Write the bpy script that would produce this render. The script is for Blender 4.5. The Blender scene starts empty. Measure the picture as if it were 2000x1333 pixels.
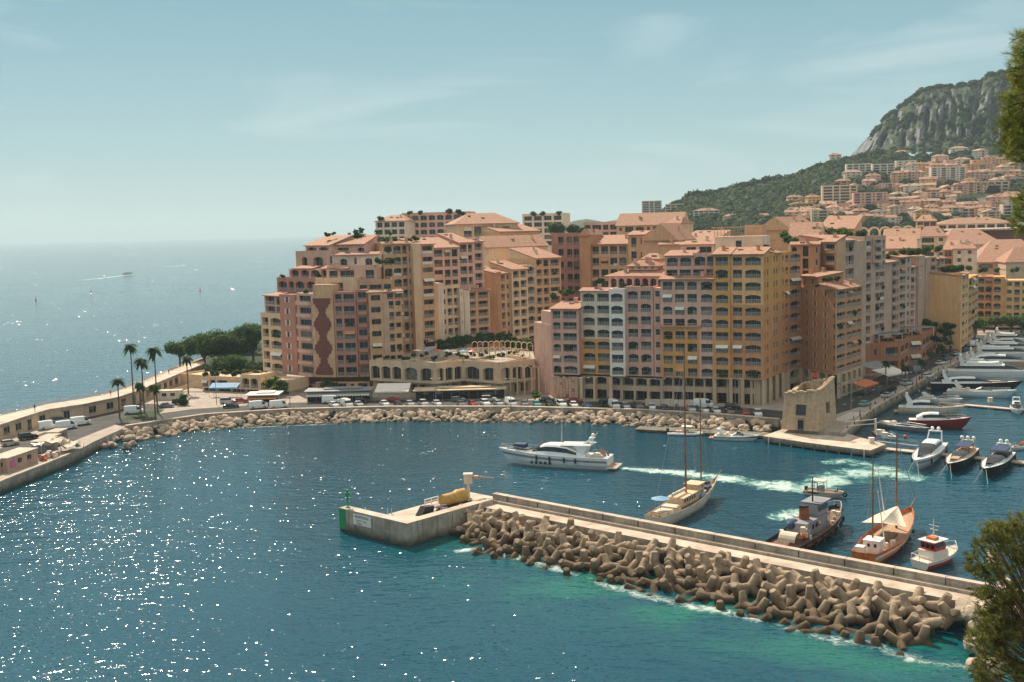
import bpy, bmesh, math, random
from mathutils import Vector, Matrix, noise
R=math.radians
C=bpy.context.scene
rnd=random.Random(7)
# ---------------- camera, sky, sun, exposure ----------------
F=2150.; H=52.; CX=1000.; CY=666.5; ROLL=R(1.43); HY=447.
PITCH=math.atan((CY-HY)*math.cos(ROLL)/F)
cam=bpy.data.cameras.new('camera'); cam.lens=36*F/2000.; cam.sensor_width=36; cam.clip_start=.5; cam.clip_end=40000
camo=bpy.data.objects.new('camera',cam); C.collection.objects.link(camo)
camo.matrix_world=Matrix.Translation((0,0,H))@Matrix.Rotation(R(90)-PITCH,4,'X')@Matrix.Rotation(-ROLL,4,'Z')
C.camera=camo
SUN_AZ=R(-24); SUN_EL=R(46)      # azimuth from +Y (view axis), negative = to the left
w=bpy.data.worlds.new('World'); C.world=w; w.use_nodes=True
nt=w.node_tree; bg=nt.nodes['Background']
sky=nt.nodes.new('ShaderNodeTexSky'); sky.sky_type='NISHITA'; sky.sun_disc=False
sky.sun_elevation=SUN_EL; sky.sun_rotation=SUN_AZ; sky.altitude=50; sky.air_density=1.0; sky.dust_density=.4; sky.ozone_density=1.2
tint=nt.nodes.new('ShaderNodeMix'); tint.data_type='RGBA'; tint.blend_type='MULTIPLY'; tint.inputs[0].default_value=1
tint.inputs[7].default_value=(1.0,1.10,.94,1)
nt.links.new(sky.outputs[0],tint.inputs[6])
tc=nt.nodes.new('ShaderNodeTexCoord'); mp=nt.nodes.new('ShaderNodeMapping'); mp.inputs['Scale'].default_value=(1.2,1.2,6)
mp.inputs['Rotation'].default_value=(0,R(14),R(20))
cn=nt.nodes.new('ShaderNodeTexNoise'); cn.inputs['Scale'].default_value=3.2; cn.inputs['Detail'].default_value=7; cn.inputs['Distortion'].default_value=.7
cr=nt.nodes.new('ShaderNodeValToRGB'); cr.color_ramp.elements[0].position=.54; cr.color_ramp.elements[1].position=.80
cr.color_ramp.elements[1].color=(.4,.4,.4,1)
cm=nt.nodes.new('ShaderNodeMix'); cm.data_type='RGBA'; cm.inputs[7].default_value=(5.5,6.0,5.9,1)
nt.links.new(tc.outputs['Generated'],mp.inputs[0]); nt.links.new(mp.outputs[0],cn.inputs[0]); nt.links.new(cn.outputs[0],cr.inputs[0])
sep=nt.nodes.new('ShaderNodeSeparateXYZ'); nt.links.new(tc.outputs['Generated'],sep.inputs[0])
el=nt.nodes.new('ShaderNodeValToRGB'); E_=el.color_ramp.elements; E_[0].position=0; E_[0].color=(.26,.36,.38,1); E_[1].position=.5; E_[1].color=(.48,.47,.42,1)  # upper sky brightened and warmed as added fill for the shaded facades
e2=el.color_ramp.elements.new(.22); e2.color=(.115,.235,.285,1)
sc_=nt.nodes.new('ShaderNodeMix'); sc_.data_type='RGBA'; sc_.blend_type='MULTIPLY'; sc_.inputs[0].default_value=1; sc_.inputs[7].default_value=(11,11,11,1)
bl=nt.nodes.new('ShaderNodeMix'); bl.data_type='RGBA'; bl.inputs[0].default_value=.92
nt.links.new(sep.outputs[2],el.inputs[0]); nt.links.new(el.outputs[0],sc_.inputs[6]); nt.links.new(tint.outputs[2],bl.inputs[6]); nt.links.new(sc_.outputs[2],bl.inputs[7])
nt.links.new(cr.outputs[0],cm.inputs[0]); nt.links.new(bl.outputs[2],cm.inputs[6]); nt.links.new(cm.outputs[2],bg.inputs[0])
bg.inputs[1].default_value=.085
sun=bpy.data.lights.new('sun','SUN'); sun.energy=3.6; sun.angle=R(.6); sun.color=(1,.88,.72)
suno=bpy.data.objects.new('sun',sun); C.collection.objects.link(suno)
sd=Vector((math.sin(SUN_AZ)*math.cos(SUN_EL),math.cos(SUN_AZ)*math.cos(SUN_EL),math.sin(SUN_EL)))
suno.rotation_euler=(-sd).to_track_quat('-Z','Y').to_euler()
sky.sun_rotation=SUN_AZ
C.view_settings.view_transform='Standard'; C.view_settings.look='None'; C.view_settings.exposure=.86; C.view_settings.gamma=1
C.cycles.use_denoising=True; C.cycles.max_bounces=5; C.cycles.transparent_max_bounces=12; C.cycles.volume_bounces=0

# ---------------- photo measurement helpers ----------------
def ray(x,y):
    dx=x-CX; dy=CY-y; c,s=math.cos(ROLL),-math.sin(ROLL)
    u=(dx*c-dy*s)/F; v=(dx*s+dy*c)/F
    cp,sp=math.cos(PITCH),math.sin(PITCH)
    return u, cp+v*sp, v*cp-sp
def P(x,y,Y=None,z=None):
    r=ray(x,y); t=Y/r[1] if Y is not None else (z-H)/r[2]
    return Vector((r[0]*t,r[1]*t,H+r[2]*t))
def G(x,y,z=2.5): return P(x,y,z=z)

# ---------------- materials ----------------
MATS={}
def mat(name,col,rough=.85,var=.12,scale=.6,metal=0,bump=0,bscale=4,spec=.3,kind=None,col2=None,stain=0):
    if name in MATS: return MATS[name]
    m=bpy.data.materials.new(name); m.use_nodes=True; t=m.node_tree; N=t.nodes; L=t.links; b=N['Principled BSDF']
    b.inputs['Roughness'].default_value=rough; b.inputs['Metallic'].default_value=metal; b.inputs['Specular IOR Level'].default_value=spec
    g=N.new('ShaderNodeNewGeometry'); n=N.new('ShaderNodeTexNoise'); n.inputs['Scale'].default_value=scale; n.inputs['Detail'].default_value=6; n.inputs['Roughness'].default_value=.65
    L.new(g.outputs['Position'],n.inputs['Vector'])
    mx=N.new('ShaderNodeMix'); mx.data_type='RGBA'
    c2=col2 or tuple(max(0,c*(1-2*var)) for c in col); c1=col if col2 else tuple(min(1,c*(1+var)) for c in col)
    mx.inputs[6].default_value=(*c1,1); mx.inputs[7].default_value=(*c2,1)
    mr=N.new('ShaderNodeMapRange'); mr.inputs[1].default_value=.35; mr.inputs[2].default_value=.65
    L.new(n.outputs[0],mr.inputs[0]); L.new(mr.outputs[0],mx.inputs[0]); out=mx.outputs[2]
    if stain:                                   # vertical rain streaks
        mp=N.new('ShaderNodeMapping'); mp.inputs['Scale'].default_value=(1.6,1.6,.12); L.new(g.outputs['Position'],mp.inputs[0])
        n2=N.new('ShaderNodeTexNoise'); n2.inputs['Scale'].default_value=.9; n2.inputs['Detail'].default_value=5; L.new(mp.outputs[0],n2.inputs['Vector'])
        r2=N.new('ShaderNodeMapRange'); r2.inputs[1].default_value=.45; r2.inputs[2].default_value=.75; r2.inputs[4].default_value=stain; L.new(n2.outputs[0],r2.inputs[0])
        m2=N.new('ShaderNodeMix'); m2.data_type='RGBA'; m2.inputs[7].default_value=(*(c*.45 for c in col),1)
        L.new(r2.outputs[0],m2.inputs[0]); L.new(out,m2.inputs[6]); out=m2.outputs[2]
    L.new(out,b.inputs['Base Color'])
    if bump:
        bn=N.new('ShaderNodeBump'); bn.inputs['Strength'].default_value=bump; bn.inputs['Distance'].default_value=.15
        n3=N.new('ShaderNodeTexNoise'); n3.inputs['Scale'].default_value=bscale; n3.inputs['Detail'].default_value=5; L.new(g.outputs['Position'],n3.inputs['Vector'])
        L.new(n3.outputs[0],bn.inputs['Height']); L.new(bn.outputs[0],b.inputs['Normal'])
    MATS[name]=m; return m
def plaster(name,col): return mat('plaster_'+name,col,.9,.07,.25,stain=.35,spec=.15)
def randmat(name,ca,cb,rough,spec=.5,thr=.6,coat=0):            # per-object variation
    m=bpy.data.materials.new(name); m.use_nodes=True; N=m.node_tree.nodes; L=m.node_tree.links; b=N['Principled BSDF']
    oi=N.new('ShaderNodeObjectInfo'); r=N.new('ShaderNodeValToRGB'); r.color_ramp.elements[0].position=thr; r.color_ramp.elements[0].color=(*ca,1); r.color_ramp.elements[1].color=(*cb,1)
    g=N.new('ShaderNodeNewGeometry'); n=N.new('ShaderNodeTexNoise'); n.inputs['Scale'].default_value=.9; L.new(g.outputs['Position'],n.inputs['Vector'])
    ad=N.new('ShaderNodeMath'); ad.operation='MULTIPLY_ADD'; ad.inputs[1].default_value=.5; ad.inputs[2].default_value=-.25; L.new(n.outputs[0],ad.inputs[0])
    a2=N.new('ShaderNodeMath'); L.new(ad.outputs[0],a2.inputs[0]); L.new(oi.outputs['Random'],a2.inputs[1])
    L.new(a2.outputs[0],r.inputs[0]); L.new(r.outputs[0],b.inputs['Base Color']); b.inputs['Roughness'].default_value=rough; b.inputs['Specular IOR Level'].default_value=spec
    MATS[name]=m; return m
GLASS=randmat('window_glass',(.02,.027,.03),(.24,.21,.18),.2,.5,.80)
DGLASS=mat('dark_glass',(.012,.016,.022),.06,.05,spec=.6)
FRAME=mat('frame_paint',(.30,.27,.24),.5,.05)
RAIL=mat('rail_paint',(.62,.60,.58),.45,.05)
TILE=mat('roof_tile',(.44,.24,.15),.85,.2,.9,bump=.6,bscale=7,col2=(.31,.16,.115),stain=.5)
TILE2=mat('roof_tile_pale',(.50,.33,.225),.85,.2,.9,bump=.6,bscale=7,col2=(.38,.23,.165),stain=.5)
WH=mat('white_gelcoat',(.80,.80,.79),.22,.03,spec=.5)
WHITE=mat('white_paint',(.76,.70,.63),.5,.05)
CREAM=plaster('cream',(.70,.50,.33)); PINK=plaster('pink',(.62,.36,.29)); RED=plaster('red',(.47,.225,.175)); TAN=plaster('tan',(.60,.37,.22))
YEL=plaster('yellow',(.64,.33,.115)); ORA=plaster('orange',(.60,.29,.14)); BRN=plaster('brown',(.54,.28,.155)); OFFW=plaster('offwhite',(.72,.60,.49))
PPINK=plaster('palepink',(.68,.415,.325)); GREYP=plaster('greypink',(.56,.37,.28)); TERR=plaster('terracotta',(.42,.18,.10)); BEI=plaster('beige',(.56,.42,.30)); YEL2=plaster('yellow_light',(.76,.43,.20))
MURAL=mat('mural_red',(.24,.085,.07),.85,.3,2.5,col2=(.10,.03,.03))
def tide(m,lo=-.4,hi=1.2,col=(.06,.055,.035),ns=1.6):      # dark weed and wet band at the water line (z near 0)
    N=m.node_tree.nodes; L=m.node_tree.links; b=N['Principled BSDF']; src=b.inputs['Base Color'].links[0].from_socket
    g=N.new('ShaderNodeNewGeometry'); sx=N.new('ShaderNodeSeparateXYZ'); L.new(g.outputs['Position'],sx.inputs[0])
    n=N.new('ShaderNodeTexNoise'); n.inputs['Scale'].default_value=.6; n.inputs['Detail'].default_value=5; L.new(g.outputs['Position'],n.inputs['Vector'])
    a=N.new('ShaderNodeMath'); a.operation='MULTIPLY_ADD'; a.inputs[1].default_value=-ns; L.new(n.outputs[0],a.inputs[0]); L.new(sx.outputs[2],a.inputs[2])
    r=N.new('ShaderNodeMapRange'); r.inputs[1].default_value=lo; r.inputs[2].default_value=hi; r.inputs[3].default_value=1; r.inputs[4].default_value=0; L.new(a.outputs[0],r.inputs[0])
    x=N.new('ShaderNodeMix'); x.data_type='RGBA'; x.inputs[7].default_value=(*col,1); L.new(r.outputs[0],x.inputs[0]); L.new(src,x.inputs[6]); L.new(x.outputs[2],b.inputs['Base Color']); return m
CONC=tide(mat('concrete',(.40,.35,.29),.9,.18,.35,bump=.4,bscale=5,stain=.8),-.5,1.1,ns=1.3)
DECK=mat('concrete_top',(.56,.44,.35),.9,.16,.25,bump=.25,stain=.3)
STONE=mat('old_stone',(.56,.41,.28),.95,.25,1.1,bump=1,bscale=3,col2=(.38,.27,.18),stain=.5)
ASPH=mat('asphalt',(.055,.052,.05),.9,.2,.3); PAVE=mat('paving',(.36,.30,.25),.9,.12,.5)
STEEL=mat('steel',(.45,.45,.45),.35,.05,metal=.6); BLACK=mat('black_rubber',(.02,.02,.022),.6,.1)
WOOD=mat('varnished_wood',(.30,.13,.055),.45,.25,2.0); TEAK=mat('teak_deck',(.48,.30,.18),.7,.2,3.0)
NAVY=mat('navy_cover',(.03,.05,.11),.7,.1); CANV=mat('canvas',(.66,.56,.44),.9,.08); BLUEC=mat('blue_canvas',(.20,.36,.52),.8,.08)
REDP=mat('red_paint',(.55,.06,.035),.45,.1); ORP=mat('orange_paint',(.62,.15,.035),.5,.2,1.5); GRP=mat('green_paint',(.02,.26,.09),.5,.1); YELC=mat('yellow_tarp',(.50,.29,.08),.7,.12,1.5,bump=.5,bscale=2)
GREYP2=mat('grey_paint',(.26,.26,.28),.5,.1); SKIN=mat('skin',(.45,.25,.17),.6,.05)
def leafmat(name,a,b2):
    m=mat(name,a,.75,.3,.7,col2=b2,spec=.15); N=m.node_tree.nodes; L=m.node_tree.links; b=N['Principled BSDF']; src=b.inputs['Base Color'].links[0].from_socket
    tr=N.new('ShaderNodeBsdfTranslucent'); gm=N.new('ShaderNodeMix'); gm.data_type='RGBA'; gm.blend_type='MULTIPLY'; gm.inputs[0].default_value=1; gm.inputs[7].default_value=(2.2,2.2,1.2,1); L.new(src,gm.inputs[6]); L.new(gm.outputs[2],tr.inputs[0])
    ms=N.new('ShaderNodeMixShader'); ms.inputs[0].default_value=.4; L.new(b.outputs[0],ms.inputs[1]); L.new(tr.outputs[0],ms.inputs[2]); L.new(ms.outputs[0],N['Material Output'].inputs[0]); return m
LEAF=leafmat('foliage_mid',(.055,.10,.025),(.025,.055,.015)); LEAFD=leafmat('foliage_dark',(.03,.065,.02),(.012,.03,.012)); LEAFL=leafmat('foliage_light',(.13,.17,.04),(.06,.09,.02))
BARK=mat('bark',(.16,.11,.07),.95,.3,3,bump=.8)

# ---------------- mesh helpers ----------------
class MB:
    def __init__(s): s.v=[]; s.f=[]; s.m=[]
    def poly(s,pts,mi=0):
        b=len(s.v); s.v+= [tuple(p) for p in pts]; s.f.append(tuple(range(b,b+len(pts)))); s.m.append(mi)
    def faces(s,vs,fs,mi=0):
        b=len(s.v); s.v+=[tuple(p) for p in vs]
        for f in fs: s.f.append(tuple(b+i for i in f)); s.m.append(mi)
    def box(s,c,d,mi=0,rz=0,M=None):
        x,y,z=(a/2 for a in d); vs=[Vector((i*x,j*y,k*z)) for i in(-1,1) for j in(-1,1) for k in(-1,1)]
        if rz: vs=[Matrix.Rotation(rz,3,'Z')@a for a in vs]
        if M: vs=[M@a for a in vs]
        vs=[a+Vector(c) for a in vs]
        s.faces(vs,[(0,1,3,2),(4,6,7,5),(0,4,5,1),(2,3,7,6),(0,2,6,4),(1,5,7,3)],mi)
    def prism(s,poly,z0,z1,mi=0,mt=None,bottom=True):
        n=len(poly); vs=[(p[0],p[1],z0) for p in poly]+[(p[0],p[1],z1) for p in poly]
        s.faces(vs,[(i,(i+1)%n,n+(i+1)%n,n+i) for i in range(n)],mi)
        s.poly([(p[0],p[1],z1) for p in poly],mi if mt is None else mt)
        if bottom: s.poly([(p[0],p[1],z0) for p in poly][::-1],mi)
    def tube(s,a,b,r0,r1=None,n=6,mi=0,cap=True):
        a=Vector(a); b=Vector(b); r1=r0 if r1 is None else r1; d=(b-a)
        if d.length<1e-6: return
        q=d.normalized().to_track_quat('Z','Y'); vs=[]
        for c,r in((a,r0),(b,r1)):
            for i in range(n): t=2*math.pi*i/n; vs.append(c+q@Vector((r*math.cos(t),r*math.sin(t),0)))
        s.faces(vs,[(i,(i+1)%n,n+(i+1)%n,n+i) for i in range(n)],mi)
        if cap: s.faces(vs,[tuple(range(n))[::-1],tuple(range(n,2*n))],mi)
    def path(s,pts,r,n=5,mi=0):
        for a,b in zip(pts,pts[1:]): s.tube(a,b,r,r,n,mi)
    def ball(s,c,r,mi=0,nu=8,nv=5,sq=(1,1,1)):
        vs=[];fs=[]
        for j in range(nv+1):
            p=math.pi*j/nv
            for i in range(nu): t=2*math.pi*i/nu; vs.append((c[0]+r*sq[0]*math.sin(p)*math.cos(t),c[1]+r*sq[1]*math.sin(p)*math.sin(t),c[2]+r*sq[2]*math.cos(p)))
        for j in range(nv):
            for i in range(nu): fs.append((j*nu+i,(j+1)*nu+i,(j+1)*nu+(i+1)%nu,j*nu+(i+1)%nu))
        s.faces(vs,fs,mi)
    def loft(s,secs,mi=0,close=False,caps=False):
        n=len(secs[0]); vs=[p for q in secs for p in q]; m=n if close else n-1
        s.faces(vs,[(k*n+i,k*n+(i+1)%n,(k+1)*n+(i+1)%n,(k+1)*n+i) for k in range(len(secs)-1) for i in range(m)],mi)
        if caps: s.poly(secs[0][::-1],mi); s.poly(secs[-1],mi)
    def mesh(s,name,mats,smooth=False):
        me=bpy.data.meshes.new(name); me.from_pydata(s.v,[],s.f); 
        for m in (mats if isinstance(mats,(list,tuple)) else [mats]): me.materials.append(m)
        me.polygons.foreach_set('material_index',s.m)
        if smooth: me.polygons.foreach_set('use_smooth',[True]*len(s.f))
        me.update(); return me
    def build(s,name,mats,parent=None,smooth=False,loc=None,**kw):
        return obj(name,s.mesh(name,mats,smooth),parent,loc,**kw)
def obj(name,me,parent=None,loc=None,rz=0,label=None,cat=None,group=None,kind=None,rot=None):
    o=bpy.data.objects.new(name,me); C.collection.objects.link(o)
    if parent: o.parent=parent
    if loc is not None: o.location=loc
    if rz: o.rotation_euler=(0,0,rz)
    if rot: o.rotation_euler=rot
    if label: o['label']=label
    if cat: o['category']=cat
    if group: o['group']=group
    if kind: o['kind']=kind
    return o
def thing(name,label,cat,loc=(0,0,0),rz=0,group=None): return obj(name,None,None,loc,rz,label,cat,group)
def copy_tree(o,parent=None):
    c=o.copy(); C.collection.objects.link(c); c.parent=parent
    for ch in list(o.children): copy_tree(ch,c)
    return c
ORD=['first','second','third','fourth','fifth','sixth','seventh','eighth','ninth','tenth','eleventh','twelfth','thirteenth','fourteenth','fifteenth','sixteenth','seventeenth','eighteenth','nineteenth','twentieth']+['twenty-'+a for a in('first','second','third','fourth','fifth','sixth','seventh','eighth','ninth')]+['thirtieth']+['thirty-'+a for a in('first','second','third','fourth','fifth','sixth','seventh','eighth','ninth')]
def fbm(x,y,z,o=4):
    a=0;s=1;t=0
    for i in range(o): a+=s*noise.noise(Vector((x,y,z))); t+=s; s*=.5; x*=2.03;y*=2.03;z*=2.03
    return a/t
# ---------------- sea, land, haze ----------------
def water_mat():
    m=bpy.data.materials.new('sea_water'); m.use_nodes=True; N=m.node_tree.nodes; L=m.node_tree.links; b=N['Principled BSDF']
    b.inputs['Roughness'].default_value=.10; b.inputs['IOR'].default_value=1.33; b.inputs['Specular IOR Level'].default_value=.5
    g=N.new('ShaderNodeNewGeometry'); pos=g.outputs['Position']
    def nz(scale,det=3,stretch=(1,1,1),rough=.55):
        mp=N.new('ShaderNodeMapping'); mp.inputs['Scale'].default_value=stretch; mp.inputs['Rotation'].default_value=(0,0,R(25)); L.new(pos,mp.inputs[0])
        n=N.new('ShaderNodeTexNoise'); n.inputs['Scale'].default_value=scale; n.inputs['Detail'].default_value=det; n.inputs['Roughness'].default_value=rough; L.new(mp.outputs[0],n.inputs[0]); return n.outputs[0]
    def math2(op,a,b2,c=None):
        q=N.new('ShaderNodeMath'); q.operation=op
        for i,x in enumerate((a,b2,c)):
            if x is None: continue
            if isinstance(x,(int,float)): q.inputs[i].default_value=x
            else: L.new(x,q.inputs[i])
        return q.outputs[0]
    h=math2('MULTIPLY',nz(.22,2,(.55,1,1)),.5)
    h=math2('MULTIPLY_ADD',nz(.85,3,(.5,1,1)),.33,h)
    wp=N.new('ShaderNodeMapRange'); wp.inputs[1].default_value=.35; wp.inputs[2].default_value=.65; wp.inputs[3].default_value=.55; wp.inputs[4].default_value=1.15; L.new(nz(.012,3),wp.inputs[0]); s0=N.new('ShaderNodeSeparateXYZ'); L.new(pos,s0.inputs[0]); h=math2('MULTIPLY',math2('MULTIPLY',h,wp.outputs[0]),math2('MULTIPLY_ADD',math2('GREATER_THAN',s0.outputs[1],345),-.45,1))
    bn=N.new('ShaderNodeBump'); bn.inputs['Strength'].default_value=1; bn.inputs['Distance'].default_value=1.0; L.new(h,bn.inputs['Height'])
    # small wavelet facets of random tilt (finer in the harbour, larger in the open sea): these catch the sun as glitter
    sy=N.new('ShaderNodeSeparateXYZ'); L.new(pos,sy.inputs[0])
    cols=[]
    for sc_v in (3.6,1.6,.5):
        mp=N.new('ShaderNodeMapping'); mp.inputs['Scale'].default_value=(.8,1,1); L.new(pos,mp.inputs[0])
        vo=N.new('ShaderNodeTexVoronoi'); vo.inputs['Scale'].default_value=sc_v; L.new(mp.outputs[0],vo.inputs['Vector']); cols.append(vo.outputs['Color'])
    def mixc(a,c,f):
        q=N.new('ShaderNodeMix'); q.data_type='RGBA'; L.new(f,q.inputs[0]); L.new(a,q.inputs[6]); L.new(c,q.inputs[7]); return q.outputs[2]
    m_=mixc(cols[0],cols[1],math2('GREATER_THAN',sy.outputs[1],340)); m_=mixc(m_,cols[2],math2('GREATER_THAN',sy.outputs[1],1000))
    sc3=N.new('ShaderNodeSeparateColor'); L.new(m_,sc3.inputs[0])
    # gaussian-like tilt: radius from one channel, direction from another
    tm=N.new('ShaderNodeMapRange'); tm.inputs[1].default_value=.80; L.new(sc3.outputs[0],tm.inputs[0]); rr=math2('POWER',tm.outputs[0],1.4); cp=N.new('ShaderNodeMapRange'); cp.inputs[1].default_value=.42; cp.inputs[2].default_value=.66; cp.inputs[3].default_value=.25; cp.inputs[4].default_value=1; L.new(nz(.035,4),cp.inputs[0])
    rr=math2('MULTIPLY',math2('MULTIPLY',rr,.62),cp.outputs[0]); an=math2('MULTIPLY',sc3.outputs[1],6.283)
    cx=N.new('ShaderNodeCombineXYZ'); L.new(math2('MULTIPLY',rr,math2('COSINE',an,0)),cx.inputs[0]); L.new(math2('MULTIPLY',rr,math2('SINE',an,0)),cx.inputs[1])
    va=N.new('ShaderNodeVectorMath'); va.operation='ADD'; L.new(bn.outputs[0],va.inputs[0]); L.new(cx.outputs[0],va.inputs[1]); vn=N.new('ShaderNodeVectorMath'); vn.operation='NORMALIZE'; L.new(va.outputs[0],vn.inputs[0]); L.new(vn.outputs[0],b.inputs['Normal'])
    # depth colour: shallow sea bed shows along the breakwater
    sx=N.new('ShaderNodeSeparateXYZ'); L.new(pos,sx.inputs[0])
    A=P(880,1070,z=0); B=P(1890,1290,z=0); d=(B-A).normalized(); nrm=(-d.y,d.x)  # signed distance from the breakwater foot
    sdist=math2('ADD',math2('MULTIPLY',sx.outputs[0],nrm[0]),math2('MULTIPLY_ADD',sx.outputs[1],nrm[1],-(A.x*nrm[0]+A.y*nrm[1])))
    al=math2('ADD',math2('MULTIPLY',sx.outputs[0],d.x),math2('MULTIPLY_ADD',sx.outputs[1],d.y,-(A.x*d.x+A.y*d.y)))
    mr=N.new('ShaderNodeMapRange'); mr.inputs[1].default_value=-20; mr.inputs[2].default_value=2; L.new(sdist,mr.inputs[0])
    m3=N.new('ShaderNodeMapRange'); m3.inputs[1].default_value=-25; m3.inputs[2].default_value=35; L.new(al,m3.inputs[0])
    m4=N.new('ShaderNodeMapRange'); m4.inputs[1].default_value=9; m4.inputs[2].default_value=3; L.new(sdist,m4.inputs[0])
    pn=N.new('ShaderNodeMapRange'); pn.inputs[1].default_value=.45; pn.inputs[2].default_value=.62; L.new(nz(.09,6,(.7,1,1),.62),pn.inputs[0])
    fac=math2('MULTIPLY',math2('MULTIPLY',math2('MULTIPLY',mr.outputs[0],m3.outputs[0]),m4.outputs[0]),math2('MULTIPLY_ADD',pn.outputs[0],.85,.15))
    c0=N.new('ShaderNodeMix'); c0.data_type='RGBA'; c0.inputs[6].default_value=(.002,.042,.078,1); c0.inputs[7].default_value=(.003,.070,.104,1); L.new(nz(.02,4),c0.inputs[0])
    c1=N.new('ShaderNodeMix'); c1.data_type='RGBA'; c1.inputs[7].default_value=(.012,.16,.105,1); L.new(fac,c1.inputs[0]); L.new(c0.outputs[2],c1.inputs[6])
    L.new(c1.outputs[2],b.inputs['Base Color']); return m
sea=MB(); sea.poly([(-26000,-300,0),(26000,-300,0),(26000,20000,0),(-26000,20000,0)])
sea.build('water',water_mat(),kind='structure')

inner=[G(*p) for p in [(-60,965),(60,918),(140,886),(185,862),(245,835),(400,812),(560,802),(760,797),(1000,797),(1250,803),(1420,813),(1522,822),(1560,838),(1648,846),(1700,802),(1800,744),(1900,692),(1955,664),(2080,610)]]
back=[Vector(p+(2.5,)) for p in [(330,560),(600,620),(2500,2500),(2500,4200),(700,4200),(260,1300),(60,1000),(-20,720),(-70,560),(-118,480)]]
outer=[G(*p) for p in [(388,700),(330,722),(262,752),(205,772),(150,784),(88,796),(60,803),(0,822),(-60,842),(-200,890)]]
land=inner+back+outer
def slab(name,poly,z0,z1,mats,mt=1,**kw):
    bm=bmesh.new(); vs=[bm.verts.new((p[0],p[1],z1)) for p in poly]; f=bm.faces.new(vs); f.normal_update()
    if f.normal.z<0: f.normal_flip()
    f.material_index=mt; n=len(vs); lo=[bm.verts.new((p[0],p[1],z0)) for p in poly]
    for i in range(n): bm.faces.new((vs[i],vs[(i+1)%n],lo[(i+1)%n],lo[i]))
    bmesh.ops.triangulate(bm,faces=[f]); bmesh.ops.recalc_face_normals(bm,faces=bm.faces)
    me=bpy.data.meshes.new(name); bm.to_mesh(me); bm.free()
    for m in mats: me.materials.append(m)
    return obj(name,me,**kw)
slab('ground',land,-3,2.5,[CONC,PAVE],kind='structure')
def strip(name,pts,wL,wR,z,m,z2=None,**kw):
    """ribbon along pts offset left/right; if z2 given it is a solid from z to z2"""
    mb=MB(); n=len(pts); A=[];B=[]
    for i,p in enumerate(pts):
        a=Vector(pts[max(0,i-1)][:2]); b=Vector(pts[min(n-1,i+1)][:2]); d=(b-a).normalized(); q=Vector((-d.y,d.x)); p2=Vector(p[:2])
        A.append(p2+q*wL); B.append(p2-q*wR)
    for i in range(n-1):
        t=z if z2 is None else z2
        mb.poly([(*B[i],t),(*B[i+1],t),(*A[i+1],t),(*A[i],t)])
        if z2 is not None:
            mb.poly([(*B[i],z),(*B[i+1],z),(*B[i+1],z2),(*B[i],z2)]); mb.poly([(*A[i],z),(*A[i],z2),(*A[i+1],z2),(*A[i+1],z)])
    if z2 is not None:
        for i,fl in((0,1),(n-1,0)): mb.poly([(*B[i],z),(*A[i],z),(*A[i],z2),(*B[i],z2)])
    return mb.build(name,m,**kw)
wall=inner[4:12]
strip('road',[w_+Vector((0,0,0)) for w_ in wall],14,-1.6,2.504,ASPH,kind='structure')
rq=[G(1560,818),G(1650,790),G(1740,742),G(1850,690),G(1930,655)]
strip('road',rq,5,5,2.508,ASPH,kind='structure')
lq=[G(-60,925),G(60,880),G(150,845),G(240,812),G(320,790)]
strip('road',lq,9,5,2.512,ASPH,kind='structure')
# zebra crossing and lane marks on the right-hand quay road
zb=MB()
a=G(1640,822); b=G(1705,792); dd=(b-a).normalized(); q=Vector((-dd.y,dd.x,0))
for i in range(13):
    c=a+dd*(i*1.1); zb.box((c.x,c.y,2.516),(.55,3.6,.006),0,math.atan2(dd.y,dd.x))
for k in range(18):
    c=rq[1].lerp(rq[3],k/18); zb.box((c.x,c.y,2.516),(2.6,.16,.006),0,math.atan2((rq[3]-rq[1]).y,(rq[3]-rq[1]).x))
zb.build('road_markings',WHITE,kind='structure')

# harbour wall: curved parapet
hw=thing('harbour_wall','long curved concrete parapet above the boulders, running round the harbour','wall',wall[3])
o=strip('parapet',[w_-wall[3] for w_ in wall],.3,.5,-1.6,CONC,z2=.35); o.parent=hw
o=strip('coping',[w_-wall[3] for w_ in wall],.5,.66,.353,DECK,z2=.56); o.parent=hw
def along(pts,s):
    for a,b in zip(pts,pts[1:]):
        l=(b-a).length
        if s<=l: return a.lerp(b,s/l),(b-a).normalized()
        s-=l
    return pts[-1],(pts[-1]-pts[-2]).normalized()
WL=sum((b-a).length for a,b in zip(wall,wall[1:]))
tri=MB(); tri.poly([(-.9,-.0,0),(.9,-.0,0),(0,-.0,.62)][::-1]); tri.faces([(-.9,0,0),(.9,0,0),(0,0,.62),(-1.25,-.5,0),(1.25,-.5,0),(0,-.45,.92),(-1.25,0,0),(1.25,0,0),(0,0,.92)],[(3,5,8,6),(4,7,8,5),(3,0,2,5),(1,4,5,2)],1)
trm=tri.mesh('drain_hood',[BLACK,CONC])
s=4
while s<WL-3:
    p,d=along(wall,s); ang=math.atan2(d.y,d.x); q=Vector((d.y,-d.x,0))
    if s>40: obj('drain_hood',trm,hw,p-wall[3]+q*.53+Vector((0,0,-1.1)),ang)
    s+=6.1
# low left quay edge kerb, right quay kerb
strip('kerb',inner[:3],.5,.1,2.3,DECK,z2=2.7,kind='structure'); strip('kerb',inner[13:18],.45,.1,2.3,DECK,z2=2.72,kind='structure')

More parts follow.
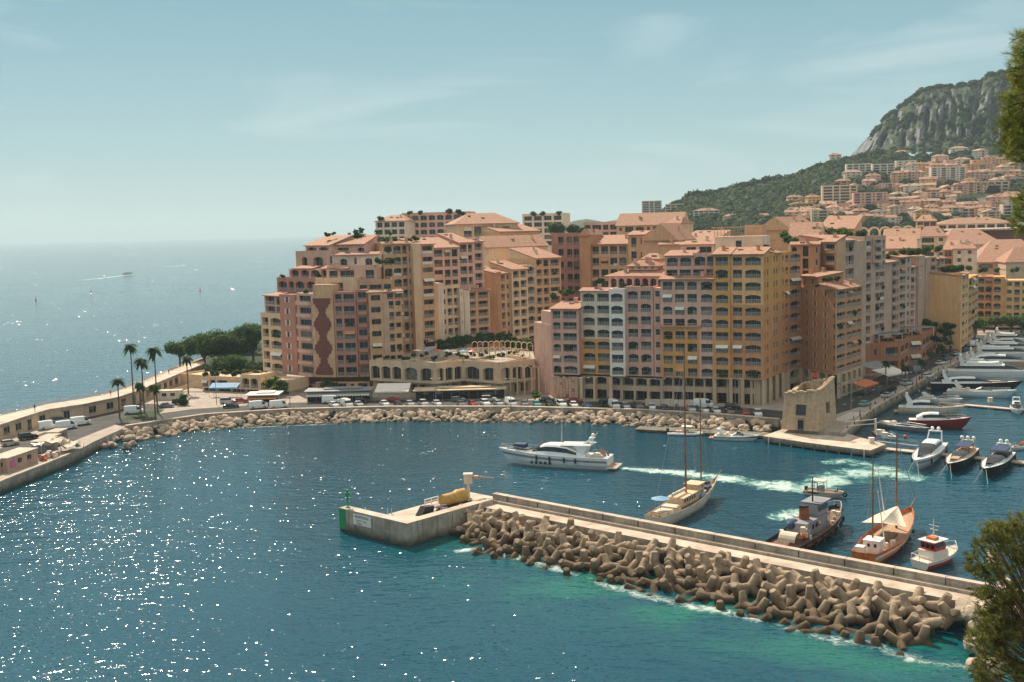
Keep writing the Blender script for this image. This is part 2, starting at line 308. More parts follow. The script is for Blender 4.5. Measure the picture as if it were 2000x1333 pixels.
# boulders along the wall
rockmeshes=[]
ROCK=tide(mat('boulder',(.52,.40,.30),.95,.25,.8,bump=1,bscale=2.5,col2=(.30,.235,.18)),-.9,.1)
ROCKW=ROCK
for k in range(7):
    bm=bmesh.new(); bmesh.ops.create_icosphere(bm,subdivisions=2,radius=1)
    pl=[(Vector((rnd.gauss(0,1),rnd.gauss(0,1),rnd.gauss(0,1))).normalized(),rnd.uniform(.45,.8)) for _ in range(13)]
    for v in bm.verts:
        d=v.co.normalized(); r=1.0
        for n_,t in pl:
            dt=d.dot(n_)
            if dt>t: r=min(r,t/dt)
        v.co=d*r*Vector((1.25,1,.78)).length/1.8; v.co.x*=1.5; v.co.z*=.95
        v.co*=1+.05*noise.noise(v.co*3+Vector((k,0,0)))
    me=bpy.data.meshes.new('boulder'); bm.to_mesh(me); bm.free(); me.materials.append(ROCK); rockmeshes.append(me)
rockstuff=MB(); nrock=0
spots=[]
s=0
while s<WL-1:
    p,d=along(wall,s); q=Vector((d.y,-d.x,0))
    for k in range(6):
        t=(k+rnd.uniform(-.3,.3))/5.; 
        spots.append((k,p+d*rnd.uniform(-.9,.9)+q*(1.6+t*7.2),1.55-t*2.0+rnd.uniform(-.25,.25)))
    s+=1.75
for k in range(70):                      # left corner heap
    p=G(rnd.uniform(120,260),0 or rnd.uniform(845,880),0.8); 
    spots.append((5,p,rnd.uniform(.2,1.3)))
rnd.shuffle(spots); spots.sort(key=lambda a:0 if a[0] in(1,2,5) else 1)
for i,(k,p,z) in enumerate(spots):
    sc=rnd.choice([rnd.uniform(.5,.9),rnd.uniform(.8,1.3),rnd.uniform(1.2,1.7)]); me=rnd.choice(rockmeshes); rot=(rnd.uniform(-.5,.5),rnd.uniform(-.5,.5),rnd.uniform(0,6.28))
    if i<300:
        obj('boulder',me,None,(p.x,p.y,z),rot=rot,label='pale limestone boulder in the riprap slope under the curved harbour wall',cat='boulder',group='boulders under the harbour wall').scale=(sc,)*3
    else:
        from mathutils import Euler
        Mx=Matrix.Translation((p.x,p.y,z))@Euler(rot).to_matrix().to_4x4()@Matrix.Scale(sc,4)
        rockstuff.faces([Mx@v.co for v in me.vertices],[tuple(q_.vertices) for q_ in me.polygons])
rockstuff.build('boulders',ROCK,kind='stuff',label='remaining pale boulders filling the riprap slope',cat='boulders')

# ---------------- breakwater ----------------
BZ=4.0
bw0=P(662,992,z=BZ); bw1=P(795,1023,z=BZ); c0=P(965,975,z=BZ)
u=(P(1890,1150,z=BZ)-c0); u.z=0; u.normalize(); v=Vector((-u.y,u.x,0))   # u along the breakwater (towards right/near), v to the harbour side
br=thing('breakwater','long concrete breakwater with a raised wall, an L-shaped pier head at its end','breakwater',(0,0,0))
E1=c0+u*95
wid=4.2
mb=MB()
hd=[bw0,bw1,c0+(bw1-c0).normalized()*0,c0]
# walkway behind the tetrapods (z 3.2) and head platform
head=[bw0,bw1,c0,c0+v*wid+u*0]
plat_in=P(754,1001,z=BZ)
w1=(bw1-bw0).normalized(); w2=(c0-bw1).normalized()
hp=[bw0,bw1,c0,c0+w2*3.0, c0+w2*3.0-w1*9.0, bw1-w1*9.0+w2*3.2, bw0+w2*3.2]
def slabp(poly,z0,z1,m0=0,m1=1): mb.prism([(p.x,p.y) for p in poly],z0,z1,m0,m1)
slabp(hp,-3,3.4)
slabp([bw0,bw1,c0,c0-w1*1.9,bw1-w1*1.9+w2*1.9,bw0+w2*1.9],3.4,4.0)
for k in range(1,4): p=bw0.lerp(bw1,k/4); mb.box((p.x,p.y,1.2),(.05,.07,5.2),2,math.atan2(w1.y,w1.x))
for k in range(1,6): p=bw1.lerp(c0,k/6); mb.box((p.x,p.y,1.2),(.05,.07,5.2),2,math.atan2(w2.y,w2.x))
mb.build('pier_head',[CONC,DECK,mat('joint_filler',(.12,.10,.085))],br)
mb=MB(); s0=c0-u*1.0
slabp([s0-v*3.0,E1-v*3.0,E1+v*1.6,s0+v*1.6],-3,3.15)
mb.build('walkway',[CONC,DECK],br)
mb=MB()
wallh=[(0,1.6,3.15,5.4)]
A0=c0+v*.2-u*1.2
slabp([A0+v*0,E1+v*.2,E1+v*1.9,A0+v*1.9],3.0,3.6)
slabp([A0+v*.75,E1+v*.95,E1+v*1.7,A0+v*1.7],3.6,4.45); slabp([A0+v*.62,E1+v*.82,E1+v*1.8,A0+v*1.8],4.45,4.66)
for k in range(14):
    p=A0+u*(k*7+3.5); slabp([p+v*.6,p+u*.06+v*.6,p+u*.06+v*1.82,p+v*1.82],3.65,4.67,2,2)
mb.build('crest_wall',[CONC,DECK,BLACK],br)
# green end panel, sign, light, bollards
mb=MB(); e=w1*1.75; n1=Vector((w1.y,-w1.x,0))*.04
mb.poly([bw0+n1+Vector((0,0,-3.6)),bw0+e+n1+Vector((0,0,-3.6)),bw0+e+n1+Vector((0,0,-.1)),bw0+n1+Vector((0,0,-.1))]); mb.build('green_panel',GRP,br)
lt=thing('harbour_light','green harbour entrance light on a short post at the tip of the pier head','beacon',bw0+w1*1.2+w2*1.0)
mb=MB(); mb.tube((0,0,0),(0,0,.15),.45,.45,8); mb.tube((0,0,.1),(0,0,2.2),.12,.12,8); mb.build('post',GRP,lt)
mb=MB(); mb.tube((0,0,2.0),(0,0,2.7),.42,.42,8); mb.ball((0,0,3.0),.3); mb.tube((0,0,2.7),(0,0,3.0),.2,.25,8); mb.box((0,0,1.7),(.9,.9,.08)); mb.build('lantern',GRP,lt)
mb=MB(); L0=bw0+w1*6.2
sg=thing('harbour_sign','white rectangular notice board with harbour name on the pier head wall','sign',L0+Vector((0,0,-.25)))
ang=math.atan2(w1.y,w1.x)
mb=MB(); mb.box((0,-.08,-1.05),(4.6,.1,1.9)); o=mb.build('board',WHITE,sg); o.rotation_euler=(0,0,ang)
def text(body,size,loc,rot,m,parent,name='lettering',ext=.01,align='CENTER'):
    cu=bpy.data.curves.new(name,'FONT'); cu.body=body; cu.size=size; cu.extrude=ext; cu.align_x=align; cu.resolution_u=2
    t=bpy.data.objects.new(name,cu); C.collection.objects.link(t); bpy.context.view_layer.update()
    me=bpy.data.meshes.new_from_object(t.evaluated_get(bpy.context.evaluated_depsgraph_get())); bpy.data.objects.remove(t)
    me.materials.clear(); me.materials.append(m); return obj(name,me,parent,loc,rot=rot)
INK=mat('sign_ink',(.10,.16,.20),.6,.05)
Rz=Matrix.Rotation(ang,3,'Z')
text('FONTVIEILLE',.62,Rz@Vector((0,-.15,-.75)),(R(90),0,ang),INK,sg)
text('Canal 12    Port',.42,Rz@Vector((-.2,-.15,-1.35)),(R(90),0,ang),INK,sg)
text('Plaisance',.38,Rz@Vector((-.6,-.15,-1.82)),(R(90),0,ang),INK,sg)
def bollard_ring(p,lab):
    t=thing('ladder_rail',lab,'handrail',p)
    mb=MB()
    for x in(-.35,.35): mb.path([(x,0,0),(x,0,.95),(x,.5,.95),(x,.5,0)],.06)
    mb.build('hoops',STEEL,t)
t_=bw1-w1*8.4+w2*3.6; bollard_ring(Vector((t_.x,t_.y,3.4)),'small steel ladder handrail at the inner corner of the pier head')
# steel barrier
t_=bw1-w1*8+w2*11.5; bx=thing('safety_barrier','low white metal barrier on the inner edge of the pier head','barrier',(t_.x,t_.y,3.4),math.atan2(w2.y,w2.x))
mb=MB()
for x in(0,1.6,3.2): mb.box((x,0,.55),(.14,.14,1.1))
mb.box((1.6,0,1.1),(3.4,.16,.14)); mb.box((1.6,0,.6),(3.4,.1,.1)); mb.build('frame',WHITE,bx)
# crane-like camera box on post
t_=bw1-w1*5.6+w2*20.0; cr_=thing('jib_crane','cream jib crane with square head box and short horizontal arm on the pier','crane',(t_.x,t_.y,3.4),R(0))
mb=MB(); mb.tube((0,0,0),(0,0,2.9),.32,.26,10); mb.box((0,0,.1),(1.1,1.1,.2)); mb.build('post',CANV,cr_)
mb=MB(); mb.box((0,0,3.7),(1.5,1.3,1.7)); mb.box((0,0,4.6),(1.7,1.5,.12)); mb.build('head_box',CANV,cr_)
mb=MB(); mb.box((1.3,0,3.9),(1.2,.9,.6)); mb.tube((1.2,0,4.0),(4.4,0,3.75),.16,.1,6); mb.box((4.5,0,3.7),(.3,.2,.25)); mb.build('jib_arm',STONE,cr_)
# yellow tarpaulin roll (covered boom reel)
t_=bw1-w1*4.6+w2*15.0; tp=thing('covered_boom_reel','big reel under a wrinkled yellow tarpaulin on the pier head','reel',(t_.x,t_.y,3.4),math.atan2(w2.y,w2.x))
mb=MB(); secs=[]
for k in range(17):
    x=-2.5+k*.34; secs.append([Vector((x+.1*math.sin(j*2.3),math.cos(t)*(.98+.12*noise.noise(Vector((x*1.5,j*.8,0)))+(.12 if k>9 else 0)),1.2+math.sin(t)*(1.1+.14*noise.noise(Vector((x*1.2,j,3)))+(.22 if k>9 else 0)))) for j,t in enumerate([2*math.pi*j/16 for j in range(16)])])
mb.loft(secs,0,True,True); mb.build('tarpaulin',YELC,tp,smooth=True)
mb=MB(); mb.box((.2,0,.12),(7,2.2,.24)); mb.build('skid',BLACK,tp)
# dark folded gear beside it
t_=bw1-w1*3.6+w2*7.6; gr=thing('towing_frame','dark wheeled towing frame with folded cover beside the yellow reel','trailer',(t_.x,t_.y,3.4),math.atan2(w2.y,w2.x))
mb=MB(); mb.faces([(-1.8,-.8,0),(1.0,-.8,0),(1.4,-.7,1.3),(-.6,-.7,1.5),(-1.8,.8,0),(1.0,.8,0),(1.4,.7,1.3),(-.6,.7,1.5)],[(0,1,2,3),(7,6,5,4),(0,4,5,1),(1,5,6,2),(2,6,7,3),(3,7,4,0)]); mb.build('cover',BLACK,gr)
mb=MB(); mb.tube((-.5,-1,.2),(4.2,-.9,.5),.12); mb.tube((-.5,1,.2),(4.2,.9,.5),.12); mb.tube((3.6,-1,.5),(3.6,1,.5),.1); mb.path([(1.4,-.9,.3),(2.2,-.9,1.2),(4,-.9,1.0)],.09); mb.build('frame',GREYP2,gr)
for y in(-1.1,1.1):
    mb=MB(); mb.tube((1.9,y-.12,.4),(1.9,y+.12,.4),.4,.4,12); mb.build('wheel',BLACK,gr)

# tetrapods
def tetra_mesh():
    dirs=[Vector((0,0,1))]+[Vector((math.cos(a)*.943,math.sin(a)*.943,-.333)) for a in (R(90),R(210),R(330))]
    bm=bmesh.new()
    for d in dirs:
        Mx=d.to_track_quat('Z','Y').to_matrix().to_4x4()
        bmesh.ops.create_cone(bm,cap_ends=True,segments=20,radius1=1.06,radius2=.66,depth=2.85,matrix=Matrix.Translation(d*1.425)@Mx)
    bmesh.ops.create_icosphere(bm,subdivisions=3,radius=1.06)
    me=bpy.data.meshes.new('t'); bm.to_mesh(me); bm.free(); o=bpy.data.objects.new('t',me); C.collection.objects.link(o)
    r=o.modifiers.new('r','REMESH'); r.mode='VOXEL'; r.voxel_size=.13
    s=o.modifiers.new('s','SMOOTH'); s.iterations=3; s.factor=.5
    bpy.context.view_layer.update(); me2=bpy.data.meshes.new_from_object(o.evaluated_get(bpy.context.evaluated_depsgraph_get())); bpy.data.objects.remove(o)
    me2.polygons.foreach_set('use_smooth',[True]*len(me2.polygons)); me2.name='tetrapod'; return me2
def tetra_mat():
    return tide(mat('tetrapod_concrete',(.37,.275,.19),.92,.2,.7,bump=.5,bscale=6,stain=.8),-.4,1.6,(.085,.055,.03))
TM=tetra_mesh(); TM.materials.clear(); TM.materials.append(tetra_mat())
r2=random.Random(5)
from mathutils import Euler, Quaternion
nt_=0
for row in range(6):
    k=0
    L_=88 
    while k*2.75<L_:
        s_=k*2.75+r2.uniform(-.7,.7)+ (1.7 if row%2 else 0)+(-4 if row>=1 else 0.5)-(2.5 if row>2 else 0)
        if row>=4 and s_<4: k+=1; continue
        t=4.4+row*2.3+r2.uniform(-.7,.7)-max(0,(14-s_))*.16*row/4.
        z=[2.1,1.7,1.1,.45,-.2,-1.0][row]+r2.uniform(-.35,.4)
        p=c0+u*s_-v*t
        o=obj('tetrapod',TM,None,(p.x,p.y,z),label='four-legged concrete tetrapod in the pile against the breakwater',cat='tetrapod',group='tetrapods piled against the breakwater')
        q=Quaternion((r2.gauss(0,1),r2.gauss(0,1),r2.gauss(0,1),r2.gauss(0,1))).normalized(); o.rotation_euler=q.to_euler(); o.scale=(r2.uniform(.70,.77),)*3
        k+=1; nt_+=1
# extra ones near the head corner
# ---------------- buildings ----------------
WIN={}
def win_mesh(w_,h,rec,arch,kind):
    k=(round(w_,1),round(h,1),rec,arch,kind)
    if k in WIN: return WIN[k]
    mb=MB(); w2=w_/2+.02; y=rec-.01; H_=h+.03
    mb.poly([(-w2,y,0),(w2,y,0),(w2,y,H_),(-w2,y,H_)],0)
    n=max(1,round(w_/1.5)); b=.09; yy=y-.06
    def bar(x0,x1,z0,z1): mb.box(((x0+x1)/2,yy,(z0+z1)/2),(x1-x0,.1,z1-z0),1)
    for i in range(n+1): x=-w2+2*w2*i/n; bar(x-b/2,x+b/2,0,H_)
    bar(-w2,w2,H_*.99-.14,H_*.99); bar(-w2,w2,.0,.12)
    if kind=='s': bar(-w2,w2,H_*.5-.04,H_*.5+.04)
    me=mb.mesh('window',[GLASS,FRAME]); WIN[k]=me; return me
def rail_mesh(w_,m,solid=False):
    k=('r',round(w_,1),m.name,solid)
    if k in WIN: return WIN[k]
    mb=MB(); w2=w_/2
    if solid: mb.box((0,.12,.45),(w_,.16,.9)); mb.box((0,.12,.92),(w_,.24,.07))
    else:
        for z in(.25,.5,.75): mb.box((0,.08,z),(w_,.035,.04))
        mb.box((0,.08,1.0),(w_,.07,.07))
        n=max(2,int(w_/.55))
        for i in range(n+1): mb.box((-w2+w_*i/n,.08,.5),(.045,.045,1.0))
    me=mb.mesh('railing',[m]); WIN[k]=me; return me
def balc_mesh(w_,m,rnd_=True,rail=None):
    k=('b',round(w_,1),m.name,rnd_)
    if k in WIN: return WIN[k]
    mb=MB(); n=8 if rnd_ else 1; w2=w_/2; d=1.25
    if rnd_: pts=[(-w2+w_*i/n,-.35-d*.8*math.sin(math.pi*i/n)) for i in range(n+1)]
    else: pts=[(-w2,-d),(w2,-d)]
    ring=[(-w2,.02)]+pts+[(w2,.02)]
    mb.prism(ring,-.22,0,0)
    ins=[(x*.94,y*.94+.08) for x,y in ring]
    for (a,b,c,d2) in zip(ring,ring[1:],ins,ins[1:]):
        mb.faces([(*a,0),(*b,0),(*b,.8 if rnd_ else .85),(*a,.8 if rnd_ else .85),(*c,0),(*d2,0),(*d2,.8),(*c,.8)],[(0,1,2,3),(5,4,7,6),(3,2,6,7)],0)
    for a,b in zip(ring,ring[1:]): mb.tube((*a,1.05),(*b,1.05),.04,.04,4,1)
    me=mb.mesh('balcony',[m,RAIL]); WIN[k]=me; return me
_sh=MB(); _sh.box((0,-.04,.5),(1,.07,1)); SHUT={}
def plant_mesh(w_,k):
    key=('pl',round(w_,1),k)
    if key in WIN: return WIN[key]
    r_=random.Random(k+int(w_*10)); mb=MB(); L_=w_*r_.uniform(.4,.95); x0=-w_/2+r_.uniform(0,w_-L_)
    for i in range(int(70*L_)):
        c=Vector((x0+r_.random()*L_,r_.uniform(-.3,.25),.85+r_.gauss(0,.28)-(.25 if k==1 else 0))); a=Vector((r_.gauss(0,1),r_.gauss(0,1),r_.gauss(0,1))).normalized()*.17; b=a.orthogonal().normalized()*.12; mb.poly([c-a,c-b,c+a,c+b],r_.randrange(2))
    WIN[key]=mb.mesh('balcony_plants',[LEAF,LEAFD]); return WIN[key]
def awn_mesh(w_,h_,k):
    key=('aw',round(w_,1),round(h_,1),k)
    if key in WIN: return WIN[key]
    mb=MB(); a=[(-w_/2,.0,h_*.98),(w_/2,.0,h_*.98),(w_/2,-.75,h_*.66),(-w_/2,-.75,h_*.66)]; mb.poly(a); mb.poly([(-w_/2,-.75,h_*.66),(w_/2,-.75,h_*.66),(w_/2,-.75,h_*.58),(-w_/2,-.75,h_*.58)])
    WIN[key]=mb.mesh('awning',[[CANV,WHITE,ORA][k]]); return WIN[key]
class Bld:
    def __init__(s,label,mats,group=None,cat='apartment building',name='apartment_building',loc=(0,0,2.5)):
        s.root=thing(name,label,cat,loc,0,group); s.off=Vector(loc); s.W=MB(); s.mats=mats; s.n=0; s.over=MB(); s.rf=[]; s.rng=random.Random(len(label)*7+3)
    def addwin(s,me,loc,rz,sub=None,shut=None,wv_=0,hv_=0):
        if s.n<98:
            o=obj('window',me,s.root,loc,rz); s.n+=1
            if sub: obj(sub[0],sub[1],o,(0,sub[2],0))
            if sub and sub[0]=='railing' and wv_:
                x_=s.rng.random()
                if x_<.13: obj('balcony_plants',plant_mesh(wv_,s.rng.randrange(3)),o)
                elif x_<.19: obj('awning',awn_mesh(wv_,hv_,s.rng.randrange(3)),o)
            if shut:
                wv,hv,mm=shut
                for sx in(-1,1):
                    k=(mm.name,); 
                    if k not in SHUT: SHUT[k]=_sh.mesh('shutter',[mm])
                    q=obj('shutter',SHUT[k],o,(sx*(wv*.5+wv*.27),0,0)); q.scale=(wv*.5,1,hv)
        else:
            Mx=Matrix.Translation(loc)@Matrix.Rotation(rz,4,'Z')
            for m_,dm,dy in [(me,0,0)]+([(sub[1],2,sub[2])] if sub else []):
                Mt=Mx@Matrix.Translation((0,dy,0)); b=len(s.over.v); s.over.v+=[tuple(Mt@v.co) for v in m_.vertices]
                for p in m_.polygons: s.over.f.append(tuple(b+i for i in p.vertices)); s.over.m.append(2 if dm else p.material_index)
    def face(s,p0,p1,z0,z1,cols,n,mi=0,rec=1.2,rail=RAIL,lower=None,sol=.0,open_=.70,balrnd=True,ztop=0,shm=CREAM,sill=.38):
        """facade from p0 to p1 (left to right seen from outside), n floors between z0 and z1-ztop; cols string"""
        W=s.W; p0=Vector(p0[:2]); p1=Vector(p1[:2]); L=(p1-p0).length
        if L<.05: return
        d=(p1-p0)/L; nr=Vector((d.y,-d.x)); rz=math.atan2(d.y,d.x); off=s.off
        def pt(u_,z,y=0): q=p0+d*u_-nr*y; return (q.x-off.x,q.y-off.y,z-off.z)
        def quad(u0,u1,za,zb,m): W.poly([pt(u0,za),pt(u1,za),pt(u1,zb),pt(u0,zb)],m)
        wd={'-':.22,'q':1.9,'=':1,'_':.12,'w':1.25,'W':2.1,'a':1.25,'A':2.1,'s':.7,'t':1.5,'b':1.6,'B':1.6,'r':1.25,'c':1.9,'p':1.4,'V':2.2,'v':1.3}
        tot=sum(wd[c] for c in cols); u0=0; zt=z1-ztop; h=(zt-z0)/max(n,1)
        M_=lambda k: (lower[1] if lower and k<lower[0] else mi)
        if ztop>0: quad(0,L,zt,z1,M_(99) if not lower else mi)
        if n==0 or not any(c not in '-=_' for c in cols): quad(0,L,z0,zt,mi); return
        for c in cols:
            u1=u0+wd[c]/tot*L; W_=u1-u0
            for k in range(n):
                za=z0+k*h; zb=za+h; m=M_(k)
                if c in '-=_': quad(u0,u1,za,zb,m); continue
                kind=c; arch=(c in 'aAcb' ) or (c in 'rV' and s.rng.random()<.5); r_=rec; e=.045*W_ ; oz0=za+sill*h/3.2; oz1=oz0+open_*h
                if c in 'st': e=W_*(.22 if c=='s' else .32); r_=.22; oz0=za+.3*h; oz1=za+.78*h
                if c in 'bB': e=W_*.08; oz0=za+.08*h; oz1=za+.8*h; r_=.6; arch=False
                if c=='c': oz0=za; oz1=za+.86*h; e=W_*.04
                if c=='q': oz0=za+(.26*h if k%2 else 0); oz1=za+(.95 if k%2 else .80)*h; arch=bool(k%2); e=.03*W_; r_=2.2
                if c in 'p': oz0=za+.06; oz1=za+.86*h; arch=False; e=.04*W_
                a0,a1=u0+e,u1-e; 
                quad(u0,a0,za,zb,m); quad(a1,u1,za,zb,m)
                if oz0>za+1e-3: quad(a0,a1,za,oz0,m)
                quad(a0,a1,oz1,zb,m)
                wv=a1-a0; hv=oz1-oz0
                # reveals
                W.poly([pt(a0,oz0),pt(a0,oz1),pt(a0,oz1,r_),pt(a0,oz0,r_)],m); W.poly([pt(a1,oz0,r_),pt(a1,oz1,r_),pt(a1,oz1),pt(a1,oz0)],m)
                W.poly([pt(a0,oz0,r_),pt(a1,oz0,r_),pt(a1,oz0),pt(a0,oz0)],m); W.poly([pt(a0,oz1),pt(a1,oz1),pt(a1,oz1,r_),pt(a0,oz1,r_)],m)
                if arch:
                    ah=min(hv*.2,wv*(.3 if c=='a' else .17)); N_=6; R_=(wv*wv/4+ah*ah)/(2*ah); cz=oz1-R_
                    for sg_ in(0,1):
                        corner=pt(a0 if sg_==0 else a1,oz1,-.0); pr=None; uc=(a0+a1)/2
                        for i in range(N_+1):
                            t=(wv/2)*i/N_; ux=(a0+t) if sg_==0 else (a1-t); zz=cz+math.sqrt(max(0,R_*R_-(ux-uc)**2)); q=pt(ux,min(zz,oz1))
                            if pr is not None: W.poly([corner,q,pr] if sg_==0 else [corner,pr,q],m)
                            pr=q
                me=win_mesh(wv,hv,r_,False,'s' if c in 'st' else 'l'); loc=pt((a0+a1)/2,oz0)
                sub=None; sh=None
                if c in 'waWArcVv' and rail: sub=('railing',rail_mesh(wv,rail if s.rng.random()>=sol else s.mats[m],not(rail and s.rng.random()>=sol)),0)
                if c=='v': sub=('railing',rail_mesh(wv,s.mats[m],True),0)
                if c in 'bB': sub=('balcony',balc_mesh(W_*.98,s.mats[m],c=='b'),0)
                if c=='t': sh=(wv,hv,shm)
                s.addwin(me,loc,rz,sub,sh,wv,hv)
            u0=u1
    def block(s,pL,pR,z0,z1,cols='=',n=0,mi=0,depth=14,left='=',right='=',nl=None,roof=None,rh=1.6,over=.7,ri=TILE,parapet=0,back=None,skipL=False,**k):
        pL=Vector(pL[:2]); pR=Vector(pR[:2]); d=(pR-pL).normalized(); nb=Vector((-d.y,d.x)); bR=pR+nb*depth; bL=pL+nb*depth
        s.face(pL,pR,z0,z1,cols,n,mi,**k)
        kk={a:b for a,b in k.items() if a in('lower','ztop','sol','shm','open_','rail')}
        s.face(pR,bR,z0,z1,right,n if nl is None else nl,mi,**kk); s.face(bL,pL,z0,z1,left,n if nl is None else nl,mi,**kk)
        o=s.off; s.W.poly([(a.x-o.x,a.y-o.y,z-o.z) for a,z in((bR,z0),(bL,z0),(bL,z1),(bR,z1))],mi)
        s.W.poly([(a.x-o.x,a.y-o.y,z1-o.z) for a in(pL,pR,bR,bL)],mi)
        if parapet:
            for a,b in((pL,pR),(pR,bR),(bL,pL)):
                dd=(b-a).normalized(); q=Vector((-dd.y,dd.x))*.25
                s.W.prism([(x.x-o.x,x.y-o.y) for x in(a,b,b+q,a+q)],z1+.002-o.z,z1+parapet-o.z,mi)
        if roof=='shed': s.shed(pL,pR,bR,bL,z1,rh,over,ri)
        if roof=='strip':                 # narrow tile canopy along the front edge
            s.shed(pL,pR,pR+nb*2.6,pL+nb*2.6,z1,rh*.5,over,ri)
        if roof in('gx','gy','hip'):
            f=0 if roof!='hip' else .3
            c4=(pL,pR,bR,bL) if roof!='gy' else (pR,bR,bL,pL)
            s.gable(c4,z1,rh,f,over,ri,mi)
    def shed(s,A,B,Cc,D,z,rh,over,ri):
        d=(B-A).normalized(); nb=Vector((-d.y,d.x)); A=A-nb*over-d*.35; B=B-nb*over+d*.35; Cc=Cc+d*.35; D=D-d*.35; o=s.off
        mb=MB(); zl=z-.1*over+.15-o.z; zh=zl+rh; t=.28
        P_=lambda p,zz:(p.x-o.x,p.y-o.y,zz)
        mb.faces([P_(A,zl),P_(B,zl),P_(Cc,zh),P_(D,zh),P_(A,zl-t),P_(B,zl-t),P_(Cc,zh-t),P_(D,zh-t)],[(0,1,2,3),(7,6,5,4),(0,4,5,1),(1,5,6,2),(3,7,4,0),(2,6,7,3)],0)
        # gap filled by wall under the high side
        mb.faces([P_(Cc-d*.4,z+.003-o.z),P_(D+d*.4,z+.003-o.z),P_(D+d*.4,zh-t),P_(Cc-d*.4,zh-t),P_(A+d*.4+nb*over,z+.003-o.z),P_(B-d*.4+nb*over,z+.003-o.z)],[(0,1,2,3),(5,0,3),(4,2,1)],1)
        r_=mb.build('roof',[ri,s.mats[0]],s.root); s.chim(r_,P_,A,B,Cc,D,zl,zh)
    def gable(s,c4,z,rh,f,over,ri,mi=0):
        """ridge runs from the middle of side D-A to the middle of side B-C"""
        A,B,Cc,D=c4; o=s.off; cen=(A+B+Cc+D)/4
        ex=lambda p:p+(p-cen).normalized()*over*1.2
        a,b,c,d=ex(A),ex(B),ex(Cc),ex(D); m0=(a+d)/2; m1=(b+c)/2; r0=m0.lerp(m1,f); r1=m1.lerp(m0,f); zb=z+.02-o.z; zt=zb+rh; t=.25
        P_=lambda p,zz:(p.x-o.x,p.y-o.y,zz); mb=MB()
        vs=[P_(a,zb),P_(b,zb),P_(c,zb),P_(d,zb),P_(r0,zt),P_(r1,zt)]
        mb.faces(vs,[(0,1,5,4),(2,3,4,5)],0); mb.faces(vs,[(3,0,4),(1,2,5)],0 if f>0 else 1)
        lo=[P_(a,zb-t),P_(b,zb-t),P_(c,zb-t),P_(d,zb-t)]
        mb.faces(vs[:4]+lo,[(4,5,1,0),(5,6,2,1),(6,7,3,2),(7,4,0,3),(7,6,5,4)],0)
        r_=mb.build('roof',[ri,s.mats[mi]],s.root); s.chim(r_,P_,a,b,r1,r0,zb,zt)
    def chim(s,r_,P_,A,B,Cc,D,z0,z1):
        for k in range(s.rng.choice([1,2,2,3])):
            u_,v_=s.rng.uniform(.12,.88),s.rng.uniform(.35,.85); p=A.lerp(B,u_).lerp(D.lerp(Cc,u_),v_); z=z0+(z1-z0)*v_; q=P_(p,z); m=MB(); rz=math.atan2((B-A).y,(B-A).x)
            if s.rng.random()<.6: m.box((q[0],q[1],q[2]+.5),(.9,.6,1.5),0,rz); m.box((q[0],q[1],q[2]+1.3),(1.1,.8,.14),0,rz); m.build('chimney',s.mats[0],r_)
            else: m.box((q[0],q[1],q[2]+.12),(1.3,1.3,.3),0,rz); m.box((q[0],q[1],q[2]+.28),(1.1,1.1,.04),1,rz); m.build('skylight',[FRAME,DGLASS],r_)
    def part(s,name,mb,mats,smooth=False): # mb in world coordinates
        o=s.off; mb.v=[(a[0]-o.x,a[1]-o.y,a[2]-o.z) for a in mb.v]; return mb.build(name,mats,s.root,smooth)
    def done(s):
        s.W.build('wall',s.mats,s.root)
        if s.over.v: s.over.build('windows',[GLASS,FRAME,RAIL],s.root,kind='stuff')
# positions from the photograph: x pixel, base row (on level z=2.5) or depth -> plan point
def D(x,Y,yr=600): p=P(x,yr,Y=Y); return Vector((p.x,p.y))
def Zp(x,y,Y): return P(x,y,Y=Y).z
def blk(B,xL,YL,xR,YR,yt,cols='=',n=0,z0=2.5,yb=None,push=0,yr=None,**k):
    yr=yt+70 if yr is None else yr
    a,b=D(xL,YL,yr),D(xR,YR,yr); d=(b-a).normalized(); nr=Vector((d.y,-d.x)); a+=nr*push; b+=nr*push
    Ym=(YL+YR)/2; z1=Zp((xL+xR)/2,yt,Ym)
    if yb is not None: z0=Zp((xL+xR)/2,yb,Ym)
    B.block(a,b,z0,z1,cols,n,**k); return a,b,z0,z1
def canopy(name,label,cat,p,sz,m,rz=0,post=True,slope=.5,posth=2.6):
    t=thing(name,label,cat,p,rz); mb=MB(); w_,d_=sz
    mb.faces([(-w_/2,-d_/2,posth),(w_/2,-d_/2,posth),(w_/2,d_/2,posth+slope),(-w_/2,d_/2,posth+slope),(-w_/2,-d_/2,posth-.08),(w_/2,-d_/2,posth-.08),(w_/2,d_/2,posth+slope-.08),(-w_/2,d_/2,posth+slope-.08)],[(0,1,2,3),(7,6,5,4),(0,4,5,1),(1,5,6,2),(2,6,7,3),(3,7,4,0)])
    n=int(w_/.5)
    for i in range(n):
        x=-w_/2+w_*(i+.5)/n; mb.box((x,-d_/2-.02,posth-.22),(w_/n*.8,.04,.34))
    mb.build('canvas',m,t)
    for sx in(-1,1):
        for sy in(-1,1):
            q=MB(); q.tube((sx*(w_/2-.1),sy*(d_/2-.1),0),(sx*(w_/2-.1),sy*(d_/2-.1),posth-.1),.05,.05,5); q.build('post',STEEL,t)
    return t
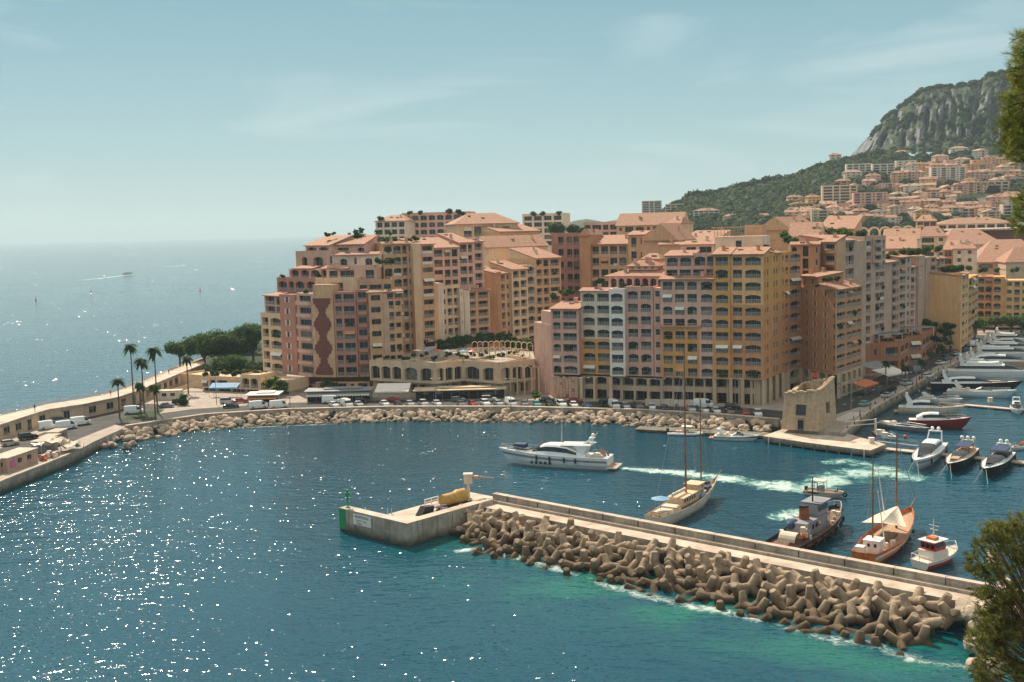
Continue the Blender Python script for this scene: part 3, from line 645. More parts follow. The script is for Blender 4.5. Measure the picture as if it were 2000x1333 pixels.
# ---------------- vegetation ----------------
def leaves(mb,blobs,dens,size,rng,nm=2,flat=.8):
    for (c,r) in blobs:
        c=Vector(c); n=int(dens*r*r); mi=rng.randrange(nm)
        for i in range(n):
            d=Vector((rng.gauss(0,1),rng.gauss(0,1),rng.gauss(0,1)));d.normalize()
            p=c+Vector((d.x,d.y,d.z*flat))*r*(rng.random()**.35)*1.05
            a=Vector((rng.gauss(0,1),rng.gauss(0,1),rng.gauss(0,.7))).normalized(); b=a.orthogonal().normalized(); b=Matrix.Rotation(rng.uniform(0,6.3),3,a)@b
            s_=size*rng.uniform(.6,1.3); m=mi if rng.random()<.75 else rng.randrange(nm)
            mb.poly([p-a*s_-b*s_*.4,p-b*s_*.1+a*s_*.2-b*s_*.5,p+a*s_,p+b*s_*.6],m)
def core(mb,blobs,k=.72,mi=0):  # inner balls added behind the leaves to block light through the crown
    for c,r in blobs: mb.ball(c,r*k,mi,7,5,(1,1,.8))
def tree(name,label,p,h,cr,rng,group=None,mats=(LEAF,LEAFD,LEAFL),nb=12,flat=.6,trunk=True,dens=26,size=.42,cat='tree',base=.45,lean=0,solid=True):
    t=thing(name,label,cat,p,0,group); blobs=[]
    for i in range(nb):
        a=rng.uniform(0,6.28); q=math.sqrt(rng.random())*cr*.72; blobs.append(((q*math.cos(a)+lean,q*math.sin(a),h-cr*flat*.9+rng.uniform(-.5,.45)*cr*flat*(1-.5*q/cr)),cr*rng.uniform(.3,.48)))
    mb=MB(); 
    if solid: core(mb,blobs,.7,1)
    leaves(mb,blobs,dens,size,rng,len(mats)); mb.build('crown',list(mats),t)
    if trunk:
        mb=MB(); z=h-cr*flat*1.2; mb.tube((0,0,-.2),(lean*.5,0,max(z*.6,.3)),cr*.07+.08,cr*.05+.06,7)
        for i in range(5):
            b=blobs[i%len(blobs)][0]; mb.tube((lean*.5,0,max(z*.55,.25)),b,cr*.045+.04,.04,5)
        mb.build('trunk',BARK,t)
    return t
def shrub(label,p,r,rng,group=None,mats=(LEAF,LEAFD,LEAFL),h=1,**k):
    t=thing('shrub',label,'shrub',p,0,group); blobs=[((rng.uniform(-1,1)*r*.5,rng.uniform(-1,1)*r*.5,r*h*rng.uniform(.3,.8)),r*rng.uniform(.4,.6)) for _ in range(5)]
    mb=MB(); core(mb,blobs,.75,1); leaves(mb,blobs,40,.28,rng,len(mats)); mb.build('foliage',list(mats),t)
    mb=MB(); mb.tube((0,0,-.1),(0,0,r*.5),.08,.05,5); mb.build('stem',BARK,t); return t
def palm(label,p,h,rng,group=None,kind='palm_tree',cr=2.4,lean=0):
    t=thing(kind,label,'palm tree',p,0,group); mb=MB(); prev=Vector((0,0,-.1)); n=6
    for i in range(1,n+1):
        f=i/n; q=Vector((lean*f*f,0,h*f)); mb.tube(prev,q,.26-.1*f,.25-.1*f,8); prev=q
    mb.build('trunk',BARK,t); mb=MB(); top=prev
    for i in range(40):
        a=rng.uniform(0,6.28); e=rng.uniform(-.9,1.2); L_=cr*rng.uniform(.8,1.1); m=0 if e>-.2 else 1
        pts=[]
        for j in range(6):
            f=j/5; r_=L_*f*math.cos(e*.7); z=L_*(f*math.sin(e)*.8-.75*f*f); pts.append(top+Vector((r_*math.cos(a),r_*math.sin(a),z)))
        sd_=Vector((-math.sin(a),math.cos(a),0))
        for j in range(5):
            w0=.42*math.sin(math.pi*min(1,(j/5)+.12)); w1_=.42*math.sin(math.pi*min(1,((j+1)/5)+.05))
            for sg_ in(-1,1): mb.poly([pts[j],pts[j+1],pts[j+1]+sd_*sg_*w1_-Vector((0,0,.25*w1_)),pts[j]+sd_*sg_*w0-Vector((0,0,.25*w0))],m)
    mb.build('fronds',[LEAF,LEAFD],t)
    mb=MB(); mb.ball(top-Vector((0,0,.9)),.55,0,7,5,(1,1,1.7)); mb.build('dead_skirt',BARK,t)
    return t
# ================= front right complex =================
def zfix(x,y,Y): return Zp(x,y,Y)
Z9=9.4
# pink and white stepped block (left part of the front right row)
B=Bld('stepped pink and white apartment block with mural wall at its foot',[PINK,WHITE,YEL,CREAM,BEI,OFFW,MURAL,PPINK],'apartment buildings round the harbour')
blk(B,1044,334,1080,321,632,'-=-',0,yr=690,mi=7,left='=s=')
blk(B,1058,329,1079,321.5,608,'=',0,z0=20,push=-.1,yr=690,mi=7)
blk(B,1079,320,1133,316.7,603,'-r-V-',6,z0=Z9,mi=0,push=.9,roof='shed',rh=1.5,right='=s=',yr=680,depth=11,open_=.66)
blk(B,1079,320,1133,316.7,737,'=',0,mi=4,push=.2,yr=740,depth=12)
blk(B,1133,317.5,1192,313.5,569,'-V-V-',7,z0=Z9,mi=5,lower=(3,2),push=-.9,roof='strip',yr=660,open_=.66)
blk(B,1192,312.4,1222,311,568,'-V-',7,z0=Z9,mi=1,push=.9,right='=s=',yr=660,parapet=.5,open_=.66)
blk(B,1222,311.3,1276,308.5,563,'-r-r-',7,z0=Z9,mi=0,push=-.2,yr=660,parapet=.4,open_=.64)
blk(B,1276,308.2,1291,307,563,'s',7,z0=Z9,mi=0,push=-.5,yr=660)
blk(B,1133,317,1291,306.8,738,'-q-q-_q-_q-q-_q-',2,mi=4,push=-1.2,yr=740,open_=.8)
for x0,x1 in((1190,1196),(1160,1163),(1133,1138)): blk(B,x0,315-(x0-1150)*.07,x1,314.8-(x0-1150)*.07,738,'=',0,mi=3,push=.6,yr=740,depth=2)
# orange pavilion with arcade and hip roof on top of it
pa,pb=D(1178,322,540),D(1290,313,540); d_=(pb-pa).normalized(); nb=Vector((-d_.y,d_.x)); z0=Zp(1230,563,320); 
B.block(pa+nb*4,pb+nb*4,z0-.5,z0+3.4,'-a-a-a-a-a-a-a-',1,mi=0,roof='hip',rh=2.2,depth=11,over=1.4,rail=None)
B.block(pa+nb*7+d_*5,pb+nb*7-d_*4,z0+5.0,z0+6.2,'-s-s-s-s-',1,mi=7,roof='hip',rh=1.6,depth=5,over=.8,rail=None)
# red and grey tile mural on the foot
mms=[]; a,b=D(1079,319.6,750),D(1131,316.4,750); q=(b-a).normalized(); nn=Vector((q.y,-q.x))*1.28
for i in range(9):
    for j in range(7):
        if rnd.random()<.75:
            p=a+nn+q*(i+.5)*(b-a).length/9; mm=MB(); mms.append(mm); mm.box((p.x,p.y,3.3+j*.88),((b-a).length/9-.12,.09,.78),rnd.choice([0,0,1,2]),math.atan2(q.y,q.x))
[B.part('mural_tile',mm,[PINK,GREYP,BRN]) for mm in mms]; B.done()

# pink block with penthouse and yellow panel
B=Bld('pink apartment block with a yellow lower panel and a set-back penthouse',[PPINK,YEL,PINK,BEI],'apartment buildings round the harbour')
za=Zp(1340,545,305); 
blk(B,1291,307,1366,303.2,545,'-r-r-r-',8,z0=Z9,mi=0,push=.1,yr=640,open_=.66,lower=(4,1),roof=None)
blk(B,1366,303.2,1395,301.7,545,'-V-',8,z0=Z9,mi=0,push=.12,yr=640,open_=.66)
blk(B,1297,310,1352,307,500,'-A-A-',1,z0=za+3.0,mi=0,yr=520,roof='shed',rh=1.3,push=-1,open_=.72,depth=8)
blk(B,1352,307,1395,305,497,'-V-w-',1,z0=za+3.0,mi=0,yr=520,push=-1.1,open_=.7,depth=8,parapet=.4)
blk(B,1297,310,1395,305,521,'-W-W-W-w-',1,z0=za,mi=0,yr=520,push=-.6,open_=.62,depth=10)
pa,pb=D(1289,307,545),D(1395,301.5,545); d_=(pb-pa).normalized(); nb=Vector((-d_.y,d_.x)); B.shed(pa,pb,pb+nb*3.2,pa+nb*3.2,za,.8,.9,TILE)
pa,pb=D(1288,307,640),D(1370,303,640); z=Zp(1330,639,305); d_=(pb-pa).normalized(); nn=Vector((d_.y,-d_.x))
mb=MB(); mb.prism([(x.x,x.y) for x in (pa+nn*.1,pb+nn*.1,pb+nn*.8,pa+nn*.8)][::-1],z,z+.45,0); B.part('ledge',mb,[BRN])
blk(B,1291,307,1396,301.5,739,'-q-q-q-q-q-',2,mi=3,push=-1.2,yr=740,open_=.8); B.done()

# tall yellow corner block
B=Bld('tall yellow and orange apartment block at the corner of the front right row',[YEL,BRN,ORA,YEL2,BEI],'apartment buildings round the harbour')
blk(B,1395,301.5,1427,299.8,497,'-V-',10,z0=Z9,mi=0,push=.7,yr=610,open_=.66,roof='shed',rh=1.7,depth=9,right='=')
blk(B,1427,299.8,1491,296,497,'-w-A-',10,z0=Z9,mi=3,push=-.0,yr=610,open_=.66,lower=(6,2),roof='shed',rh=1.7,depth=9,right='-=')
pc=D(1491,296,610); pe=D(1541,315,610); ztop=Zp(1491,497,296)
B.face(pc,pe,Z9,ztop,'-s-s-=-s-s-=-s-_a-',10,0,lower=(6,2),open_=.62)
d_=(pe-pc).normalized(); nb=Vector((-d_.y,d_.x)); o=B.off
B.W.poly([(a.x-o.x,a.y-o.y,ztop-.01-o.z) for a in(pc,pe,pe+nb*16,pc+nb*16)],0)
B.shed(pc+d_*9.5,pc+d_*15,pc+d_*15+nb*3,pc+d_*9.5+nb*3,ztop,.9,.5,TILE)
B.face(pc+d_*.2-Vector((d_.y,-d_.x))*.9,pe-Vector((d_.y,-d_.x))*.9,2.5,Z9,'-q-q-q-q-',2,4,open_=.8)
blk(B,1395,301.5,1491,296,741,'-q-q-q-_q-',2,mi=4,push=-1.1,yr=740,open_=.8)
co=MB(); ci=pc.lerp(pe,.5)+nb*8; co.prism([(q.x,q.y) for q in [c_.lerp(ci,.28) for c_ in (pc,pe,pe+nb*16,pc+nb*16)]],2.5,ztop-.3,0); B.part('core',co,[ORA]); co=MB(); q=pe+nb*1.3-d_*.9; co.prism([(q.x-1.3,q.y-1.3),(q.x+1.3,q.y-1.3),(q.x+1.3,q.y+1.3),(q.x-1.3,q.y+1.3)],2.5,Z9,0); B.part('corner_pier',co,[BEI])  # core: unseen solid added inside to keep sun out of the hollow block
mb=MB(); 
for t in (0,.25,.5,.75): 
    p=pc.lerp(pe,t); mb=MB(); mb.prism([(p.x-.45,p.y-.45),(p.x+.45,p.y-.45),(p.x+.45,p.y+.45),(p.x-.45,p.y+.45)],2.5,Z9,0); B.part('pillar',mb,[BEI])
for x_,Y_ in((1395,301.5),(1427,300),(1450,298.4)):
    p=D(x_,Y_,760); mb=MB(); mb.box((p.x,p.y,6),(.9,.9,6.9),0); B.part('pillar',mb,[BEI])
B.done()
# roof terrace house on top (white, with pergola)
B=Bld('white roof-top apartment with dark pergola above the tall yellow block',[OFFW,TAN,TILE],None,'penthouse','penthouse',(0,0,40))
blk(B,1396,318,1490,312,462,'=-s-=',1,z0=ztop-.6,yr=480,depth=9,open_=.4); 
blk(B,1330,322,1395,318,478,'-p-p-',1,z0=ztop-2,yr=480,depth=7,roof='shed',rh=1,ri=TILE); 
blk(B,1455,330,1490,328,440,'=',0,z0=ztop,mi=1,yr=450,depth=6)
mb=MB(); a,b=D(1395,317,460),D(1488,311.5,460); zz=Zp(1440,462,315)
for i in range(15): p=a.lerp(b,i/14); mb.box((p.x,p.y,zz+1.3),(.14,.14,2.6))
for i in range(22): p=a.lerp(b,i/21); mb.box((p.x,p.y+2,zz+2.6),(.12,4.5,.16))
for zq in(.5,1.0,2.55): mb.box(((a.x+b.x)/2,(a.y+b.y)/2,zz+zq),((b-a).length,.1,.1),0,math.atan2((b-a).y,(b-a).x))
B.part('pergola',mb,[BRN]); B.done()

# brown block with shuttered windows
B=Bld('brown apartment block with cream shutters behind the stone tower',[BRN,ORA,BEI,OFFW],'apartment buildings round the harbour')
p1,p2,p3=D(1565,320,620),D(1632,303,620),D(1684,320,620); zt=Zp(1640,566,304); zi=Zp(1600,545,312)
p0=D(1541,315,610); 
dI=(p1-p0).normalized(); 
B.face(p0,p1,Z9,ztop,'_A_',10,0,open_=.66,lower=(8,0)); 
B.face(p1,p2,Z9,zt,'-=s=-t-=-t-=s',8,0,open_=.6,shm=CREAM)
dq=(p3-p2).normalized(); nbq=Vector((-dq.y,dq.x)); 
B.face(p2,p3,Z9,zt,'-V-aaa-',8,0,open_=.66,shm=CREAM); B.face(p3,p3+nbq*14,2.5,zt,'=',0,0)
B.W.poly([(a.x,a.y,zt-.01-2.5) for a in(p1,p2,p3,p3+nbq*14,p1+Vector((10,14)))],0)
B.shed(p2+dq*.5,p3,p3+nbq*5,p2+nbq*5+dq*.5,zt,1.6,.8,TILE)
B.face(p1,p2-dq*.0,2.5,Z9,'-q-q-q-q-',2,2,open_=.78); B.face(p2,p3,2.5,Z9,'-a-a-a-a-a-',2,2,open_=.76,rail=None)
B.block(p1+Vector((0,2)),p1.lerp(p2,.55)+Vector((0,1.5)),zt,zt+3.2,'=s=s=',1,0,depth=8,roof='shed',rh=1.2)
B.face(p0,p1,2.5,Z9,'-q-',2,2,open_=.8)
mb=MB()
for a,b,n in((p1,p2,4),(p2,p3,5)):
    for i in range(n+1): p=a.lerp(b,i/n); mb=MB(); mb.box((p.x,p.y,5.9),(.7,.7,6.8),0); B.part('pillar',mb,[BEI]); 
co=MB(); cb=(p1+p2+p3)/3+Vector((3,5)); co.prism([(q.x,q.y) for q in [c_.lerp(cb,.3) for c_ in (p1,p2,p3,p3+nbq*14,p1+Vector((10,14)))]],2.5,zt-.3,0); B.part('core',co,[BRN])  # unseen inner solid added to stop sun leaking through the hollow building
# upper set-back part with balconies
blk(B,1544,330,1600,327,478,'-a-=p-=-s-',5,z0=zt-6,mi=0,yr=500,depth=9,roof='strip')
B.done()
B=Bld('beige apartment tower with stacked rounded balconies behind the brown block',[GREYP,TAN,BEI],'apartment buildings round the harbour')
blk(B,1580,338,1634,327,473,'-=-=b-',6,z0=25,mi=1,yr=500,depth=3.5,roof='shed',rh=2,right='=')
blk(B,1634,331,1670,342,470,'-s-ww-',7,z0=18,mi=0,yr=500,depth=12,roof='shed',rh=2)
blk(B,1670,345,1692,352,470,'-=-',0,mi=0,yr=500,depth=8)
B.done()

# ================= right chain along the quay =================
B=Bld('grey-pink apartment tower rising above the near end of the terracotta building',[GREYP,PPINK,TAN],'apartment buildings round the harbour')
blk(B,1680,352,1690,353.5,468,'=',0,yr=560,depth=9)
blk(B,1690,353,1729,366,467,'-w=-ww-',11,z0=8,yr=560,depth=13,roof=None,parapet=1.0,mi=0,sol=.2)
blk(B,1704,357,1722,362,466,'-b-',3,z0=38,yr=480,depth=3,push=.3,mi=0)
B.done()
B=Bld('taupe apartment block with a column of curved balconies, middle of the right-hand quay row',[GREYP,TAN,PPINK],'apartment buildings round the harbour')
blk(B,1727,366,1752,378,512,'=-=-b-',10,z0=8,yr=580,depth=12,roof='shed',rh=2.2)
blk(B,1752,378,1776,388,502,'-w-s-',10,z0=8,yr=580,depth=12,roof='shed',rh=2,push=.5)
blk(B,1776,388,1797,397,521,'-w-w-',9,z0=8,yr=580,depth=12,mi=2,roof='strip')
B.done()
B=Bld('pale taupe apartment block with stacked balconies beside the blank yellow wall',[GREYP,TAN,OFFW],'apartment buildings round the harbour')
blk(B,1794,393,1806,402,500,'=',0,z0=6,yr=580,depth=12)
blk(B,1806,402,1826,412,502,'=-b-',10,z0=8,yr=580,depth=12,push=.4)
blk(B,1826,412,1844,422,505,'-p-w-',10,z0=8,yr=580,depth=14,roof='strip')
B.done()
B=Bld('yellow apartment building with a tall blank side wall on the right quay',[YEL2,YEL,CREAM],'apartment buildings round the harbour')
blk(B,1845,405,1876,400,536,'=',0,z0=2.5,yr=600,depth=1.2,roof=None,parapet=.5)
blk(B,1876,400,1891,421,536,'-w-s-',8,z0=4,yr=600,depth=12,roof='shed',rh=1.5)
blk(B,1891,422,1910,450,540,'-w-w-w-',8,z0=4,yr=600,depth=12,mi=1)
B.done()
B=Bld('long yellow apartment building with green shutters facing the car park at the right edge',[YEL2,YEL,CREAM],'apartment buildings round the harbour')
blk(B,1908,486,1938,484,541,'-A-A-',6,z0=4,yr=600,depth=13,mi=1,roof='strip')
blk(B,1938,482,1962,480,541,'-A=',6,z0=4,yr=600,depth=13,mi=1,push=1)
blk(B,1962,480,2040,474,548,'-t-w-t-w-t-',6,z0=4,yr=600,depth=13,mi=0,shm=GRP)
B.done()
# orange podium along the quay
B=Bld('low terracotta restaurant building with roof terrace and pergolas along the right quay',[TERR,ORA,BEI],None,'restaurant building','restaurant_building')
q1,q2,q3,q4,q5=G(1690,731),G(1757,727),G(1775,714),G(1800,712),G(1828,690)
zp=Zp(1720,672,358)
for a,b,cc in((q1,q2,'=-s=-W-'),(q2,q3,'-a-a-'),(q3,q4,'-W-'),(q4,q5,'-a-a-a-a-')):
    a,b=Vector(a[:2]),Vector(b[:2]); d_=(b-a).normalized(); nb=Vector((-d_.y,d_.x)); B.block(a,b,2.5,zp,cc,2,depth=12,parapet=.9,mi=0)
B.done()
for k,(x,Y,lab) in enumerate([(1727,361,'grey slatted pergola nearer the camera on the terracotta terrace'),(1790,380,'grey slatted pergola farther back on the terracotta terrace')]):
    p=D(x,Y,655); t=thing('pergola',lab,'pergola',(p.x,p.y,zp+.05),R(25)); mb=MB()
    for i in range(14): mb.box((-5+i*.77,0,3.1),(.4,6,.1))
    for y in(-2.9,2.9): mb.box((0,y,2.95),(10.6,.14,.2))
    mb.build('slats',STEEL,t)
    for x2 in(-5,5):
        for y2 in(-2.9,2.9): m2=MB(); m2.box((x2,y2,1.45),(.16,.16,2.9)); m2.build('post',WHITE,t)

# ================= left group =================
zA=7.8
B=Bld('stepped pink apartment block with a dark red zigzag mural',[PINK,RED,CREAM,TAN,PPINK,GREYP,OFFW],'apartment buildings round the harbour')
W5=dict(yr=660)
blk(B,511,365,553,356,617,'-w-A-',5,z0=zA-1,mi=2,sol=.3,parapet=.9,depth=16,left='-s-s-',**W5)
blk(B,517,368,553,359,578,'-W-w-',2,yb=617,mi=5,depth=13,roof='shed',rh=1.4,yr=600,open_=.8)
blk(B,553,356.5,583,351.5,575,'=t=',7,z0=zA-1,mi=1,push=.8,depth=14,shm=OFFW,**W5)
blk(B,583,351.5,617,346,573,'-B-',7,z0=zA-1,mi=4,push=.2,depth=14,sol=1,**W5)
blk(B,617,346.5,655,344.5,556,'=',0,z0=zA-1,mi=3,push=.6,depth=15,**W5)
blk(B,655,344.2,698,343.8,570,'-w-W-',7,z0=zA-1,mi=1,push=.3,depth=15,**W5)
blk(B,698,343.9,722,344.1,566,'-B-',7,z0=zA-1,mi=1,push=-.1,depth=15,**W5)
blk(B,722,344,749,345.2,572,'-v-',7,z0=zA-1,mi=3,push=.9,depth=15,roof=None,left='=',**W5)
blk(B,749,345.2,758,345.8,572,'=',0,z0=zA-1,mi=5,push=.6,depth=15,**W5)
blk(B,758,345.8,786,348,584,'-w-v-',7,z0=zA-1,mi=3,push=.6,depth=15,right='-s-s-',**W5)
pa,pb=D(716,344,568),D(784,347.5,568); d_=(pb-pa).normalized(); nb=Vector((-d_.y,d_.x)); B.shed(pa,pb,pb+nb*3,pa+nb*3,Zp(750,570,345),.7,1.3,TILE)
# ground arches
blk(B,553,356.5,617,346.5,748,'-a-a-a-',1,z0=2.5,mi=1,push=.4,yr=745,rail=None); blk(B,617,346,722,344,746,'=-w-w-_s-_w-',1,z0=2.5,mi=3,push=.3,yr=745,rail=None)
# terraces going up
blk(B,542,364,620,352,548,'-A-a-A-A-',1,yb=572,mi=1,depth=14,yr=580,parapet=.9,open_=.8)
blk(B,620,352,700,349,548,'-=-w-=',1,yb=572,mi=2,depth=14,yr=580,parapet=.9,push=1.5)
blk(B,700,349,768,351,552,'-w-W-w-',1,yb=575,mi=3,depth=14,yr=580,roof=None,parapet=1)
blk(B,565,366,640,354,526,'-A-A-A-w-',1,yb=548,mi=4,depth=13,yr=540,open_=.8)
pa,pb=D(573,364,524),D(610,359,524); d_=(pb-pa).normalized(); nb=Vector((-d_.y,d_.x)); B.shed(pa,pb,pb+nb*4,pa+nb*4,Zp(590,525,361),.8,.6,TILE)
blk(B,640,354,735,353,524,'-w-W-=-w-',1,yb=548,mi=4,depth=13,yr=540,push=.4,parapet=.9)
pa,pb=D(628,355,524),D(678,352,524); d_=(pb-pa).normalized(); nb=Vector((-d_.y,d_.x)); B.shed(pa,pb,pb+nb*4,pa+nb*4,Zp(650,525,353),.8,.6,TILE)
blk(B,578,372,650,360,494,'=-a=-A-=s',1,yb=524,mi=5,depth=12,yr=510,open_=.6,parapet=.6,rail=None)
blk(B,650,360,740,358,498,'=-a=s=-a=',1,yb=524,mi=6,depth=12,yr=510,push=.4,open_=.6,roof='strip',rail=None)
blk(B,597,376,645,364,480,'-A-A-',1,yb=498,mi=4,depth=9,yr=490,roof='shed',rh=3.2,open_=.7)
blk(B,645,366,712,362,478,'=-W-=-a',1,yb=500,mi=4,depth=10,yr=490,roof='shed',rh=2.9,open_=.6)
blk(B,640,378,690,374,470,'=',0,z0=40,mi=0,depth=6,yr=490,roof='gx',rh=1.6)
# mural: stacked zigzag outline standing just proud of the wall
a,b=D(617,346.5,660),D(655,344.5,660); d_=(b-a).normalized(); nn=Vector((d_.y,-d_.x)); L_=(b-a).length; o=a+nn*.63
zt_=Zp(633,583,345); zb_=Zp(633,733,345); mb=MB(); N_=40
for i in range(N_):
    f=i/N_; w_=(.30+.14*math.sin(f*math.pi*2*3.2+1.1))+(0.03 if i%2 else 0); z1=zb_+(zt_-zb_)*f; z2=zb_+(zt_-zb_)*(i+1)/N_-.001; 
    c_=o+d_*L_*.42; mb.prism([(q.x,q.y) for q in (c_-d_*L_*w_+nn*.02,c_+d_*L_*w_+nn*.02,c_+d_*L_*w_-nn*.1,c_-d_*L_*w_-nn*.1)],z1,z2)
B.part('zigzag_mural',mb,[MURAL]); B.done()

B=Bld('tall tan apartment block stepping back to the right of the pink mural block',[TAN,CREAM,OFFW,PPINK,PINK],'apartment buildings round the harbour')
W5=dict(yr=600)
blk(B,752,362,808,366,477,'-A-A-w-_s-',11,z0=8,depth=14,mi=0,parapet=.4,roof='strip',sol=.3,**W5)
blk(B,808,364,823,365,476,'=',0,z0=8,depth=12,mi=1,push=1.2,**W5)
blk(B,823,369,849,373,477,'-W-',11,z0=8,depth=12,mi=0,push=.6,roof='shed',rh=2,sol=.4,**W5)
blk(B,843,388,897,392,484,'-W-w-w-',5,z0=28,depth=16,mi=3,roof='shed',rh=3.6,yr=520,sol=.3)
blk(B,853,379,864,380.5,553,'=',0,z0=8,depth=10,mi=2,push=1,**W5)
blk(B,864,381,899,387,560,'-s-w-w-',7,z0=8,depth=12,mi=1,parapet=.4,**W5)
B.done()
B=Bld('rosy apartment block with red tile eaves ending the receding left row',[PPINK,CREAM,TAN,OFFW],'apartment buildings round the harbour')
blk(B,897,394,925,397,474,'-W-w-',5,z0=28,depth=16,mi=0,roof='shed',rh=3.4,yr=520)
blk(B,925,399,945,402,472,'-w-',6,z0=26,depth=14,mi=0,roof='strip',yr=520)
blk(B,897,386,904,387,566,'=s=',7,z0=8,depth=10,mi=3,push=.6,**W5)
blk(B,904,388,915,389,568,'=',0,z0=8,depth=10,mi=3,push=1.2,**W5)
blk(B,915,391,957,398,568,'-w-_W-',7,z0=8,depth=12,mi=2,roof='strip',right='-s-',**W5)
B.done()

# courtyard cream building
B=Bld('cream gabled apartment building with brown end wall, at the back of the courtyard',[CREAM,BRN,TAN,BEI],'apartment buildings round the harbour')
W5=dict(yr=600)
blk(B,948,417,973,404,530,'=-s=',9,z0=8,depth=1.5,mi=1,**W5)
blk(B,973,404,998,410,534,'-_w-s-',8,z0=8,depth=12,mi=2,roof='shed',rh=2.2,**W5)
blk(B,998,409,1029,415,526,'-r-w-',8,z0=8,depth=12,mi=0,roof='shed',rh=3,push=.8,**W5)
blk(B,1029,416,1047,420,518,'-A-',8,z0=8,depth=12,mi=3,**W5)
blk(B,1047,420,1097,430,504,'-w-w-W-',9,z0=8,depth=14,mi=2,roof='shed',rh=4,sol=.3,right='-s-s-',**W5)
blk(B,955,436,1070,446,482,'=',0,z0=20,depth=16,mi=0,roof='gx',rh=4.5,yr=520)
B.done()
B=Bld('cream roof-top building with green shutters and wide hipped tile roof',[CREAM,TAN,PPINK],'apartment buildings round the harbour')
blk(B,889,468,1012,474,437,'=-w-W-t-t=',4,z0=30,depth=22,mi=0,roof='hip',rh=4.6,yr=460,shm=GRP,over=1.0)
blk(B,975,462,1055,476,452,'=t=-s-t=',4,z0=25,depth=18,mi=1,roof='shed',rh=4,yr=470,shm=GRP)
B.done()
B=Bld('red apartment building with arched loggias at the head of the courtyard',[RED,BRN,TAN],'apartment buildings round the harbour')
blk(B,1078,462,1133,458,458,'=-=W=A-A-',8,z0=8,depth=14,mi=0,yr=520,parapet=.6)
blk(B,1133,452,1153,450,460,'=',0,z0=8,depth=14,mi=1,yr=520,roof='gy',rh=2.5)
B.done()
B=Bld('tan four-bay apartment building with loggias beside the red building',[TAN,BEI,CREAM],'apartment buildings round the harbour')
blk(B,1153,452,1227,446,477,'-w-w-w-w-',7,z0=12,depth=14,mi=0,yr=520,roof='shed',rh=3.5,over=1,sol=.2)
blk(B,1227,442,1260,440,459,'=W=-s=',6,z0=15,depth=12,mi=0,yr=500,roof='shed',rh=1.5)
B.done()
B=Bld('tan gabled house with a steep tile roof above the orange pavilion',[TAN,BRN],'apartment buildings round the harbour')
blk(B,1258,425,1324,418,470,'=-=-a-s-=',3,z0=20,depth=18,mi=0,yr=480,roof='gy',rh=6.5,open_=.5,rail=None)
blk(B,1286,416,1330,412,478,'=-a-a-=',2,z0=26,depth=8,mi=0,yr=480,roof='strip',open_=.5,rail=None)
B.done()
B=Bld('small orange cube houses with cream balcony between the tan gabled house and the pavilion',[ORA,OFFW],None,'house','roof_house')
blk(B,1254,372,1288,370,506,'=',0,z0=25,depth=10,mi=0,yr=520,roof='hip',rh=1.8)
blk(B,1262,358,1292,356,519,'-W-',2,z0=30,depth=9,mi=1,yr=530,parapet=.8)
B.done()

# ---- low arcade podium in front of the left group ----
B=Bld('cream arcaded terrace podium running below the left apartment blocks',[CREAM,BEI,OFFW],None,'arcade','arcade_podium')
pp=[D(722,338,730),D(786,332,730),D(850,326,730),D(905,331,730),D(975,323,730),D(1046,330,730)]
pz=Zp(850,715,326)
for i,(a,b) in enumerate(zip(pp,pp[1:])):
    B.block(a,b,6.4,pz,'-A-A-A-' if i%2==0 else '-A-_A-',1,depth=16,parapet=.9,rail=None,mi=1 if i%2 else 0,open_=.72)
    nv=(b-a).normalized(); nn=Vector((nv.y,-nv.x)); B.block(a-nn*1.6,b-nn*1.6,2.5,6.35,'=-W-_W-_W-=' ,1,depth=8,mi=1,rail=None)
dkp=MB(); dkp.prism([(q.x,q.y+1.2) for q in pp]+[(q.x,q.y+44) for q in pp[::-1]],pz-.5,pz+.006,0); B.part('terrace_deck',dkp,[PAVE]); B.done()
# ---- left podium with stairs (restaurant terrace) ----
B=Bld('cream two-storey terrace building with sloping stair parapet behind the palms',[CREAM,CREAM,OFFW],None,'restaurant building','restaurant_building')
l0,l1,l2,l3=D(392,352,740),D(470,346,740),D(505,343,740),D(566,338,740)
zl=Zp(450,740,348)
B.block(l0,l1,zl-3.2,zl,'-w-w-W-W-',1,depth=10,parapet=.7,rail=RAIL); B.block(l1,l2,zl-3.2,zl+1.2,'-A-A-',1,depth=10,parapet=.4,rail=RAIL); B.block(l2,l3,zl-3.2,zl,'-a-=-a-',1,depth=10,parapet=.4)
B.block(l0+Vector((0,1.5)),l3+Vector((0,1.5)),2.5,zl-3.2,'-c-c-c-c-c-c-',1,depth=8,mi=2,open_=.8,rail=None)
mb=MB(); a=D(336,352,755); 
zz0=Zp(336,760,352); zz1=Zp(392,742,352)
mb.faces([(a.x,a.y-1,zz0-1.6),(l0.x,l0.y-1,zz1-1.6),(l0.x,l0.y-1,zz1),(a.x,a.y-1,zz0),(a.x,a.y-.6,zz0-1.6),(l0.x,l0.y-.6,zz1-1.6),(l0.x,l0.y-.6,zz1),(a.x,a.y-.6,zz0)],[(0,1,2,3),(7,6,5,4),(3,2,6,7),(0,3,7,4)],0)
B.part('stair_parapet',mb,[CREAM])
B.block(D(352,365,730),D(398,358,730),2.5,Zp(380,736,360),'=',0,depth=10,parapet=.6); B.done()

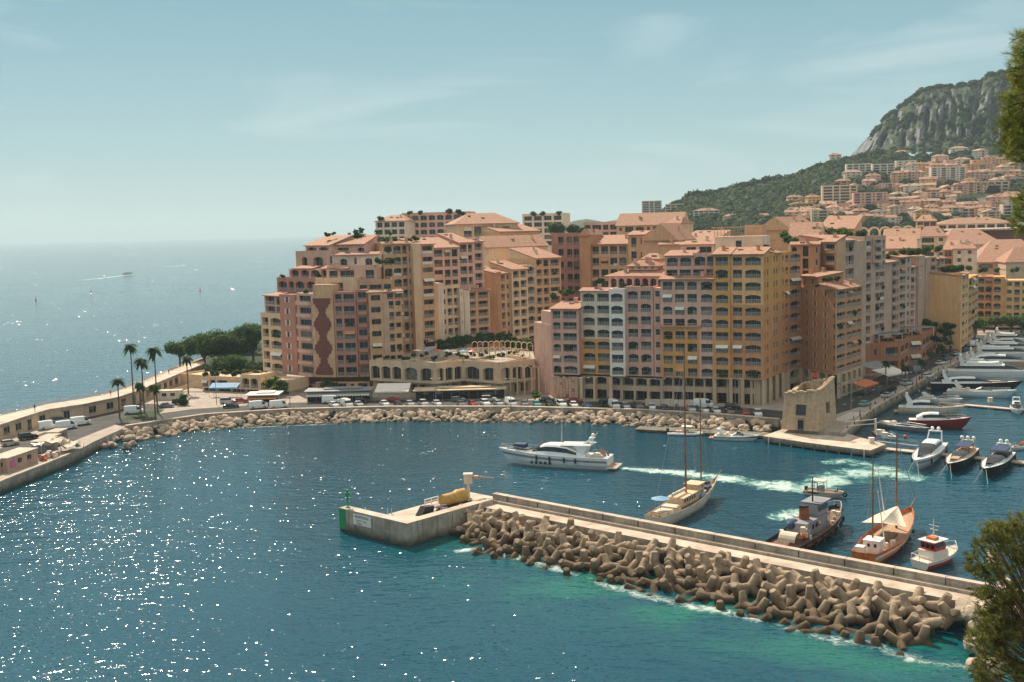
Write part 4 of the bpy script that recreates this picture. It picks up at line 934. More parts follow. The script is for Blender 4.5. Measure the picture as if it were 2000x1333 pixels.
# ---- restaurants at street level ----
for x0,x1,Y,yt,lab,m_,m2 in((484,540,322,772,'long low restaurant with salmon awnings at the left end of the waterfront street',WHITE,ORA),(600,722,322,764,'dark glazed restaurant pavilion with white scalloped awning below the pink mural block',GREYP2,WHITE),(812,985,320,762,'long glazed restaurant pavilion with a flat cream canopy under the arcade',BEI,CANV)):
    a=D(x0,Y,780); b=D(x1,Y-1,780); zt=Zp((x0+x1)/2,yt,Y); t=thing('restaurant_pavilion',lab,'restaurant',(a.x,a.y,2.5)); L_=(b-a).length; hz_=zt-2.5
    mb=MB(); mb.box((L_/2,3.2,hz_/2),(L_,5.4,hz_-.02),0); mb.build('glazing',DGLASS,t)
    mb=MB(); mb.box((L_/2,2.4,hz_+.12),(L_+1.4,7.6,.24),0); mb.box((L_*.55,3.2,hz_+.5),(L_*.6,4,.2)); mb.build('canopy_roof',m_,t)
    n=max(4,int(L_/2.6))
    for i in range(n+1): mb=MB(); mb.box((L_*i/n,.2,hz_/2),(.12,.12,hz_)); mb.build('post',FRAME,t)
    mb=MB(); yy=-1.6
    for i in range(n*3): mb.faces([(L_*i/n/3,yy,hz_*.62),(L_*(i+1)/n/3,yy,hz_*.62),(L_*(i+1)/n/3,.3,hz_*.86),(L_*i/n/3,.3,hz_*.86),(L_*(i+.5)/n/3,yy,hz_*.52)],[(0,1,2,3),(0,4,1)],0)
    if x0!=812: mb.build('awning',m2,t)
canopy('restaurant_tent','big white tented awning of a restaurant at the foot of the left blocks','awning',D(768,322,770).to_3d()+Vector((0,0,2.5)),(10,6),WHITE,R(-3),slope=1.6,posth=3)
canopy('restaurant_awning','long white striped awning in front of the terracotta restaurant building','awning',G(1738,748),(11,5.5),WHITE,R(38),slope=1.2,posth=3)
canopy('restaurant_awning','dull grey awning between the brown block and the terracotta building','awning',G(1712,738),(11,7),GREYP2,R(38),slope=1.5,posth=3.2)
canopy('restaurant_awning','red-orange awning along the foot of the brown block end wall','awning',G(1690,770),(10,4),ORP,R(50),slope=.8,posth=2.8)
canopy('restaurant_awning','grey-blue awning on the terrace building behind the palms','awning',D(440,338,778).to_3d()+Vector((0,0,2.5)),(9,3.5),BLUEC,R(-6),slope=1.0,posth=3)
# white arched trellis
t=thing('arched_trellis','cream trellis of tall hoops at the right end of the arcade','trellis',(*D(1010,322,760),2.5))
bp=D(1010,322,760)
for i,x in enumerate(range(975,1068,14)):
    a=D(x,326-(x-975)*.03,730)-bp; r_=.95; zt=Zp(x,714,326)-2.5; mb=MB()
    pts=[(a.x-r_,a.y,0),(a.x-r_,a.y,zt-r_)]+[(a.x-r_*math.cos(math.pi*k/8),a.y,zt-r_+r_*math.sin(math.pi*k/8)) for k in range(1,8)]+[(a.x+r_,a.y,zt-r_),(a.x+r_,a.y,0)]
    mb.path(pts,.13,6); mb.build('hoop',CREAM,t)
t=thing('arched_pergola','two rows of small cream hoops on the podium terrace','pergola',(*D(980,345,700),pz+.9)); bp=D(980,345,700)
for row,(xa,xb,Y,n) in enumerate(((918,1040,340,11),(928,1046,352,11))):
    for i in range(n):
        a=D(xa+(xb-xa)*i/n,Y-(6 if i>6 else 0)*(i-6)*.3,705)-bp; r_=.92; mb=MB(); hh=1.6+(.9 if row else .2)
        pts=[(a.x-r_,a.y,0),(a.x-r_,a.y,hh)]+[(a.x-r_*math.cos(math.pi*k/6),a.y,hh+r_*math.sin(math.pi*k/6)) for k in range(1,6)]+[(a.x+r_,a.y,hh),(a.x+r_,a.y,0)]
        mb.path(pts,.12,5); mb.build('hoop',CREAM,t)

# ================= stone tower =================
p=G(1578,840); T=thing('stone_tower','ruined square stone watchtower with a sloping jagged top on the quay corner','tower',p,0)
A_,B2_,C2_,D2_=[G(*q)-p for q in((1526,838),(1600,843),(1634,826),(1568,812))]
zl_=Zp(1528,770,G(1526,838).y)-2.5; zm=Zp(1600,765,G(1600,843).y)-2.5; zr=Zp(1630,736,G(1634,826).y)-2.5
cen=(A_+B2_+C2_+D2_)/4
def edge(a,b,za,zb,nz,m,inset=.10,th=1.1,win=None,seed=0):
    n=14; top=[];bot=[];ti=[];bi=[]
    for i in range(n+1):
        f=i/n; q=a.lerp(b,f); z=za+(zb-za)*(f**(1.0 if nz==0 else 1.6))+(.5*noise.noise(Vector((f*7,seed,0)))); 
        tq=q.lerp(cen,inset); 
        dn=(cen-q).normalized(); dn.z=0
        top.append(Vector((tq.x,tq.y,z))); bot.append(Vector((q.x,q.y,-.1))); ti.append(Vector((tq.x+dn.x*th,tq.y+dn.y*th,z-.05))); bi.append(Vector((tq.x+dn.x*th,tq.y+dn.y*th,0)))
    for i in range(n):
        if win and win[0]<=i<win[1]:
            z1,z2=win[2],win[3]; lp=lambda u_,v_,z:(u_.lerp(v_,(z-u_.z)/(v_.z-u_.z)))
            for za_,zb_ in((None,z1),(z2,None)):
                l0=bot[i] if za_ is None else lp(bot[i],top[i],z2); l1=bot[i+1] if za_ is None else lp(bot[i+1],top[i+1],z2)
                h0=lp(bot[i],top[i],z1) if zb_ else top[i]; h1=lp(bot[i+1],top[i+1],z1) if zb_ else top[i+1]
                m.poly([l0,l1,h1,h0])
            dn=(cen-(a+b)/2).normalized()*1.0; dn.z=0
            c1=[lp(bot[j],top[j],z) for j,z in((i,z1),(i+1,z1),(i+1,z2),(i,z2))]; c2=[q+dn for q in c1]
            m.poly([c1[0],c1[1],c2[1],c2[0]]); m.poly([c2[3],c2[2],c1[2],c1[3]])
            if i==win[0]: m.poly([c1[0],c2[0],c2[3],c1[3]])
            if i==win[1]-1: m.poly([c2[1],c1[1],c1[2],c2[2]])
            m.poly(c2,1)
        else: m.poly([bot[i],bot[i+1],top[i+1],top[i]])
        m.poly([top[i],top[i+1],ti[i+1],ti[i]]); m.poly([ti[i],ti[i+1],bi[i+1],bi[i]])
mb=MB(); edge(A_,B2_,zl_,zm,0,mb,win=(5,9,3.4,6.2),seed=1); edge(B2_,C2_,zm,zr,1,mb,win=(6,9,3.2,6),seed=2); edge(C2_,D2_,zr,zl_+.4,0,mb,seed=3); edge(D2_,A_,zl_+.4,zl_,0,mb,seed=4)
mb.build('masonry',[STONE,DGLASS],T)
mb=MB(); q=A_.lerp(B2_,.5)+(A_.lerp(B2_,.5)-cen)*.02; ang=math.atan2((B2_-A_).y,(B2_-A_).x); mb.box((q.x,q.y-.25,3.25),(3.6,.5,.3),0,ang); mb.box((q.x,q.y-.15,6.4),(3.4,.4,.35),0,ang); mb.build('window_surround',STONE,T)
mb=MB(); q=A_.lerp(B2_,.52); mb.box((q.x-.0,q.y+.1,1.2),(1.3,.6,2.4),0,ang); mb.build('door',DGLASS,T)
mb=MB()
for i in range(12):
    a=B2_.lerp(C2_,(i+.3)/12).lerp(cen,.12); z=zm+(zr-zm)*((i+.3)/12)**1.6; mb.box((a.x,a.y,z+.1),(1.0,.9,.5),0,math.atan2((C2_-B2_).y,(C2_-B2_).x))
for i in range(9):
    a=A_.lerp(B2_,(i+.5)/9).lerp(cen,.12); mb.box((a.x,a.y,zl_+(zm-zl_)*(i+.5)/9+.05+.2*math.sin(i*2.2)),(.9,.9,.45),0,ang+.1*math.sin(i))
mb.build('coping_stones',STONE,T)
fl=thing('flagpole','short flagpole with a small flag behind the stone tower','flag',p+Vector((B2_.x-1,B2_.y+3,0))); mb=MB(); hF=zm+4.3; mb.tube((0,0,0),(0,0,hF),.07,.05,5); mb.build('pole',STEEL,fl)
mb=MB(); mb.loft([[Vector((.07+.28*i,.08*math.sin(i*1.3),hF-.1-.05*i)),Vector((.07+.28*i,.08*math.sin(i*1.3+.4),hF-1.2-.08*i))] for i in range(6)]); mb.build('flag',[REDP],fl)
# ================= hills =================
RD=[(1100,442),(1140,430),(1200,428),(1250,424),(1290,415),(1320,396),(1350,378),(1400,374),(1440,362),(1500,350),(1560,340),(1600,322),(1640,312),(1690,300),(1720,296),(1900,288),(2100,280),(2300,270)]
CL=[(1660,302),(1690,292),(1705,262),(1722,232),(1745,214),(1775,192),(1800,172),(1835,165),(1870,163),(1905,157),(1930,142),(1975,133),(2050,120),(2300,95)]
def interp(T_,x):
    if x<=T_[0][0]: return T_[0][1]
    for (a,b),(c,d) in zip(T_,T_[1:]):
        if x<=c: return b+(d-b)*(x-a)/(c-a)
    return T_[-1][1]
Y0,Y1,Y2=640.,1250.,1500.
def hill_z(x,Y):      # x: photo column of the direction from the viewpoint
    yr=interp(RD,x); zr=P(x,yr,Y=Y1).z-7; f=(Y-Y0)/(Y1-Y0)
    if f<=0: return 2.0
    base=2+(zr-2)*min(f,1)**1.15
    return base
NX=130; NY=70; mb=MB(); idx={}
vs=[];fs=[];ms=[]
for i in range(NX+1):
    x=1090+(2340-1090)*i/NX
    for j in range(NY+1):
        Y=Y0+(Y1-Y0)*1.04*j/NY; z=hill_z(x,Y); 
        p=P(x,430,Y=Y); nz_=fbm(p.x*.01,p.y*.01,0)*9*min(1,(Y-Y0)/150)*(1 if x>1250 else .2); vs.append((p.x,p.y,z+nz_ if Y<Y1*.97 else z))
for i in range(NX):
    for j in range(NY): a=i*(NY+1)+j; fs.append((a,a+NY+1,a+NY+2,a+1))
me=bpy.data.meshes.new('hillside'); me.from_pydata(vs,[],fs); me.polygons.foreach_set('use_smooth',[True]*len(fs))
HILLM=mat('hillside_scrub',(.07,.085,.04),.95,.3,.03,col2=(.20,.17,.12)); me.materials.append(HILLM); obj('hillside',me,kind='structure')
# cliff
def cliffmat():
    m=mat('cliff_rock',(.23,.22,.235),.95,.25,.06,bump=1,bscale=.15,col2=(.10,.105,.12),stain=0); N=m.node_tree.nodes; L=m.node_tree.links; b=N['Principled BSDF']; src=b.inputs['Base Color'].links[0].from_socket
    g=N.new('ShaderNodeNewGeometry'); sx=N.new('ShaderNodeSeparateXYZ'); L.new(g.outputs['Normal'],sx.inputs[0]); n=N.new('ShaderNodeTexNoise'); n.inputs['Scale'].default_value=.03; n.inputs['Detail'].default_value=8; L.new(g.outputs['Position'],n.inputs['Vector'])
    a=N.new('ShaderNodeMath'); a.operation='MULTIPLY_ADD'; a.inputs[1].default_value=1.6; L.new(n.outputs[0],a.inputs[0]); L.new(sx.outputs[2],a.inputs[2])
    r=N.new('ShaderNodeMapRange'); r.inputs[1].default_value=1.30; r.inputs[2].default_value=1.42; L.new(a.outputs[0],r.inputs[0]); x=N.new('ShaderNodeMix'); x.data_type='RGBA'; x.inputs[7].default_value=(.025,.042,.018,1); L.new(r.outputs[0],x.inputs[0]); L.new(src,x.inputs[6]); L.new(x.outputs[2],b.inputs['Base Color']); return m
NX=200; NZ=110; vs=[];fs=[]
def cliff_pt(x,f):
    yt=interp(CL,x); zt=P(x,yt,Y=Y2).z-4; zb=P(x,interp(RD,x)+6,Y=Y1+20).z
    rid=abs(fbm(x*.026,0,f*1.0,5))*2.3+abs(noise.noise(Vector((x*.07,f*3,3))))*.9+abs(noise.noise(Vector((x*.16,f*7,8))))*.35
    led=.5+.5*math.sin(f*9+fbm(x*.01,f*2,5)*6)
    Y=Y1+10+(Y2-Y1-10)*(f**1.05)*(.55+.45*f)+rid*95*math.sin(math.pi*min(1,f*1.0))*.8+led*14*(1-f)
    z=zb+(zt-zb)*f
    p=P(x,300,Y=Y); return (p.x,p.y,z)
for i in range(NX+1):
    x=1672+(2330-1672)*i/NX
    for j in range(NZ+1): vs.append(cliff_pt(x,j/NZ))
    p=vs[-1]; vs.append((p[0]+20,p[1]+300,p[2]-60))
for i in range(NX):
    for j in range(NZ+1): a=i*(NZ+2)+j; fs.append((a,a+NZ+2,a+NZ+3,a+1))
me=bpy.data.meshes.new('cliff'); me.from_pydata(vs,[],fs); me.polygons.foreach_set('use_smooth',[True]*len(fs)); me.materials.append(cliffmat()); obj('cliff',me,kind='structure')
# distant headland
mb=MB(); pts=[(1060,446),(1095,441),(1120,432),(1145,428),(1180,434),(1215,428),(1260,432),(1330,430)]
for Yh,dz in((2600,0),):
    t_=[P(x,y,Y=Yh) for x,y in pts]; mb.loft([[Vector((p.x,p.y-120,-1)) for p in t_],t_,[Vector((p.x,p.y+300,-1)) for p in t_]])
mb.build('headland',HILLM,kind='structure')
# ================= woods on the hill =================
r3=random.Random(11)
FOR=leafmat('forest_leaf',(.05,.085,.028),(.02,.042,.015)); FOR2=leafmat('forest_leaf_dark',(.03,.055,.022),(.012,.026,.012)); FOR3=leafmat('forest_leaf_light',(.085,.115,.04),(.05,.07,.025))
def wood(name,lab,samples,rs):
    mb=MB()
    for p,rr in samples:
        mi=rs.choice([0,0,1,1,2]); b=len(mb.v); nu,nv=7,4; ph=rs.uniform(0,9)
        for j in range(nv+1):
            a=math.pi*.62*j/nv
            for i in range(nu):
                t=2*math.pi*i/nu+ph; r_=rr*(1+.3*noise.noise(Vector((i*1.3+ph*5,j*1.7,ph)))); mb.v.append((p.x+r_*math.sin(a)*math.cos(t),p.y+r_*math.sin(a)*math.sin(t),p.z+r_*.85*math.cos(a)))
        for j in range(nv):
            for i in range(nu): mb.f.append((b+j*nu+i,b+(j+1)*nu+i,b+(j+1)*nu+(i+1)%nu,b+j*nu+(i+1)%nu)); mb.m.append(mi)
        for k in range(26):
            d=Vector((rs.gauss(0,1),rs.gauss(0,1),abs(rs.gauss(0,.9))-.15)).normalized(); c=p+Vector((d.x,d.y,d.z*.85))*rr*rs.uniform(.8,1.12); s_=rr*.28*rs.uniform(.6,1.4)
            a=Vector((rs.gauss(0,1),rs.gauss(0,1),rs.gauss(0,1))).normalized(); bb=a.orthogonal().normalized(); mb.poly([c-a*s_,c-bb*s_*.7,c+a*s_,c+bb*s_*.6],rs.choice([mi,mi,1,0,2]))
    return mb.build(name,[FOR,FOR2,FOR3],kind='stuff',label=lab,cat='woods')
S_=[]
for i in range(2600):
    x=r3.uniform(1290,1760); f=r3.random()**.8; Y=Y0+60+(Y1-Y0-60)*f
    dens=1.0 if x<1640 else .35
    if x>1640+ (Y-900)*.3: dens=.3
    if x>1420 and f<.30+(x-1420)*.0012: dens*=.12
    if r3.random()>dens: continue
    p=P(x,430,Y=Y); p.z=hill_z(x,Y)+2+fbm(p.x*.01,p.y*.01,0)*6; S_.append((p,r3.uniform(4,8.5)))
for i in range(260): x=r3.uniform(1300,1720); p=P(x,430,Y=Y1*.99); p.z=hill_z(x,Y1)+r3.uniform(-1,3); S_.append((p,r3.uniform(4.5,8)))
wood('woods','dark green pine woods covering the ridge left of the cliff',S_,r3)
S_=[]
for i in range(900):
    x=r3.uniform(1640,2150); f=r3.random(); Y=Y0+120+(Y1-Y0-120)*f**.6; p=P(x,430,Y=Y); p.z=hill_z(x,Y)+1+fbm(p.x*.01,p.y*.01,0)*6
    if fbm(p.x*.012,p.y*.012,7)>-.05 or f>.8: S_.append((p,r3.uniform(3,7)))
for i in range(1500):
    x=r3.uniform(1690,2150); f=r3.random(); q=cliff_pt(x,f); 
    if fbm(q[0]*.015,q[2]*.03,2)>.02 or f>.96 or f<.12: S_.append((Vector(q)+Vector((0,0,-1)),r3.uniform(2.0,5)))
for i in range(150): x=r3.uniform(1700,2150); q=cliff_pt(x,1); S_.append((Vector(q),r3.uniform(3,6)))
wood('scrub','scattered dark trees and scrub over the cliff and the town slope',S_,r3)
# ================= town on the slope =================
def slope_at(x,y):
    Y=Y0+5
    while Y<Y1:
        if P(x,y,Y=Y).z<=hill_z(x,Y)+fbm(P(x,430,Y=Y).x*.01,P(x,430,Y=Y).y*.01,0)*6: break
        Y+=6
    return Y
GWALL=[CREAM,PPINK,OFFW,TAN,YEL2,PINK]
def house(x,y,wpx,hpx,lab,wall,cols,n,roof='flat',name='house',cat='house',group='houses on the hillside',Y=None,rz=None,rh=2.2,dp=10,rail=None,win=True):
    """x,y photo position of the middle of the wall foot, size in photo pixels"""
    Y=slope_at(x,y) if Y is None else Y; p=P(x,y,Y=Y); w_=wpx*Y/F; h_=hpx*Y/F; rz=r3.uniform(-.35,.35) if rz is None else rz
    B=Bld(lab,[wall,OFFW],group,cat,name,(p.x,p.y,p.z)); d=Vector((math.cos(rz),math.sin(rz))); nb=Vector((-d.y,d.x)); a=Vector((p.x,p.y))-d*w_/2; b=a+d*w_
    B.block(a,b,p.z-6,p.z,'=',0,depth=dp); B.block(a,b,p.z,p.z+h_,cols if win else '=',n if win else 0,depth=dp,roof=None if roof=='flat' else roof,rh=rh,ri=r3.choice([TILE,TILE2]),parapet=.7 if roof=='flat' else 0,rail=rail,left='=s=s=' if win else '=',right='=s=s=' if win else '=',over=.6)
    B.done(); return B
GA='apartment blocks on the hillside'
for a in [
 (1678,350,48,28,'pale apartment block with stepped balconies below the cliff, left of its twin','OFFW','-w-w-w-w-',6,'flat'),
 (1726,350,42,28,'pale apartment block with stepped balconies below the cliff, right of its twin','OFFW','-w-w-w-',6,'flat'),
 (1852,366,64,38,'tall slab of white flats with grid of balconies, highest on the town slope','OFFW','-w-s-w-s-w-s-w-',9,'flat'),
 (1640,410,66,46,'stepped cream terrace flats at the edge of the woods','CREAM','-W-w-W-w-',8,'flat'),
 (1700,418,64,40,'broad tan and pink flats in the middle of the slope','PINK','-w-s-w-s-w-s-',8,'flat'),
 (1752,416,54,26,'orange flats with awnings right of the broad tan flats','TAN','-W-w-W-',5,'flat'),
 (1380,438,50,26,'white and blue balcony flats with tile roof at the foot of the woods','OFFW','-w-w-w-w-w-',6,'hip'),
 (1273,418,38,24,'white tower flats at the left end of the town skyline','OFFW','-W-w-W-',7,'flat'),
 (1330,418,60,18,'long cream flats with yellow awnings on the town skyline','CREAM','-w-w-w-w-w-w-',4,'flat'),
 (1430,440,34,17,'yellow villa with tile roof at the foot of the woods','YEL2','-s-s-s-s-',3,'hip'),
 (1492,437,32,15,'rosy villa with tile roof at the foot of the woods','PPINK','-s-s-s-s-',3,'hip'),
 (1462,438,20,10,'low pink house between the yellow villa and the rosy villa','PINK','-s-s-',2,'hip'),
 (1532,440,28,13,'dark pink row house near the rosy villa','PINK','-s-s-s-',3,'hip'),
 (1556,441,40,26,'cream stepped house group in front of the woods','CREAM','-s-s-s-',5,'gx'),
 (1602,446,32,34,'tall beige flats with round stair front, beside the cream stepped houses','BEI','-s-w-',6,'flat'),
 (1655,448,56,24,'grey flats with arched loggias and dark shutters above the big arches','GREYP','-a-a-a-a-a-',5,'flat'),
 (1720,440,60,14,'low white building with red roofs above the big arches','OFFW','-s-s-s-s-s-',2,'gx'),
 (1820,430,64,16,'tan town houses stepping up the slope','TAN','-s-w-s-w-',3,'gx'),
 (1892,426,110,18,'long flat-roofed cream school-like block near the right edge','CREAM','-w-w-w-w-w-w-w-w-',3,'hip'),
 (1936,380,66,24,'cream flats with white balconies high on the right','CREAM','-w-w-w-w-w-',4,'flat'),
 (1962,352,60,16,'terrace of cream houses high near the right edge','YEL2','-s-s-s-s-s-',3,'gx'),
 (1810,336,44,12,'white modern villa below the cliff','OFFW','-W-W-W-',3,'flat'),
 (1790,330,30,8,'low white villa left of the modern villa','WHITE','-s-s-s-',2,'flat'),
 (1884,306,40,8,'long low villa under the cliff face','OFFW','-s-s-s-s-',2,'hip'),
 (1762,303,24,6,'small villa with tile roof at the cliff foot','TAN','-s-s-',2,'hip'),
 (1632,312,22,9,'white domed villa on the crest of the ridge','OFFW','-s-s-',2,'hip'),
 (1985,425,50,24,'narrow white flats at the right edge','OFFW','-w-w-w-',4,'flat'),
 (1700,362,30,8,'terracotta roofed house below the twin blocks','TAN','-s-s-s-',2,'hip')]:
    x,y,wp,hp,lab,wl,cols,n,rf=a; apt=n>=4 and rf=='flat'
    house(x,y,wp,hp,lab,globals()[wl],cols,n,rf,'apartment_building' if apt else 'house','apartment building' if apt else 'house',GA if apt else 'houses on the hillside',rz=-.15)
zones=[(1545,1990,402,440,66),(1750,1990,338,402,54),(1640,1780,358,385,9),(1550,1700,418,446,20),(1800,1990,306,345,16)]
nm_=['cream','pale pink','off-white','tan','yellow','pink']; k=0; rows=[]
for xa,xb,ya,yb,n in zones:
    for i in range(n):
        rows.append((xa+(xb-xa)*(i+.5)/n+r3.uniform(-8,8),r3.uniform(ya,yb)))
rows.sort(); last={}
for x,y in rows:
    wi=r3.randrange(6); g='upper' if y<375 else 'middle' if y<408 else 'lower'; key=(wi,g); last[key]=last.get(key,0)+1
    wp,hp=r3.uniform(18,40),r3.uniform(12,25)
    B=house(x,y,wp,hp,'%s %s from the left of the small %s tile-roofed houses on the %s slope'%('',ORD[last[key]-1],nm_[wi],g),GWALL[wi],r3.choice(['-s-s-s-','-s-=-s-','-s-w-s-']),max(2,round(hp/4.5)),r3.choice(['hip','gx','gy','hip','flat']),dp=9)
    B.root['label']='small %s tile-roofed house, %s from the left of its colour on the %s slope'%(nm_[wi],ORD[last[key]-1],g)
# ================= roofs and buildings between harbour and slope =================
for a in [ # xL,YL,xR,YR,yt,cols,n,mat,roof,rh,depth,label
 (733,560,792,556,432,'-w-w-w-w-',3,'OFFW','hip',3,18,'pale distant building with small hip roof, leftmost on the roof skyline'),
 (785,570,918,566,418,'-a-a-a-a-a-a-a-a-',4,'PPINK',None,0,20,'long pale distant block with arcaded top floor on the roof skyline'),
 (1020,640,1100,634,420,'-w-w-w-w-',5,'OFFW',None,0,20,'pale terraced block with roof trees in the skyline gap'),
 (1140,560,1212,556,437,'-w-W-w-W-',4,'PPINK',None,0,20,'low pinkish terraced building with long planted balconies'),
 (1204,540,1330,530,440,'-s-w-a-s-w-a-s-',3,'TAN','gx',6,22,'broad tan building with three tiled gables behind the courtyard'),
 (1300,500,1330,496,437,'-w-w-',3,'BEI','hip',3,14,'beige house with dark square windows left of the white penthouse'),
 (1480,420,1548,410,450,'=',0,'TAN','gy',5,20,'large tan tiled roof behind the tall yellow block'),
 (1330,470,1398,462,470,'=-W-W-',2,'BEI','shed',4,18,'beige terrace house with tiled canopy behind the penthouse'),
 (1540,400,1600,396,462,'=s=s=',2,'CREAM','gx',5,18,'cream building with broad tile roof left of the beige tower'),
 (1600,430,1668,424,448,'=s=s=',2,'TAN','shed',5,18,'tan building with sloping tile roof and roof garden'),
 (1725,520,1795,514,468,'-s-w-s-',2,'OFFW','gx',5,24,'white building with wide pale tile roofs and roof lights'),
 (1730,470,1790,466,486,'-s-s-s-',2,'PINK','shed',5,18,'pink building with low tile roofs left of the terraces'),
 (1795,560,1850,556,462,'-w-s-',3,'CREAM','hip',5,18,'cream building with pyramid tile roof'),
 (1842,520,1880,516,488,'-w-w-',3,'ORA','shed',4,16,'small orange-walled house with tile roof beside the white house'),
 (1862,512,1906,508,486,'-t-t-',3,'OFFW','hip',4,18,'white house with green windows left of the big tile roofs'),
 (1905,560,2050,550,512,'-a-a-a-=-',1,'TAN','hip',11,46,'wide hall with large pyramid tile roofs and an arcade'),
 (1838,640,1960,634,478,'=s=s=',2,'BEI','hip',9,40,'hall with long hipped tile roof left of the arcaded hall'),
 (1965,540,2060,536,512,'-=-',0,'BEI','hip',7,22,'low tiled roof at the right edge below the hall'),
 (1790,700,1830,696,432,'-w-w-w-',5,'ORA','hip',4,20,'orange balcony flats right of the big arches'),
 (1830,720,1985,712,437,'-w-w-w-w-w-w-w-w-',4,'OFFW','hip',4,22,'long white balcony block behind the dark red hall'),
 ]:
    xL,YL,xR,YR,yt,cols,n,m_,rf,rh,dp,lab=a
    B=Bld(lab,[globals()[m_],TAN],None,'building','building',(0,0,2.5)); mean=(YL+YR)/2
    zz=Zp((xL+xR)/2,yt,mean); blk(B,xL,YL,xR,YR,yt,cols,n,z0=max(2.6,zz-max(1,n)*3.6),roof=rf,rh=rh,depth=dp,yr=yt,parapet=.8 if rf is None else 0,rail=None)
    a_,b_=D(xL,YL,yt),D(xR,YR,yt); B.block(a_+Vector((.3,.3)),b_+Vector((-.3,.3)),2.5,max(2.6,zz-max(1,n)*3.6),'=',0,depth=dp-.6); B.done()
# dark red stadium-like hall
B=Bld('dark red long hall with overhanging flat roof behind the tiled halls',[mat('dark_red_wall',(.20,.075,.05),.8,.1),BEI],None,'building','sports_hall',(0,0,2.5))
blk(B,1870,670,2080,660,450,'=',0,z0=2.5,depth=60,yr=450); a,b=D(1868,664,448),D(2085,654,448); d_=(b-a).normalized(); nb=Vector((-d_.y,d_.x)); z=Zp(1950,450,665); B.W.prism([(q.x,q.y) for q in(a,b,b+nb*70,a+nb*70)],z-2.4,z-1.4,1)
B.done()
# row of big round arches
t=thing('arch_row','row of big freestanding cream arches on a roof in front of the slope','arches',(*D(1720,600,440),0)); bp=D(1720,600,440); zb=Zp(1720,462,600)
for i in range(9):
    x=1628+i*18.5+(i*i)*.35; a=D(x,610-i*5,440)-bp; r_=(9+i*.35)*600/F*.95; mb=MB()
    pts=[(a.x-r_,a.y,zb-12),(a.x-r_,a.y,zb+2.2)]+[(a.x-r_*math.cos(math.pi*k/8),a.y,zb+2.2+r_*math.sin(math.pi*k/8)) for k in range(1,8)]+[(a.x+r_,a.y,zb+2.2),(a.x+r_,a.y,zb-12)]
    mb.path(pts,.5,6); mb.build('arch',CREAM,t)
# ================= trees on terraces and streets =================
r4=random.Random(3)
def gt(x,y,z=2.5): p=G(x,y,z); return p
# courtyard garden behind the podium
for i,(x,Y,h,cr) in enumerate([(790,368,7,3.2),(812,370,8,3.6),(838,372,8,3.5),(862,374,7,3.6),(885,376,8,3.6),(905,380,8,3.6),(925,384,7,3.4),(948,388,8,3.6),(965,392,7,3.2),(1002,372,7,3.4),(1022,366,8,3.6),(1040,362,7,3.2),(985,398,6,3)]):
    p=D(x,Y,690); tree('courtyard_tree',ORD[i]+' tree from the left in the dark green courtyard planting behind the arcade',(p.x,p.y,pz),h*.62,cr*1.1,r4,'trees in the courtyard',nb=12,dens=16,flat=.85)
for i in range(26):
    x=730+i*11.5+r4.uniform(-4,4); p=D(x,339+(i%5)*3+(4 if i%2 else 0),700); shrub(ORD[i]+' terrace shrub from the left among the parasols on the podium',(p.x,p.y,pz),r4.uniform(.8,1.5),r4,'shrubs on the podium terrace')
# left pines by the promenade
pn=(LEAF,LEAFD,LEAF)
for x,yb,h,cr,lab in((352,716,10.5,5.6,'leaning umbrella pine nearest the promenade'),(400,722,14,7.5,'big round umbrella pine left of the pink mural block'),(432,726,16,8.5,'largest dense umbrella pine left of the pink mural block'),(468,724,16,8.5,'dense pine touching the left end of the apartment block'),(496,722,18,7,'tall pine right beside the left end wall of the apartment block'),(452,738,9,7,'dark low tree under the umbrella pines')):
    p=G(x,yb); tree('umbrella_pine',lab,p,h,cr,r4,'pines beside the left apartment block',mats=pn,nb=30,flat=.72,dens=18,cat='pine tree')
for i,(x,yb,h,c) in enumerate([(415,735,5,3.4),(388,732,4.5,3),(480,738,6,4),(505,735,6,3.6),(440,700,12,7),(488,690,13,7),(372,738,3.5,2.4)]): tree('garden_tree',ORD[i]+' low rounded tree filling the garden under the umbrella pines',G(x,yb),h,c,r4,'low garden trees under the pines',mats=pn,nb=16,flat=.8,dens=18)
for i,(x,yb,r_) in enumerate([(400,738,1.7),(420,737,2),(440,736,1.8),(462,735,2.1),(482,735,2),(500,737,1.8),(515,738,1.6)]):
    p=D(x,352,735); shrub(ORD[i]+' shrub from the left on the planted roof of the cream terrace building',(p.x,p.y,zl+.3 if i<8 else 3),r_,r4,'shrubs on the terrace building')
for i,(x,yb,h,c) in enumerate([(234,818,11,2.5),(262,800,19,2.9),(282,806,15.5,2.9),(308,806,18.5,3.2),(276,818,10,2.2),(304,820,9.5,2.4),(368,770,12,2.8)]):
    lab=['short palm leftmost of the seafront palms','tallest slim palm above the seafront promenade','shaggy palm between the two tallest palms','tall broad-crowned palm, right one of the two tallest','small palm in front of the shaggy palm','low palm right of the small palm at the wall','palm standing by the cream terrace building'][i]
    palm(lab,G(x,yb),h*.98,r4,'palms by the promenade',cr=c)
for i,(x,y,h) in enumerate([(1730,752,7),(1768,752,5.5),(1800,742,6),(1818,724,6),(1838,712,6.5),(1855,700,6),(1870,688,6.5)]): palm(ORD[i]+' street palm from the left along the right-hand quay',G(x,y),h,r4,'street palms on the quay',cr=1.9)
for i,(x,Y,z,h,cr) in enumerate([(1922,470,3,7,5),(1945,468,3,7.5,5),(1975,466,3,8,6),(1995,462,3,8,6),(1905,440,3,8,4)]):
    p=D(x,Y,640); tree('olive_tree','rounded grey-green tree in front of the long yellow building, '+ORD[i]+' from the left' if i<4 else 'dark tree at the far corner of the yellow building',(p.x,p.y,z),h,cr,r4,'trees by the car park',mats=(LEAFL,LEAF),nb=8,dens=14)
